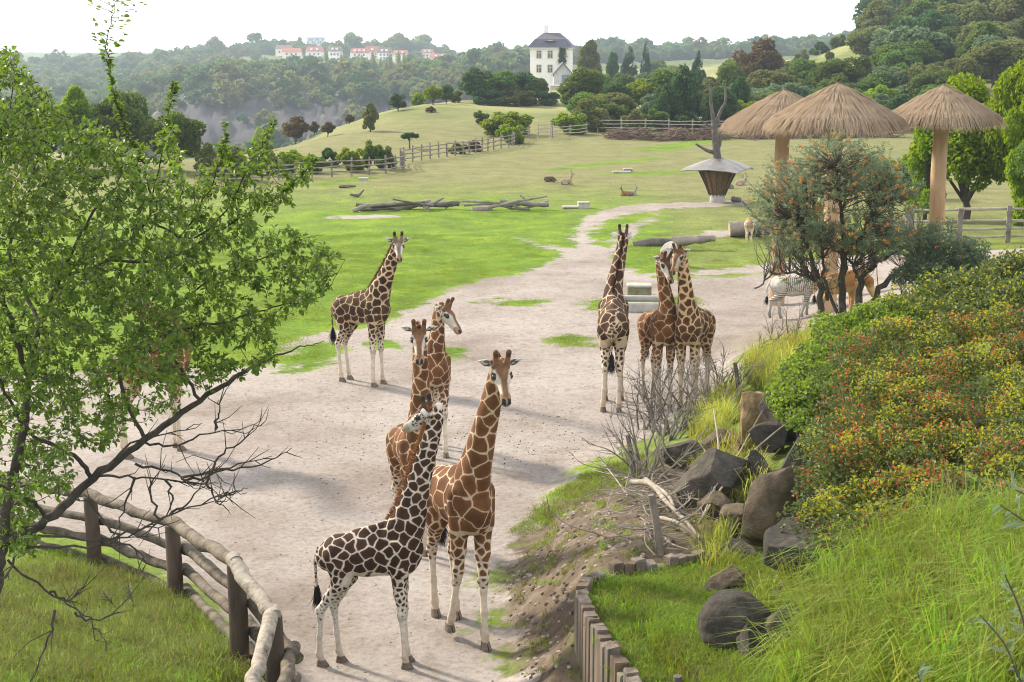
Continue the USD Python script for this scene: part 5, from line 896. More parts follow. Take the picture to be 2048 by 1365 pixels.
# crest and far trees of the right-hand hill
for a in (('tall_dark', 1712, 27, 80, 40, 'dark tree on the skyline at the top of the dry slope', 312), ('round_dark', 1748, 20, 75, 46, 'second dark tree on the skyline of the right hill', 315), ('spire_dark', 1795, -22, 66, 74, 'big pine on the skyline of the right hill', 305), ('spire_dark', 1850, -30, 50, 84, 'pine on the right hill, cut by the top edge', 305), ('tall_olive', 1730, 70, 125, 56, 'olive tree at the right edge of the dry slope', 290), ('bush_green', 1668, 62, 92, 44, 'low shrub on the left skyline of the dry slope', 308), ('bush_dark', 1630, 78, 106, 40, 'dark shrub on the left skyline of the dry slope', 300), ('bush_olive', 1595, 96, 122, 34, 'small olive shrub lowest on the skyline of the dry slope', 290), ('bush_green', 1700, 60, 84, 36, 'green shrub near the top of the dry slope skyline', 312), ('round_olive', 1660, 100, 130, 20, 'small bare-stemmed tree on the dry slope', 270)): T(*a)
hill_kinds = ['round_green', 'round_olive', 'tall_green', 'round_dark', 'bush_green', 'round_grey', 'tall_olive', 'bush_brown', 'round_olive', 'bush_olive']
hrng = np.random.default_rng(21)
for i in range(120):
    Y = hrng.uniform(180, 335); px = hrng.uniform(1735 + (Y < 240) * 60, 2300); g = at_y(px, 100, Y); z = float(ground(g[0], Y)); kd = hill_kinds[hrng.integers(len(hill_kinds))]; H = hrng.uniform(5, 9.5) * (0.65 if kd.startswith('bush') else 1)
    copy_of(KIND[kd], 'tree', ADJ[kd] + ' in the mixed wood covering the right-hand hillside', 'shrub' if kd.startswith('bush') else 'tree', (g[0], Y, z), hrng.uniform(0, 6.28), (H * hrng.uniform(1.05, 1.55),) * 2 + (H,), 'trees covering the right hillside')
# bright trees behind the right-hand fence
def finer(kind, mat, n, leaf, seed, name): return make_tree('tree_' + name, kind, mat, n, leaf, seed)
KIND['tall_fine'] = finer('round', L_YELLOW, 13000, .024, 5, 'fine_yellow'); KIND['round_fine'] = finer('tall', L_YELLOW, 13000, .024, 6, 'fine_tall_yellow'); KIND['round_finegreen'] = finer('round', L_MID, 13000, .024, 8, 'fine_green')
for a in (('tall_fine', 1930, 148, 440, 250, 'bright yellow-green tree with forked trunk behind the right shelter', 62), ('tall_fine', 2045, 66, 450, 200, 'golden yellow tree at the right edge, top highest of the bright trees', 70), ('round_fine', 2055, 150, 470, 170, 'lush green-yellow tree at the right edge below the golden one', 57), ('round_fine', 1850, 195, 440, 110, 'slim yellow-green tree just left of the right shelter trunk', 64), ('bush_yellow', 1790, 285, 395, 110, 'yellow-green shrub between the grey berry shrub and the right trunk', 68), ('round_finegreen', 2150, 200, 480, 240, 'green tree leaning in from beyond the right edge', 52)): T(*a)
# left middle distance behind the big tree
for a in (('round_finegreen', 352, 212, 345, 130, 'round dark green tree behind the big tree, nearest the quarry', 104), ('round_finegreen', 240, 168, 340, 150, 'tall dark green tree behind the upright shoot', 106), ('round_fine', 160, 172, 340, 130, 'bright green willow-like tree behind the big tree', 112), ('round_dark', 60, 190, 340, 150, 'dark tree far left behind the big tree', 108), ('bush_olive', 420, 280, 350, 70, 'olive shrub right of the round dark tree', 106)): T(*a)
# poplars and the trees of the town
for i, (px, yt, yb) in enumerate(((654, 101, 160), (683, 106, 158), (724, 112, 160), (735, 116, 160), (747, 104, 162), (762, 118, 160), (781, 104, 162), (797, 100, 163), (809, 106, 164), (772, 122, 162), (712, 120, 160))):
    T('column_yellow', px, yt - 2, yb, 15, 'slender yellowing poplar in the row below the town', 860, 'tree', 'row of poplars below the town')
T('tall_olive', 600, 74, 104, 22, 'single tall tree on the ridge between the two tower blocks', 1120); T('round_dark', 720, 84, 104, 30, 'dark tree on the ridge above the long red roofs', 1150); T('round_dark', 826, 88, 116, 30, 'dark tree on the ridge in front of the pale block', 1100); T('round_dark', 858, 86, 112, 44, 'broad dark tree on the ridge right of the pale block', 1150)
T('round_yellow', 620, 122, 150, 34, 'yellow tree below the pink house', 930); T('bush_yellow', 700, 138, 165, 60, 'yellow shrub mass at the foot of the poplars', 900); T('round_yellow', 880, 128, 160, 60, 'yellowish tree right of the poplars', 900); T('round_yellow', 925, 120, 150, 50, 'yellowish tree below the white low roof', 900); T('round_yellow', 850, 160, 178, 36, 'small yellow tree on the quarry rim', 640); T('round_yellow', 520, 245, 280, 46, 'yellowing tree at the foot of the quarry', 300)
# woods on the far slopes: one mass
def forest(name, label, count, protos, region, size, seed):
    rng = np.random.default_rng(seed); P = []
    while len(P) < count:
        phi, r = np.radians(rng.uniform(*region[0], 4000)), np.sqrt(rng.uniform(region[1][0]**2, region[1][1]**2, 4000)); x, y = r * np.sin(phi), r * np.cos(phi); z = ground(x, y); ok = region[2](x, y, z, np.degrees(phi), r, rng)
        P += list(np.stack([x, y, z], 1)[ok])
    P = np.array(P[:count]); pi = UsdGeom.PointInstancer.Define(stage, f'/World/{numbered("/World", name)}'); tag(pi, label=label, kind='stuff')
    paths = []
    for i, (kind, mat, n, leaf) in enumerate(protos):
        q = UsdGeom.Xform.Define(stage, f'{pi.GetPath()}/kind_{i + 1}'); r2 = np.random.default_rng(seed + i); blobs = []
        for _ in range(12): a = r2.uniform(0, 2 * math.pi); e = r2.uniform(-.8, 1); c = math.sqrt(1 - e * e); blobs.append((.36 * c * math.cos(a), .36 * c * math.sin(a), .5 + .34 * e, r2.uniform(.14, .22)))
        if kind == 'cone': blobs = [(.25 * (1 - z) * math.cos(z * 40), .25 * (1 - z) * math.sin(z * 40), z, .22 * (1 - z) + .03) for z in np.linspace(.1, .95, 14)]
        pts, d = crown_points(n, blobs, r2); obj('crown', leaf_cards(pts, leaf, r2, d), mat, q); paths.append(q.GetPath())
    pi.CreatePrototypesRel().SetTargets(paths); pi.CreateProtoIndicesAttr(Vt.IntArray.FromNumpy(rng.choice(len(protos), count, p=None).astype(np.int32)))
    pi.CreatePositionsAttr(Vt.Vec3fArray.FromNumpy((P - [0, 0, .4]).astype(np.float32))); s = size[0] * np.exp(rng.normal(0, size[1], count)); pi.CreateScalesAttr(Vt.Vec3fArray.FromNumpy(np.stack([s * rng.uniform(.9, 1.4, count)] * 2 + [s], 1).astype(np.float32)))
    a = rng.uniform(0, math.pi, count); pi.CreateOrientationsAttr(Vt.QuathArray([Gf.Quath(float(math.cos(k)), 0, 0, float(math.sin(k))) for k in a]))
houses = np.array([np.array(p.GetAttribute('xformOp:translate').Get())[:2] for p in stage.GetPrimAtPath('/World').GetChildren() if p.GetName().startswith(('town_house', 'tower_block'))])
def clear_of(x, y): return cKDTree(houses * [1, .35]).query(np.stack([x, y * .35], 1))[0] > 13
def r_slope(x, y, z, ph, r, rng):
    n = meshkit.fbm(np.stack([x * .006, y * .006, 0 * x], -1), 3, 4); ok = clear_of(x, y)
    return ok & ((r > 660) | (ph < -14.5)) & ((n > .43) | (rng.uniform(0, 1, len(x)) < .25)) & ~((r > 850) & (r < 1150) & (ph > -11.5) & (ph < -1.6) & (rng.uniform(0, 1, len(x)) > .03)) & ~((r > 660) & (r < 905) & (ph > -7.8) & (ph < -4.0) & (rng.uniform(0, 1, len(x)) > .12))
pro = [('r', L_MID, 420, .13), ('r', L_DARK, 420, .13), ('r', L_OLIVE, 420, .13), ('r', L_DARK, 380, .13)]
forest('far_wood', 'mixed wood covering the far slopes below the town', 7500, pro, ((-24, 1.5), (560, 1230), r_slope), (6.5, .28), 5)
forest('ridge_wood', 'bluish wooded ridge closing the view behind the villa', 2600, pro, ((1.0, 16), (900, 1260), lambda x, y, z, ph, r, rng: r > 0), (7.5, .25), 6)
forest('valley_scrub', 'scrub on the quarry rim and floor', 420, [('r', L_DARK, 260, .16), ('r', L_OLIVE, 260, .16)], ((-15, -1), (480, 660), lambda x, y, z, ph, r, rng: (r > 590) | (r < 525) | (rng.uniform(0, 1, len(x)) < .10)), (5.0, .35), 7)

# ------------------------------------------------------------------ rail fence at the lookout
LP = [at_z(20, 1105, .3), at_z(190, 1150, .35), at_z(352, 1215, .6), at_z(480, 1345, 1.35), np.array([*at_y(545, 1225, 14.3)[:2], 1.1]), np.array([*at_y(492, 1400, 12.4)[:2], 1.25])]
LT = [at_y(20, 955, LP[0][1])[2], at_y(188, 985, LP[1][1])[2], at_y(345, 1042, LP[2][1])[2], at_y(470, 1118, LP[3][1])[2], at_y(545, 1225, 14.3)[2], at_y(492, 1400, 12.4)[2]]
t = thing('log_fence', 'rustic fence of thick barked logs curving round the grassy bank at lower left', 'fence', (0, 0, 0)); rng = np.random.default_rng(9)
for i, p in enumerate(LP): obj('post', tube([(p[0], p[1], p[2] - .8), (p[0] + .01, p[1], (p[2] + LT[i]) / 2), (p[0], p[1], LT[i] - .06)], [.115, .11, .105], 12, jitter=.05, rng=rng), brownpost, t, smooth=50)
pale_rail = M('debarked_rail', {'g': ('geometry', {}), 'n': ('noise_texture', {'scale': 4.0, 'detail': 8.0, 'roughness': .7}), 'r': ('rgb_ramp', {'ramp': [(.34, (0.0496, 0.03968, 0.03224)), (.42, (0.1686, 0.1488, 0.129)), (.55, (0.2778, 0.2579, 0.2331)), (.7, (0.3075, 0.2877, 0.2629))]}), 'n2': ('noise_texture', {'scale': 18.0, 'detail': 6.0}), 'b': ('bump', {'strength': .6, 'distance': .03}), 'p': ('principled_bsdf', {'roughness': .8, 'specular_ior_level': .2})},
    [('g.position', 'n.vector'), ('g.position', 'n2.vector'), ('n.fac', 'r.fac'), ('r.color', 'p.base_color'), ('n2.fac', 'b.height'), ('b.normal', 'p.normal')], 'p.BSDF')
for i in range(len(LP) - 1):
    a, b = LP[i], LP[i + 1]; d = unit(np.array([*(b - a)[:2], 0])); out = np.array([d[1], -d[0], 0]) * (-1)
    for k, fr in enumerate((0.02, .36, .62, .86)):
        za, zb = LT[i] * (1 - fr) + a[2] * fr, LT[i + 1] * (1 - fr) + b[2] * fr; off = out * (0.0 if k == 0 else .19); r = .072 * rng.uniform(.9, 1.1) * (1.08 if k == 0 else .95)
        A, B_ = np.array([a[0], a[1], za]) + off - d * (.1 if k == 0 else .22), np.array([b[0], b[1], zb]) + off + d * (.06 if k == 0 else .22)
        c = np.linspace(A, B_, 12); c[1:-1] += rng.normal(0, .012, (10, 3)); c[:, 2] -= .03 * np.sin(np.linspace(0, math.pi, 12))
        obj('rail', tube(c, r * np.linspace(1.06, .94, 12) * (1 + rng.normal(0, .025, 12)), 14, jitter=.05, rng=rng), pale_rail if (k == 0 and i >= 3) else bark_light, t, smooth=60)

# ------------------------------------------------------------------ big overhanging tree on the left
def leaf_blades(P, axis, nrm, L, Wd, rng, fold=.22, curl=.25):
    """single leaves: pointed oval, folded along the rib and bent back"""
    n = len(P); a = unit(axis); b = unit(np.cross(nrm, a)); c = np.cross(a, b); L = (L * rng.uniform(.55, 1.3, n))[:, None]; W_ = (Wd * rng.uniform(.8, 1.15, n))[:, None]
    base, m1, m2, tip = P, P + a * L * .38 - c * L * .02, P + a * L * .72 - c * L * curl * .35, P + a * L - c * L * curl
    l1, r1 = m1 + b * W_ * .5 + c * W_ * fold, m1 - b * W_ * .5 + c * W_ * fold; l2, r2 = m2 + b * W_ * .36 + c * W_ * fold * .7, m2 - b * W_ * .36 + c * W_ * fold * .7
    V = np.stack([base, m1, m2, tip, l1, r1, l2, r2], 1); k = np.arange(n)[:, None] * 8
    F = np.array([[0, 4, 1], [0, 1, 5], [4, 6, 1], [1, 6, 2], [1, 2, 7], [1, 7, 5], [6, 3, 2], [2, 3, 7]])
    return V.reshape(-1, 3), np.vstack([k + q for q in F])
L_BIG = leafy('leaves_big_tree', [(0, (.040, .070, .012)), (.15, (.075, .115, .016)), (.5, (.125, .175, .024)), (.88, (.20, .24, .04)), (.96, (.24, .27, .05)), (.988, (.50, .34, .045)), (1, (.55, .30, .06))], .42, .4, .7, 0, 1.5, 2.15)
bt_bark = plain('big_tree_bark', (.018, .016, .016), (.07, .06, .055), 9, .85, .8, 30, (1, 1, 1))
def px3(l): return np.array([at_y(a, b, Y) for a, b, Y in l])
rng = np.random.default_rng(31); O = at_z(-70, 1365, 3.0); O = np.array([O[0], 11.0, float(ground(O[0], 11.0)) - .2])
BR = [('trunk', [(-70, 1480, 11), (-40, 1300, 11), (-8, 1170, 11), (4, 1085, 11)], [.125, .105, .09, .08]),
      ('limb', [(4, 1095, 11), (18, 985, 11), (44, 860, 11.1), (58, 760, 11.2), (80, 650, 11.4), (118, 560, 11.6), (170, 450, 11.7), (230, 380, 11.8)], [.075, .066, .06, .05, .04, .03, .022, .015]),
      ('limb', [(0, 1090, 11), (95, 1040, 11), (185, 958, 11.2), (290, 880, 11.5), (400, 800, 11.8), (480, 750, 12), (545, 716, 12.1), (600, 696, 12.2), (648, 682, 12.2)], [.075, .066, .058, .050, .04, .03, .018, .010, .005]),
      ('limb', [(185, 960, 11.2), (150, 912, 11.1), (70, 872, 10.9), (20, 800, 10.8), (-30, 690, 10.8)], [.035, .03, .025, .02, .015]),
      ('limb', [(58, 760, 11.2), (20, 640, 11), (-10, 540, 10.9), (-20, 420, 11), (10, 280, 11.2), (25, 160, 11.3)], [.04, .035, .03, .022, .014, .006]),
      ('limb', [(80, 650, 11.4), (40, 560, 11.8), (20, 500, 12), (60, 380, 12.1), (90, 260, 12.1)], [.03, .026, .022, .014, .006]),
      ('limb', [(118, 560, 11.6), (210, 520, 11.6), (300, 430, 11.6), (286, 330, 11.5), (256, 268, 11.5), (236, 212, 11.5), (220, 150, 11.5), (213, 90, 11.5), (226, 25, 11.5), (240, -40, 11.5)], [.026, .022, .018, .014, .012, .010, .008, .007, .005, .003]),
      ('limb', [(210, 520, 11.6), (330, 520, 11.9), (430, 468, 12), (505, 420, 12.1), (565, 384, 12.1), (605, 350, 12.1), (632, 315, 12.1)], [.022, .019, .016, .012, .009, .006, .003]),
      ('limb', [(300, 440, 11.6), (385, 480, 11.8), (462, 405, 11.8), (505, 320, 11.8), (550, 238, 11.8)], [.018, .015, .011, .007, .003]), ('limb', [(330, 520, 11.9), (420, 380, 11.8), (445, 300, 11.8), (452, 245, 11.8)], [.014, .010, .006, .003]), ('limb', [(300, 430, 11.6), (325, 300, 11.4), (340, 210, 11.4), (350, 165, 11.4)], [.012, .008, .005, .002]),
      ('limb', [(290, 880, 11.5), (240, 760, 11.4), (265, 700, 11.4), (360, 660, 11.5), (460, 640, 11.7), (560, 612, 11.8), (640, 592, 11.9), (690, 520, 11.9)], [.03, .026, .022, .018, .014, .010, .006, .003]),
      ('limb', [(400, 800, 11.8), (350, 720, 12), (330, 640, 12.1), (420, 560, 12.2), (520, 520, 12.2), (600, 480, 12.2), (650, 470, 12.2)], [.026, .022, .018, .014, .010, .006, .003]), ('limb', [(95, 1040, 11), (60, 1000, 10.7), (-20, 960, 10.5), (-60, 900, 10.4)], [.03, .025, .02, .015])]
DEAD = [[(200, 952, 11.2), (270, 955, 11.3), (370, 965, 11.4), (412, 969, 11.4)], [(270, 928, 11.3), (340, 945, 11.4), (380, 962, 11.4), (436, 967, 11.4)], [(412, 968, 11.4), (440, 915, 11.4), (485, 880, 11.4), (520, 842, 11.4)], [(370, 962, 11.4), (450, 945, 11.4), (530, 925, 11.4), (584, 896, 11.4)], [(365, 955, 11.4), (460, 935, 11.4), (545, 912, 11.4)], [(290, 885, 11.5), (360, 890, 11.5), (430, 862, 11.4), (520, 853, 11.4)], [(430, 860, 11.4), (440, 830, 11.4), (437, 800, 11.4)], [(75, 1072, 10.9), (210, 1078, 11), (330, 1034, 11.1), (440, 993, 11.2), (494, 986, 11.2)], [(440, 993, 11.2), (460, 985, 11.2), (495, 978, 11.2)], [(52, 1096, 10.9), (200, 1092, 11), (290, 1060, 11.1), (360, 1040, 11.1)], [(15, 1120, 10.8), (90, 1180, 10.7), (170, 1230, 10.7), (212, 1283, 10.7)], [(100, 1185, 10.7), (140, 1196, 10.7), (180, 1150, 10.7)], [(150, 1225, 10.7), (190, 1240, 10.7), (245, 1225, 10.7)],
        [(110, 1220, 10.7), (95, 1290, 10.6), (60, 1365, 10.6)], [(320, 1040, 11.1), (300, 980, 11.2), (330, 930, 11.2)], [(412, 968, 11.4), (430, 1000, 11.4), (445, 1010, 11.4)], [(210, 1078, 11), (280, 1105, 11), (290, 1132, 11)], [(240, 1070, 11), (180, 1010, 11.1), (140, 1000, 11.1)], [(330, 960, 11.3), (345, 1010, 11.3), (300, 1060, 11.3)], [(200, 950, 11.2), (260, 890, 11.3), (330, 870, 11.4), (400, 850, 11.4)], [(40, 1100, 10.8), (0, 1170, 10.7), (-30, 1200, 10.7)], [(270, 955, 11.3), (250, 1010, 11.3), (225, 1080, 11.3)], [(340, 1030, 11.1), (380, 1000, 11.1), (420, 940, 11.2)]]
t = thing('tree', 'big leafy tree with a dark trunk overhanging the log fence on the left', 'tree', O)
nodes, nrad = [], []
for nm, pts, rs in BR:
    c = catmull(px3(pts), 6); c[1:-1] += rng.normal(0, .008, (len(c) - 2, 3)); r = .58 * np.interp(np.linspace(0, 1, len(c)), np.linspace(0, 1, len(rs)), rs); obj(nm, tube(c - O, r, 10, jitter=.08, rng=rng), bt_bark, t, smooth=60)
    if nm == 'limb': nodes.append(c[4:]); nrad.append(r[4:])
dead = []
for pts in DEAD:
    c = catmull(px3(pts), 5); c[1:-1] += rng.normal(0, .010, (len(c) - 2, 3)); dead.append(tube(c - O, np.linspace(.012, .003, len(c)), 6))
    for _ in range(5):
        i = rng.integers(2, len(c)); d = unit(c[i] - c[i - 1] + rng.normal(0, .035, 3)); L_ = rng.uniform(.10, .38); q = np.array([c[i], c[i] + d * L_ * .5 + rng.normal(0, .012, 3), c[i] + d * L_ + [0, 0, rng.normal(.03, .05)]]); dead.append(tube(q - O, [.005, .0035, .002], 5))
obj('bare_twigs', join(dead), bt_bark, t)
POLY = sg.Polygon([(-140, 60), (30, 95), (60, 140), (95, 175), (110, 225), (200, 245), (300, 300), (330, 235), (352, 240), (370, 340), (430, 330), (440, 250), (470, 320), (535, 250), (560, 260), (540, 350), (630, 305), (640, 340), (590, 400), (555, 440), (610, 470), (648, 480), (690, 515), (655, 590), (560, 640), (555, 715), (470, 760), (420, 760), (300, 830), (215, 905), (165, 900), (150, 960), (120, 1010), (100, 960), (60, 1000), (110, 1050), (70, 1110), (-140, 1120)])
att = []
while len(att) < 3300:
    x, y = rng.uniform(-140, 700), rng.uniform(60, 1120)
    if POLY.contains(sg.Point(x, y)) and rng.random() < (1.0 if x < 420 else .8) * (1 if y < 780 else .7): att.append(at_y(x, y, rng.uniform(9.9, 12.9) if x < 380 else rng.uniform(11.2, 12.8)))
att = np.array(att); N_ = np.vstack(nodes); d0 = cKDTree(N_).query(att)[0]; att = att[np.argsort(d0)]
twigs, LPs, LA, LN = [], [], [], []
pool = [N_]; tree_ = cKDTree(N_); add_ = []
for i, a in enumerate(att):
    if i % 60 == 0 and add_: N_ = np.vstack([N_] + add_); tree_ = cKDTree(N_); add_ = []
    d, j = tree_.query(a); s0 = N_[j]; d_ = a - s0; L_ = np.linalg.norm(d_)
    if L_ < .04 or L_ > .75: continue
    if L_ > .9: s0 = a - d_ / L_ * .9 if False else s0
    mid_ = s0 + d_ * .5 + rng.normal(0, .05, 3) * min(1, L_ * 2) - np.array([0, 0, .03]); c = catmull([s0, mid_, a], 4)
    twigs.append(tube(c - O, np.linspace(.0065 if L_ > .3 else .004, .0015, len(c)), 4, cap=False)); add_.append(c[3:])
    nl = int(np.clip(L_ / .026, 10, 24)); u = rng.uniform(.15 if L_ < .5 else .35, 1.0, nl); k = u * (len(c) - 1); ii = np.minimum(k.astype(int), len(c) - 2); fr = (k - ii)[:, None]; P = c[ii] * (1 - fr) + c[ii + 1] * fr; T_ = unit(c[ii + 1] - c[ii])
    sd = unit(np.cross(T_, rng.normal(0, 1, (nl, 3)))); LPs.append(P + sd * .008); LA.append(T_ * .55 + sd + np.array([0, 0, -.12])); LN.append(unit(np.array([0, 0, 1.0]) + rng.normal(0, .45, (nl, 3))))
# the upright shoot and other leaders carry leaves of their own
for nm, pts, rs in BR[6:11]:
    c = catmull(px3(pts), 6); keep = c[len(c) // 3:]
    n_ = len(keep) * 9; k = rng.uniform(0, len(keep) - 1.01, n_); ii = k.astype(int); P = keep[ii] + (keep[ii + 1] - keep[ii]) * (k - ii)[:, None]; T_ = unit(keep[ii + 1] - keep[ii]); sd = unit(np.cross(T_, rng.normal(0, 1, (n_, 3))))
    if nm == 'limb' and pts[-1][1] < 0:
        w = k / len(keep); wide = np.clip((w - .55) * 3, 0, 1)[:, None] * rng.uniform(0, .24, (n_, 1)); P = P + sd * wide
        for q in range(0, n_, 7): twigs.append(tube(np.array([keep[ii[q]], P[q]]) - O, [.003, .0015], 4, cap=False))
    LPs.append(P); LA.append(T_ * .4 + sd); LN.append(unit(np.array([0, 0, 1.0]) + rng.normal(0, .5, (n_, 3))))
obj('twigs', join(twigs), bt_bark, t, kind='stuff')
LPs, LA, LN = np.vstack(LPs), np.vstack(LA), np.vstack(LN); order = np.argsort(LPs[:, 1] + rng.uniform(0, .6, len(LPs)))
one = order[:300]
for i in one: obj('leaf', leaf_blades(LPs[i:i + 1] - O, LA[i:i + 1], LN[i:i + 1], .062, .040, rng), L_BIG, t)
rest = order[300:]; obj('foliage', leaf_blades(LPs[rest] - O, LA[rest], LN[rest], .052, .034, rng), L_BIG, t, kind='stuff')

# ------------------------------------------------------------------ shrubs on the right bank
def shrub(name, label, poly_px, depth, n, leaf, mats, seed, elong=1.5, clump=(.22, .5), nclump=90, twigs=40, twig_mat=None, berries=None, lift=0.0, thick=.5):
    """leaf clumps laid over the body of the shrub; depth(px, py) gives the distance at which its surface stands"""
    rng = np.random.default_rng(seed); pg = sg.Polygon(poly_px); x0, y0, x1, y1 = pg.bounds; C = []
    while len(C) < nclump:
        x, y = rng.uniform(x0, x1), rng.uniform(y0, y1)
        if pg.contains(sg.Point(x, y)): q_ = hit(x, y)[1]; p = at_y(x, y, min(q_ - .35, depth(x, y)) + rng.uniform(-.25, .3)); C.append((*p, rng.uniform(*clump)))
    C = np.array(C); base = C[:, :3].mean(0); o = on(base[0], base[1]); t = thing(name, label, 'shrub', o)
    for mat, frac, kind, sz, el in mats:
        if kind == 'patch': cl = rng.choice(nclump, max(2, int(nclump * .42)), replace=False); sub = C[cl].copy(); sub[:, 2] += sub[:, 3] * .12; sub[:, 3] *= .95
        else: sub = C
        P, d = crown_points(int(n * frac), sub, rng, .55); g = ground(P[:, 0], P[:, 1]); P[:, 2] = np.maximum(P[:, 2], g + .03)
        obj('foliage', leaf_cards(P - o, leaf * sz, rng, d, el), mat, t, kind='stuff')
    tw = []
    for _ in range(twigs):
        i = rng.integers(nclump); p = C[i, :3]; d = unit(rng.normal(0, 1, 3) + np.array([0, -.35, .5])); r0 = np.array([p[0] + rng.normal(0, .2), p[1] + .25, max(float(ground(p[0], p[1])), p[2] - 1.0)]); e = p + d * C[i, 3] * rng.uniform(.8, 1.35); tw.append(tube(catmull([r0, (r0 + p) / 2 + rng.normal(0, .08, 3), p, e], 4) - o, np.linspace(.014, .003, 13), 5))
    if tw: obj('twigs', join(tw), twig_mat or darkwood, t, kind='stuff')
    if berries:
        mat, nb, sz = berries; P, d = crown_points(nb // 6, C[rng.choice(nclump, nclump // 2, replace=False)], rng, .85); P = (P[:, None] + rng.normal(0, sz * 1.6, (len(P), 6, 3))).reshape(-1, 3)
        m = trimesh.creation.icosahedron(); V = (P[:, None] - o + np.array(m.vertices)[None] * sz).reshape(-1, 3); F = (np.arange(len(P))[:, None, None] * 12 + np.array(m.faces)[None]).reshape(-1, 3); obj('berries', (V, F), mat, t, kind='stuff')
    return t
L_BER = leafy('leaves_berberis', [(0, (0.04368, 0.06442, 0.01848)), (.5, (0.1092, 0.1409, 0.02904)), (.85, (0.2038, 0.2214, 0.0396)), (1, (0.3203, 0.2684, 0.0396))], .32, .35, .5, 0)
L_BERY = leafy('leaves_berberis_yellow', [(0, (0.1498, 0.1632, 0.0192)), (.5, (0.2808, 0.24, 0.024)), (.8, (0.337, 0.192, 0.032)), (1, (0.3744, 0.1248, 0.048))], .4, .4, .4, 0)
L_RED = leafy('leaves_berberis_red', [(0, (0.2489, 0.06554, 0.033)), (.5, (0.3266, 0.131, 0.066)), (1, (0.3577, 0.2359, 0.0792))], .3, .4, .4, 0)
red_berry = M('red_berry', {'p': ('principled_bsdf', {'base_color': (.30, .04, .025), 'roughness': .3})}, [], 'p.BSDF')
dBer = lambda x, y: np.interp(y, [560, 620, 760, 900, 1120], [27, 25, 21.5, 19, 15.9])
shrub('berry_bush', 'large barberry bush with red berries and yellowing leaves covering the right bank', [(1610, 1085), (1600, 985), (1630, 830), (1640, 760), (1700, 700), (1800, 650), (1900, 665), (2000, 630), (2160, 630), (2160, 1090), (2000, 1090), (1900, 1070), (1800, 1100), (1700, 1120)], dBer, 92000, .040, [(L_BER, .64, 'all', 1, 1.5), (L_BERY, .25, 'patch', .95, 1.5), (L_RED, .10, 'patch', .8, 1.3)], 3, nclump=330, clump=(.16, .40), twigs=130, twig_mat=greywood, berries=(red_berry, 2400, .011))
L_LIME = leafy('leaves_lime', [(0, (0.08505, 0.1375, 0.01716)), (.6, (0.2126, 0.2625, 0.02574)), (1, (0.3544, 0.3375, 0.0429))], .42, .4, .4, 0)
shrub('lime_shrub', 'low bright yellow-green shrub between the zebra and the tall ochre rock', [(1560, 800), (1590, 720), (1640, 690), (1640, 650), (1700, 640), (1800, 600), (1830, 640), (1700, 720), (1640, 800), (1600, 850)], lambda x, y: np.interp(y, [600, 700, 850], [29.5, 26, 21]), 24000, .05, [(L_LIME, .7, 'all', 1, 1.6), (L_BER, .3, 'all', 1, 1.6)], 4, nclump=110, clump=(.2, .38), twigs=30)
shrub('olive_shrub', 'olive and gold shrub at the right edge below the rail fence', [(1800, 620), (1860, 580), (1960, 550), (2060, 525), (2160, 520), (2160, 620), (2000, 640), (1900, 660)], lambda x, y: np.interp(y, [480, 660], [33, 27.5]), 24000, .06, [(L_BER, .8, 'all', 1, 1.5), (L_BERY, .2, 'all', 1, 1.5)], 5, nclump=110, clump=(.3, .55), twigs=25)
L_BUCK = leafy('leaves_buckthorn', [(0, (.065, .09, .062)), (.5, (.125, .16, .12)), (1, (.20, .24, .19))], .3, .5, .35, 0, 1.2, 2.1)
L_BUCKY = leafy('leaves_buckthorn_warm', [(0, (.10, .12, .05)), (1, (.22, .22, .09))], .35, .5, .35, 0)
orange_berry = M('orange_berry', {'p': ('principled_bsdf', {'base_color': (.55, .20, .02), 'roughness': .35})}, [], 'p.BSDF')
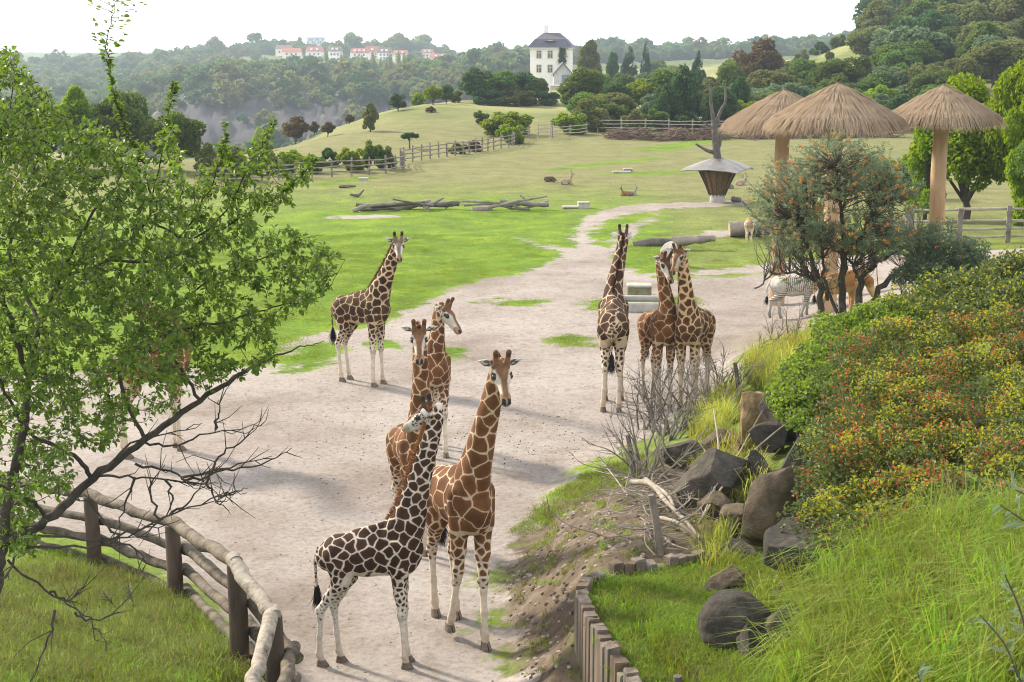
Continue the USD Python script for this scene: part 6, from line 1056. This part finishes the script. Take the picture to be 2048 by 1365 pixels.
def buckthorn():
    rng = np.random.default_rng(8); Y = 36.0; k = mpp(at_y(1680, 450, Y)); o = on(at_y(1680, 640, Y)[0], Y); t = thing('sea_buckthorn', 'grey-green sea buckthorn full of orange berries with several dark stems', 'shrub', o); C = []
    while len(C) < 230:
        a, q = rng.uniform(0, 2 * math.pi), rng.uniform(.05, 1) ** .5; x, y = 1676 + 158 * q * math.cos(a), 428 + 138 * q * math.sin(a)
        if y > 500 and abs(x - 1680) < 120 and rng.random() < .75: continue
        C.append((*at_y(x, y, Y + rng.uniform(-1.5, 1.5)), rng.uniform(.14, .30)))
    C = np.array(C); stems = []
    for bx, by, path in ((1643, 640, [(1640, 580), (1625, 520), (1600, 450)]), (1680, 640, [(1684, 560), (1690, 480), (1680, 400), (1670, 330)]), (1684, 560, [(1700, 500), (1740, 440), (1780, 400)]), (1720, 645, [(1722, 570), (1745, 530), (1800, 500), (1830, 470)]), (1722, 575, [(1712, 540), (1690, 520), (1650, 480)]), (1690, 640, [(1660, 590), (1630, 560), (1590, 545), (1545, 552), (1512, 580)]), (1730, 640, [(1760, 580), (1800, 540), (1840, 520)]), (1655, 600, [(1648, 540), (1640, 470), (1620, 380)])):
        c = catmull([at_y(bx, by, Y) if by < 630 else on(at_y(bx, by, Y)[0], Y) - [0, 0, .2]] + [at_y(a, b, Y + rng.uniform(-.5, .5)) for a, b in path], 5); c[1:] += rng.normal(0, .03, (len(c) - 1, 3)); stems.append(c); obj('stem', tube(c - o, np.linspace(.11 if by > 630 and len(path) < 5 else .05, .02, len(c)), 7, jitter=.1, rng=rng), bark_dark, t)
    S = np.vstack(stems); tr = cKDTree(S); tw = []; lp, la = [], []; bp = []
    for c in C:
        for _ in range(6):
            e = c[:3] + rng.normal(0, .75, 3) * c[3]; s = S[tr.query(e - [0, 0, .3])[1]]; m = (s + e) / 2 + rng.normal(0, .12, 3); cc = catmull([s, m, e], 4); tw.append(tube(cc - o, np.linspace(.012, .004, len(cc)), 4, cap=False))
            d = unit(e - m); tip = e + d * rng.uniform(.15, .35); q = rng.uniform(0, 1, 26)[:, None]; P = m * .35 + e * .65 + (tip - (m * .35 + e * .65)) * q; sd = unit(np.cross(d, rng.normal(0, 1, (26, 3)))); lp.append(P); la.append(d * .8 + sd)
            if rng.random() < .26: q = rng.uniform(0, .6, 14)[:, None]; bp.append(e + (tip - e) * q + rng.normal(0, .018, (14, 3)))
    obj('twigs', join(tw), bark_dark, t, kind='stuff'); lp, la = np.vstack(lp), np.vstack(la); w = rng.random(len(lp)) < .72
    for sel, mt in ((w, L_BUCK), (~w, L_BUCKY)): obj('foliage', leaf_blades(lp[sel] - o, la[sel], unit(rng.normal(0, 1, (sel.sum(), 3))), .095, .024, rng, .1, .15), mt, t, kind='stuff')
    bp = np.vstack(bp); m = trimesh.creation.icosahedron(); obj('berries', ((bp[:, None] - o + np.array(m.vertices)[None] * .015).reshape(-1, 3), (np.arange(len(bp))[:, None, None] * 12 + np.array(m.faces)[None]).reshape(-1, 3)), orange_berry, t, kind='stuff')
buckthorn()
shrub('sea_buckthorn', 'lower grey-green buckthorn in front of the right shelter trunk', [(1790, 560), (1800, 510), (1860, 470), (1900, 455), (1950, 490), (1990, 520), (1960, 560), (1860, 580)], lambda x, y: 35.0, 15000, .03, [(L_BUCK, .8, 'all', 1, 4.0), (L_BUCKY, .2, 'all', 1, 4.0)], 9, nclump=50, clump=(.2, .42), twigs=30, twig_mat=bark_dark, berries=(orange_berry, 240, .018))
# buckthorn shoots close to the lookout, lower right
def sprig(name, label, stems, leafL, leafW, seed, o):
    rng = np.random.default_rng(seed); t = thing(name, label, 'shrub', o)
    for pts in stems:
        c = catmull(px3(pts), 6); obj('stem', tube(c - o, np.linspace(.008, .003, len(c)), 7), bark_dark, t); n = 24; q = np.linspace(.06, 1, n) * (len(c) - 1.01); ii = q.astype(int); P = c[ii] + (c[ii + 1] - c[ii]) * (q - ii)[:, None]; T_ = unit(c[ii + 1] - c[ii]); sd = unit(np.cross(T_, rng.normal(0, 1, (n, 3))))
        for j in range(n): obj('leaf', leaf_blades(P[j:j + 1] - o, (T_ * .75 + sd)[j:j + 1], unit(rng.normal(0, 1, (1, 3)) + [0, 0, 1]), leafL, leafW, rng, .12, .25), L_BUCK, t)
so = on(2.4, 5.6)
sprig('buckthorn_shoot', 'blurred grey-green buckthorn shoot entering low at the right edge', [[(2200, 1200, 6.2), (2120, 1090, 6.2), (2060, 1050, 6.2), (2000, 1010, 6.2)], [(2180, 1080, 6.2), (2090, 1010, 6.3), (2030, 980, 6.3)]], .085, .016, 3, so)
sprig('buckthorn_shoot', 'grey-green buckthorn shoots in the lower right corner in front of the long grass', [[(2100, 1450, 6.3), (2040, 1360, 6.3), (2010, 1290, 6.3), (1960, 1230, 6.3)], [(2110, 1380, 6.3), (2060, 1290, 6.3), (2040, 1220, 6.3), (2010, 1150, 6.3)], [(1900, 1460, 6.4), (1850, 1390, 6.4), (1835, 1345, 6.4)]], .085, .016, 4, so + [0.05, 0, 0])

# ------------------------------------------------------------------ dry brush, stakes
def dead_shrub(name, label, bases, n, size, seed, lean=(0, 0), mat=None, cat='dead shrub', group=None):
    rng = np.random.default_rng(seed); o = hit(*bases[0]); t = thing(name, label, cat, o, 0, group)
    for i in range(n):
        b = hit(*bases[i % len(bases)]) + np.array([*rng.normal(0, .10, 2), -.05]); L = size * rng.uniform(.5, 1.15); d = unit(np.array([rng.normal(lean[0], .42), rng.normal(lean[1], .3), 1.0])); pts = [b]; cur = b
        for _ in range(4): d = unit(d + rng.normal(0, .16, 3)); cur = cur + d * L / 4; pts.append(cur)
        c = catmull(pts, 3); parts_ = [tube(c - o, np.linspace(.020, .005, len(c)) * rng.uniform(.6, 1.4), 6)]
        for _ in range(9):
            j = rng.integers(3, len(c)); q = unit(unit(c[j] - c[j - 1]) + rng.normal(0, .55, 3)); l = L * rng.uniform(.12, .42); e1 = c[j] + q * l * .5; e2 = e1 + unit(q + rng.normal(0, .3, 3)) * l * .5; parts_.append(tube(np.array([c[j], e1, e2]) - o, [.008, .005, .0025], 5))
            if rng.random() < .6: e3 = e1 + unit(q + rng.normal(0, .6, 3)) * l * .35; parts_.append(tube(np.array([e1, e3]) - o, [.004, .002], 4))
        obj('branch', join(parts_), mat or (darkwood if rng.random() < .55 else greywood), t)
    return t
dead_shrub('dead_shrub', 'tangled leafless dark shrub in front of the nuzzling giraffes', [(1290, 860), (1330, 870), (1370, 860), (1310, 840), (1400, 840), (1350, 880), (1420, 850)], 52, 1.5, 3, (.02, 0))
dead_shrub('dead_shrub', 'upright leafless twigs with a few buds, left of the dark ledge rock', [(1283, 960), (1290, 970), (1275, 950), (1320, 960)], 18, 1.6, 4, (.05, 0), greywood)
dead_shrub('dead_shrub', 'thin bare twigs standing left of the tall ochre rock', [(1440, 790), (1470, 780), (1420, 800)], 18, 1.3, 5, (0, 0))
dead_shrub('dead_shrub', 'thin grey saplings between the zebra and the lime shrub', [(1510, 730), (1550, 715), (1590, 705)], 14, 1.1, 6, (0, 0), greywood)
dead_shrub('dead_shrub', 'small dry stems in the grass beside the middle post of the log fence', [(250, 1245), (262, 1250), (240, 1240)], 5, .55, 7, (0, 0), darkwood)
# heap of bleached branches
o = hit(1330, 1050); rng = np.random.default_rng(12); t = thing('brushwood_heap', 'heap of bleached crooked branches against the wooden stake', 'branch heap', o)
bleached = plain('bleached_branch', (0.1364, 0.1178, 0.0992), (0.3224, 0.2914, 0.2542), 6, .85, .5, 24)
def hp(px, py, up): p = hit(px, py); p[2] += up; return p
for pts, r in (([(1262, 1000, .30), (1300, 1010, .35), (1330, 1040, .30), (1365, 1060, .18), (1400, 1090, .08)], .045), ([(1290, 1000, .35), (1335, 1035, .35), (1350, 1050, .2)], .035), ([(1320, 1055, .15), (1360, 1075, .2), (1400, 1095, .05)], .03), ([(1400, 1060, .1), (1430, 1020, .4), (1435, 960, .55), (1425, 890, .7)], .022), ([(1395, 1065, .12), (1470, 1000, .5), (1560, 940, .7), (1620, 915, .8)], .016), ([(1405, 1050, .1), (1480, 960, .5), (1530, 900, .8), (1560, 880, .9)], .014), ([(1235, 945, .0), (1200, 945, .1), (1165, 930, .3), (1130, 935, .35)], .008), ([(1255, 1015, .2), (1215, 970, .3), (1170, 925, .4)], .014), ([(1260, 980, .2), (1215, 975, .25), (1180, 970, .3)], .010), ([(1330, 1085, .05), (1345, 1110, .15), (1375, 1120, .15)], .022), ([(1290, 1060, .1), (1290, 1100, .1), (1310, 1125, .1)], .012)):
    c = catmull([hp(*q) for q in pts], 5); obj('branch', tube(c - o, r * np.linspace(1.1, .55, len(c)) * (1 + rng.normal(0, .05, len(c))), 8, jitter=.08, rng=rng), bleached, t, smooth=60)
for i in range(120):
    a = hp(rng.normal(1335, 50), rng.normal(1025, 38), rng.uniform(.02, .3)); ang = rng.normal(0.4 if i % 2 else 2.4, .6); L = rng.uniform(.35, 1.0); d = np.array([math.cos(ang), math.sin(ang) * .7, rng.normal(.05, .25)]); m = a + d * L * .5 + rng.normal(0, .06, 3); e = a + d * L; parts_ = [tube(catmull([a, m, e], 4) - o, np.linspace(.014, .005, 9) * rng.uniform(.6, 1.3), 6)]
    for _ in range(2): q = m + (e - m) * rng.uniform(0, .8); parts_.append(tube(np.array([q, q + unit(d + rng.normal(0, .7, 3)) * rng.uniform(.1, .3)]) - o, [.006, .0025], 5))
    obj('branch', join(parts_), bleached if rng.random() < .7 else greywood, t)
for nm, b, tp, r, lab in (('wooden_stake', (1325, 1108), (1302, 990), .055, 'thick grey stake leaning in the heap of bleached branches'), ('wooden_stake', (1272, 952), (1255, 870), .045, 'thin dark stake left of the leafless twigs'), ('wooden_stake', (1480, 790), (1470, 726), .05, 'short dark stake left of the tall ochre rock'), ('wooden_stake', (1357, 1420), (1355, 1352), .05, 'top of a grey post at the bottom edge, in the grassy bed'), ('wooden_stake', (1660, 690), (1635, 640), .10, 'short dark tree stub leaning below the grey berry shrub')):
    p = hit(*b); q = at_y(tp[0], tp[1], p[1]); o2 = p; t = thing(nm, lab, 'stake', p); obj('shaft', tube(np.array([p - [0, 0, .3], (p + q) / 2, q]) - o2, [r * 1.1, r, r * .95], 10, jitter=.06), greywood if r > .05 else darkwood, t, smooth=50)

# ------------------------------------------------------------------ zebra and antelopes
def quadruped(name, label, base, heading, H, coat, seed=1, res=.02, graze=True, legs=None, cat='zebra', horns=0.0):
    rng = np.random.default_rng(seed); s = H / 1.4; hd = math.radians(heading); fx = np.array([math.sin(hd), math.cos(hd), 0]); fy = np.array([-fx[1], fx[0], 0]); base = np.asarray(base, float)
    W = lambda x, y, z: base + (fx * x + fy * y + np.array([0, 0, 1.0]) * z) * s
    B = Body(); R = lambda *a: [q * s for q in a]; N = fy
    B.add(W(.42, 0, 1.02), W(-.10, 0, .98), .30 * s, .30 * s, .05, N, .80, 'torso'); B.add(W(-.10, 0, .98), W(-.52, 0, 1.04), .30 * s, .27 * s, .06 * s, N, .86, 'torso'); B.add(W(.45, 0, 1.22), W(.2, 0, 1.2), .14 * s, .10 * s, .1 * s, N, .6, 'torso')
    lg = legs or [(.46, .12), (.30, -.12), (-.45, .12), (-.66, -.12)]
    for i, (x, y) in enumerate(lg):
        fr, q = i < 2, (1 if i % 2 == 0 else -1)
        if fr: ch = [W(.42, q * .12, 1.0), W(.42 + (x - .42) * .3, q * .12, .72), W(.42 + (x - .42) * .6, y, .48), W(x - .01, y, .14), W(x + .02, y, .03)]; rr = R(.16, .095, .058, .042, .050)
        else: ch = [W(-.48, q * .13, 1.05), W(-.42, q * .14, .80), W(-.58 + (x + .55) * .7, y, .52), W(x - .03, y, .14), W(x, y, .03)]; rr = R(.22, .13, .062, .042, .050)
        B.chain(ch, rr, .04 * s, f'leg{i}')
    if graze: hp_, hn = W(1.02, 0, .78), W(.95, 0, .98); f = unit(fx * .55 - np.array([0, 0, .83])); 
    else: hp_, hn = W(.92, 0, 1.62), W(.82, 0, 1.35); f = unit(fx * .85 - np.array([0, 0, .5]))
    B.chain([W(.48, 0, 1.12), W(.72, 0, 1.12 if graze else 1.25), hn, hp_], R(.24, .19, .145, .115), .05 * s, 'neck', n=N, sq=.75)
    lat = fy; hu = np.cross(f, lat) * 1.0; hu = hu if hu[2] > 0 or graze else -hu
    B.chain([hp_, hp_ + f * .20 * s, hp_ + f * .42 * s, hp_ + f * .5 * s], R(.115, .105, .07, .06), .03 * s, 'head', n=lat, sq=.85)
    for q in (-1, 1): B.add(hp_ + lat * q * .06 * s - f * .03 * s, hp_ + lat * q * .11 * s - f * .19 * s, .035 * s, .02 * s, .015, tag='ear')
    B.chain([W(-.76, 0, 1.18), W(-.86, 0, .95), W(-.86, 0, .62)], R(.035, .025, .018), .02 * s, 'tail')
    V, F, tg, uu = B.build(res * s); loc = (V - base) / s; x, z = loc @ fx, loc[:, 2]; leg = np.char.startswith(tg, 'leg'); y = loc @ fy
    light = np.tile(coat['l'], (len(V), 1)).astype(float); dark = np.tile(coat['d'], (len(V), 1)).astype(float)
    if coat.get('stripes'):
        wob = (meshkit.noise(loc * 7, seed) - .5) * .9
        ph = np.where(leg & (z < .95), z * 95, np.where(tg == 'neck', x * 88, np.where(tg == 'head', x * 60 + z * 30, x * 108 + (z - 1.0) * 14 * np.sign(x))))
        rump = np.clip((-.33 - x) / .12, 0, 1) * (z > .88); ph = ph * (1 - rump) + rump * (z * 80)
        patch = np.sin(ph + wob) * .012 - np.where(tg == 'torso', np.interp(z, [.72, .80, .86], [.05, .015, 0]), 0) - .004 - .05 * rump
        patch = np.where(leg & (z < .5), -.01, patch); light = light * (1 - .55 * np.clip((.45 - z) / .4, 0, 1)[:, None])
    else:
        patch = np.full(len(V), -.05); bl = np.interp(z, [.75, .95], [0, 1])[:, None]; light = np.array(coat['d']) * (1 - bl) + light * bl if not leg.all() else light; light = np.where(leg[:, None], np.array(coat['leg']), light)
    t = thing(name, label, cat, base); obj('body', (V - base, F), coat_mat, t, smooth=True, attrs={'patch': patch, 'light': light, 'dark': dark})
    for q in (-1, 1): m = trimesh.creation.icosphere(1, .022 * s); obj('eye', (np.array(m.vertices) + hp_ + f * .14 * s + lat * q * .092 * s + hu * .02 - base, m.faces), eye_mat, t, smooth=True)
    if coat.get('stripes'):
        k = rng.uniform(0, 1, 380); c = catmull([W(.40, 0, 1.32), W(.72, 0, 1.30 if graze else 1.43), hn + np.array([0, 0, .13]) * s, hp_ + np.array([0, 0, .11]) * s], 6); q = k * (len(c) - 1.01); ii = q.astype(int); P = c[ii] + (c[ii + 1] - c[ii]) * (q - ii)[:, None]; obj('mane', strands(P - base, np.tile([0, 0, 1.0], (380, 1)) + fx * .2, .10 * s, .008 * s, rng, .1), hair_black, t)
    e = W(-.86, 0, .66); obj('tail_tuft', strands(np.tile(e - base, (90, 1)) + rng.normal(0, .012 * s, (90, 3)), np.tile([0, 0, -1.0], (90, 1)), .28 * s, .006 * s, rng, .1), hair_black, t)
    if horns:
        for q in (-1, 1): b0 = hp_ + lat * q * .04 * s - f * .02 * s + hu * .08 * s; obj('horn', tube([b0 - base, b0 + (hu * .4 - f * .6) * horns * s - base, b0 + (hu * .5 - f * 1.1) * horns * s + lat * q * .05 - base], [.018 * s, .013 * s, .005 * s], 6), horn_mat, t)
    return t
ZEB = dict(l=(.42, .405, .38), d=(.025, .022, .020), stripes=True); ELA = dict(l=(.25,.11,.04), d=(.50, .34, .2), leg=(.36, .22, .12)); ANT = dict(l=(.25, .16, .10), d=(.55, .46, .36), leg=(.52, .42, .33))
quadruped('zebra', 'finely striped zebra grazing beside the left shelter trunk', hit(1588, 637), 88, 1.42, ZEB, 3, .020, legs=[(.42, .13), (.20, -.10), (-.42, -.02), (-.72, .10)])
quadruped('eland', 'rust-coloured antelope grazing behind the dark stems of the berry-covered grey shrub', hit(1678, 634), 70, 1.38, ELA, 4, .024, cat='antelope')
quadruped('antelope', 'small fawn antelope seen from behind at the thick log', hit(1497, 482), 5, 1.0, ANT, 5, .026, cat='antelope', horns=.2)
def resting(label, px, py, heading, s, c, seed, neck=True):
    rng = np.random.default_rng(seed); b = hit(px, py); hd = math.radians(heading); fx = np.array([math.sin(hd), math.cos(hd), 0]); fy = np.array([-fx[1], fx[0], 0]); W = lambda x, y, z: b + (fx * x + fy * y + np.array([0, 0, 1.0]) * z) * s
    B = Body(); B.add(W(.25, 0, .30), W(-.35, 0, .28), .26 * s, .25 * s, .05, fy, .9, 'torso')
    for q in (-1, 1): B.chain([W(-.35, q * .2, .2), W(-.05, q * .28, .10), W(-.4, q * .26, .06)], [.13 * s, .06 * s, .04 * s], .04, 'leg'); B.chain([W(.3, q * .15, .18), W(.55, q * .17, .09), W(.28, q * .2, .05)], [.09 * s, .05 * s, .04 * s], .04, 'leg')
    if neck: B.chain([W(.32, 0, .42), W(.48, 0, .72), W(.52, 0, .92)], [.15 * s, .09 * s, .075 * s], .04, 'neck'); B.chain([W(.52, 0, .93), W(.66, 0, .90), W(.78, 0, .86)], [.08 * s, .06 * s, .035 * s], .02, 'head')
    else: B.chain([W(.32, 0, .35), W(.52, 0, .28), W(.72, 0, .12)], [.15 * s, .1 * s, .05 * s], .04, 'neck')
    for q in (-1, 1): B.add(W(.50, q * .05, .97) if neck else W(.55, q * .06, .34), W(.42, q * .11, 1.10) if neck else W(.48, q * .14, .42), .025 * s, .012 * s, .02, tag='ear')
    V, F, tg, uu = B.build(.035 * s); z = (V[:, 2] - b[2]) / s; l = np.tile(c, (len(V), 1)) * (1 + .5 * np.clip((.25 - z) / .2, 0, 1))[:, None]; t = thing('antelope', label, 'antelope', b); obj('body', (V - b, F), coat_mat, t, smooth=True, attrs={'patch': np.full(len(V), -.05), 'light': l, 'dark': l})
    if neck:
        for q in (-1, 1): obj('horn', tube(np.array([W(.52, q * .03, 1.0), W(.44, q * .06, 1.22), W(.40, q * .09, 1.40)]) - b, [.02 * s, .014 * s, .006 * s], 5), horn_mat, t)
resting('fawn antelope resting with its head up, below the green strip', 1133, 370, 70, .7, (0.262, 0.200, 0.154), 1); resting('dark brown animal curled up on the meadow, left of the resting fawn antelope', 1099, 364, 90, .6, (.08, .05, .04), 2, False); resting('brown antelope resting right of the sandy pale block', 1251, 392, 260, .5, (0.185, 0.108, 0.062), 3); resting('grey antelope resting beside the brown one in mid meadow', 1264, 391, 110, .48, (0.231, 0.209, 0.185), 4); resting('light antelope resting right of the hay feeder', 1482, 371, 75, .62, (0.293, 0.231, 0.185), 5); resting('small grey antelope lying half behind the hay feeder', 1454, 378, 80, .6, (0.143, 0.132, 0.121), 6, False)
b = hit(1341, 540); boulder(1322, 488, 1362, 540, 0.0, 'pale rounded stone behind the heads of the nuzzling giraffes', concrete, 22, .7, 3, .05)

# ------------------------------------------------------------------ grass, pebbles
def grass_mat(name, c0, c1, c2): return leafy(name, [(0, c0), (.5, c1), (.86, c2), (.97, (.30, .28, .13)), (1, (.34, .28, .14))], .42, .55, .3, .38, 1.3, 2.05)
G_LONG = grass_mat('grass_long', (0.0867, 0.1196, 0.0168), (0.1785, 0.207, 0.0294), (0.2754, 0.2668, 0.05775)); G_SHORT = grass_mat('grass_short', (0.0816, 0.1196, 0.0147), (0.1581, 0.1978, 0.0273), (0.255, 0.2576, 0.0525)); G_DULL = grass_mat('grass_dull', (0.0765, 0.0874, 0.0231), (0.1377, 0.1426, 0.042), (0.2346, 0.2024, 0.08925)); G_YEL = grass_mat('grass_yellow', (0.163, 0.174, 0.035), (0.245, 0.229, 0.052), (0.294, 0.261, 0.092))
def tuft(n, rad, h, w, arch, rng):
    a = rng.uniform(0, 2 * math.pi, n); q = rad * np.sqrt(rng.uniform(0, 1, n)); P = np.stack([q * np.cos(a), q * np.sin(a), np.full(n, -.03)], 1); H = h * rng.uniform(.5, 1.15, n); th = rng.uniform(0, 2 * math.pi, n); d = np.stack([np.cos(th), np.sin(th), 0 * th], 1); sd = np.stack([-d[:, 1], d[:, 0], 0 * th], 1) * (w * rng.uniform(.7, 1.2, n))[:, None]; ar = (arch * rng.uniform(.2, 1.2, n) * H)[:, None]; up = np.array([0, 0, 1.0])
    p1 = P + d * ar * .18 + up * (H * .5)[:, None]; p2 = P + d * ar * .6 + up * (H * .88)[:, None]; p3 = P + d * ar * 1.25 + up * (H * (.98 - .45 * arch * rng.uniform(.3, 1, n)))[:, None]
    V = np.stack([P - sd * .8, P + sd * .8, p1 + sd, p1 - sd, p2 + sd * .7, p2 - sd * .7, p3], 1).reshape(-1, 3); k = np.arange(n)[:, None] * 7
    return V, np.vstack([k + x for x in ([0, 1, 2], [0, 2, 3], [3, 2, 4], [3, 4, 5], [5, 4, 6])])
def scatter(name, label, P, protos, seed, smin=.75, smax=1.3, cover='grass'):
    rng = np.random.default_rng(seed); P = np.asarray(P); pi = UsdGeom.PointInstancer.Define(stage, f'/World/{numbered("/World", name)}'); tag(pi, label=label, kind='stuff'); paths = []
    for i, (m, mat) in enumerate(protos): q = UsdGeom.Xform.Define(stage, f'{pi.GetPath()}/kind_{i + 1}'); obj('blades' if cover == 'grass' else 'stone', m, mat, q); paths.append(q.GetPath())
    n = len(P); pi.CreatePrototypesRel().SetTargets(paths); pi.CreateProtoIndicesAttr(Vt.IntArray.FromNumpy(rng.integers(0, len(protos), n).astype(np.int32))); pi.CreatePositionsAttr(Vt.Vec3fArray.FromNumpy(P.astype(np.float32)))
    s = rng.uniform(smin, smax, n); pi.CreateScalesAttr(Vt.Vec3fArray.FromNumpy(np.stack([s, s, s * rng.uniform(.8, 1.2, n)], 1).astype(np.float32))); a = rng.uniform(0, math.pi, n); pi.CreateOrientationsAttr(Vt.QuathArray([Gf.Quath(float(math.cos(k)), 0, 0, float(math.sin(k))) for k in a]))
def fill(poly_px, n, seed, z=1.0, keep=None):
    """points spread evenly over the ground inside an outline"""
    rng = np.random.default_rng(seed); pg = sg.Polygon([hit(*p)[:2] for p in poly_px]).buffer(0); x0, y0, x1, y1 = pg.bounds; out = np.zeros((0, 2))
    while len(out) < n:
        q = rng.uniform((x0, y0), (x1, y1), (n * 2, 2)); q = q[shapely.contains_xy(pg, q[:, 0], q[:, 1])]
        if keep is not None: q = q[keep(q, rng)]
        out = np.vstack([out, q])
    out = out[:n]; return np.stack([out[:, 0], out[:, 1], ground(out[:, 0], out[:, 1])], 1)
g = np.random.default_rng(50)
inside = sg.Polygon(list(line[1:]) + [tuple(at_z(1700, 1090, 1.8)[:2]), tuple(at_z(2000, 1450, 2.8)[:2])]).buffer(-.06)
short = [(tuft(150, .22, .11, .0035, .7, g), G_SHORT), (tuft(140, .22, .15, .0035, .8, g), G_SHORT), (tuft(130, .22, .13, .0035, .9, g), G_DULL)]
longg = [(tuft(85, .14, .62, .0055, .95, g), G_LONG), (tuft(75, .14, .50, .005, 1.15, g), G_LONG), (tuft(55, .12, .75, .006, .8, g), G_SHORT), (tuft(40, .2, .50, .005, .9, g), G_YEL), (tuft(16, .1, .85, .004, .4, g), G_DULL)]
midg = [(tuft(120, .2, .22, .004, .9, g), G_SHORT), (tuft(110, .2, .26, .004, .8, g), G_DULL), (tuft(110, .2, .18, .004, 1.0, g), G_LONG)]
bed = fill([(1168, 1176), (1220, 1150), (1330, 1132), (1480, 1110), (1640, 1130), (1640, 1280), (1560, 1420), (1290, 1400), (1235, 1310), (1195, 1240)], 1500, 1, keep=lambda q, r: shapely.contains_xy(inside, q[:, 0], q[:, 1])); scatter('bed_grass', 'short lush grass in the bed behind the palisade', bed, short, 1)
scatter('long_grass', 'long arching grass on the lower right bank', np.vstack([fill([(1640, 1240), (1720, 1180), (1800, 1130), (1920, 1080), (2120, 1060), (2160, 1420), (1590, 1430), (1600, 1330)], 800, 2), fill([(1380, 1110), (1460, 1105), (1470, 1150), (1420, 1150)], 14, 3), fill([(1520, 1200), (1600, 1220), (1650, 1260), (1560, 1290)], 12, 13)]), longg, 2, .45, 1.3)
scatter('bank_grass', 'tufted grass on the bank behind the log fence', np.vstack([fill([(-60, 1180), (120, 1110), (200, 1150), (350, 1215), (470, 1330), (500, 1420), (-60, 1420)], 1500, 4), fill([(200, 1165), (345, 1222), (470, 1345), (400, 1300)], 120, 5)]), midg, 3)
scatter('slope_grass', 'bright grass above the rocks and below the lime shrub', np.vstack([fill([(1500, 720), (1590, 690), (1640, 700), (1580, 780), (1500, 760)], 260, 6), fill([(1395, 880), (1420, 800), (1480, 760), (1470, 850), (1440, 900)], 90, 7), fill([(1400, 930), (1500, 910), (1540, 1000), (1420, 1020)], 60, 14)]), midg + longg[3:4], 4, .9, 1.4)
scatter('yellow_tuft', 'yellowish grass tuft beside the tall ochre rock', fill([(1400, 880), (1435, 830), (1450, 880)], 26, 8), longg[3:4], 5, .6, .9)
strip = fill([(1015, 1080), (1090, 1005), (1180, 948), (1262, 918), (1330, 905), (1330, 945), (1220, 985), (1130, 1025), (1060, 1065)], 420, 9); scatter('strip_grass', 'thin grass along the sand above the soil heap', strip, [(tuft(70, .2, .07, .0035, .8, g), G_DULL), (tuft(60, .2, .06, .0035, .8, g), G_SHORT)], 6)
scatter('soil_tufts', 'sparse grass tufts on the soil heap', fill([(1040, 1365), (1010, 1150), (1130, 1020), (1400, 960), (1340, 1110), (1180, 1150), (1150, 1365)], 130, 10), [(tuft(50, .12, .08, .0035, .9, g), G_DULL), (tuft(40, .10, .10, .0035, .9, g), G_SHORT)], 7)
def on_lawn(q, r): return ~shapely.contains_xy(DIRT.buffer(-.25), q[:, 0], q[:, 1]) & (r.uniform(0, 1, len(q)) < .25 + .75 * (meshkit.noise(np.stack([q[:, 0] * .45, q[:, 1] * .45, 0 * q[:, 0]], -1), 5) > .42))
scatter('lawn_grass', 'short tussocks of the green lawn beside the sand', np.vstack([fill([(0, 740), (420, 735), (640, 720), (640, 660), (800, 630), (900, 575), (1110, 520), (1020, 470), (600, 470), (0, 480)], 5200, 11, keep=on_lawn), fill([(940, 620), (940, 596), (1400, 590), (1400, 625)], 130, 15, keep=on_lawn), fill([(1090, 697), (1090, 670), (1200, 670), (1200, 697)], 60, 16, keep=on_lawn), fill([(1200, 540), (1240, 480), (1500, 440), (1800, 440), (1800, 530), (1500, 535)], 900, 17, keep=on_lawn)]), [(tuft(70, .35, .065, .006, .8, g), G_SHORT), (tuft(70, .35, .055, .006, .9, g), G_SHORT), (tuft(60, .35, .05, .006, .9, g), G_DULL)], 8, .7, 1.2)
def pebble(seed, flat=.6): m = trimesh.creation.icosphere(1); v = np.array(m.vertices) * (1 + .5 * (meshkit.noise(np.array(m.vertices) * 1.7 + seed, seed)[:, None] - .5)); return v * [1, .8, flat], np.array(m.faces)
pb = plain('pebble_grey', (.14, .12, .105), (.36, .32, .29), 3, .9, .3, 10); dg = plain('dung', (.022, .018, .015), (.05, .042, .035), 3, .9, .3, 10)
P = fill([(560, 1400), (480, 1150), (300, 900), (700, 660), (1100, 560), (1400, 560), (1500, 720), (1260, 900), (1000, 1080), (1020, 1400)], 1500, 12); scatter('pebbles', 'small stones strewn over the sandy paddock', P + [0, 0, .004], [(tuple([pebble(k)[0] * .018, pebble(k)[1]]), pb) for k in range(3)], 9, .4, 1.3, 'stone')
P = np.vstack([fill([(880, 900), (900, 830), (1100, 800), (1200, 850), (1150, 940), (950, 940)], 150, 13), fill([(600, 820), (800, 800), (800, 1000), (640, 1000)], 60, 18), fill([(1200, 870), (1300, 830), (1250, 920)], 70, 19)]); scatter('droppings', 'dark droppings scattered on the sand behind the giraffes', P + [0, 0, .006], [(tuple([pebble(k + 9)[0] * .015, pebble(k)[1]]), dg) for k in range(2)], 10, .6, 1.2, 'stone')
P = fill([(1040, 1365), (1010, 1150), (1130, 1020), (1400, 960), (1340, 1110), (1180, 1150), (1150, 1365)], 700, 14); scatter('soil_stones', 'stones and clods on the soil heap', P, [(tuple([pebble(k + 20)[0] * .035, pebble(k)[1]]), pb if k % 2 else MAT['boulder_brown']) for k in range(4)], 11, .3, 1.4, 'stone')

# ------------------------------------------------------------------ air
haze_mat = usdkit.material(stage, '/World/Looks/haze', {'v': ('principled_volume', {'color': (.66, .82, 1.0), 'density': .00022, 'anisotropy': .3})}, [], volume='v.volume')
zlo, zhi = float(GZ.min()) - 1.5, 60.0
m = trimesh.creation.box([13000, 13000, zhi - zlo]); obj('haze', (np.array(m.vertices) + [0, 0, (zlo + zhi) / 2], np.array(m.faces)), haze_mat, kind='stuff', label='thin summer haze over the valley')
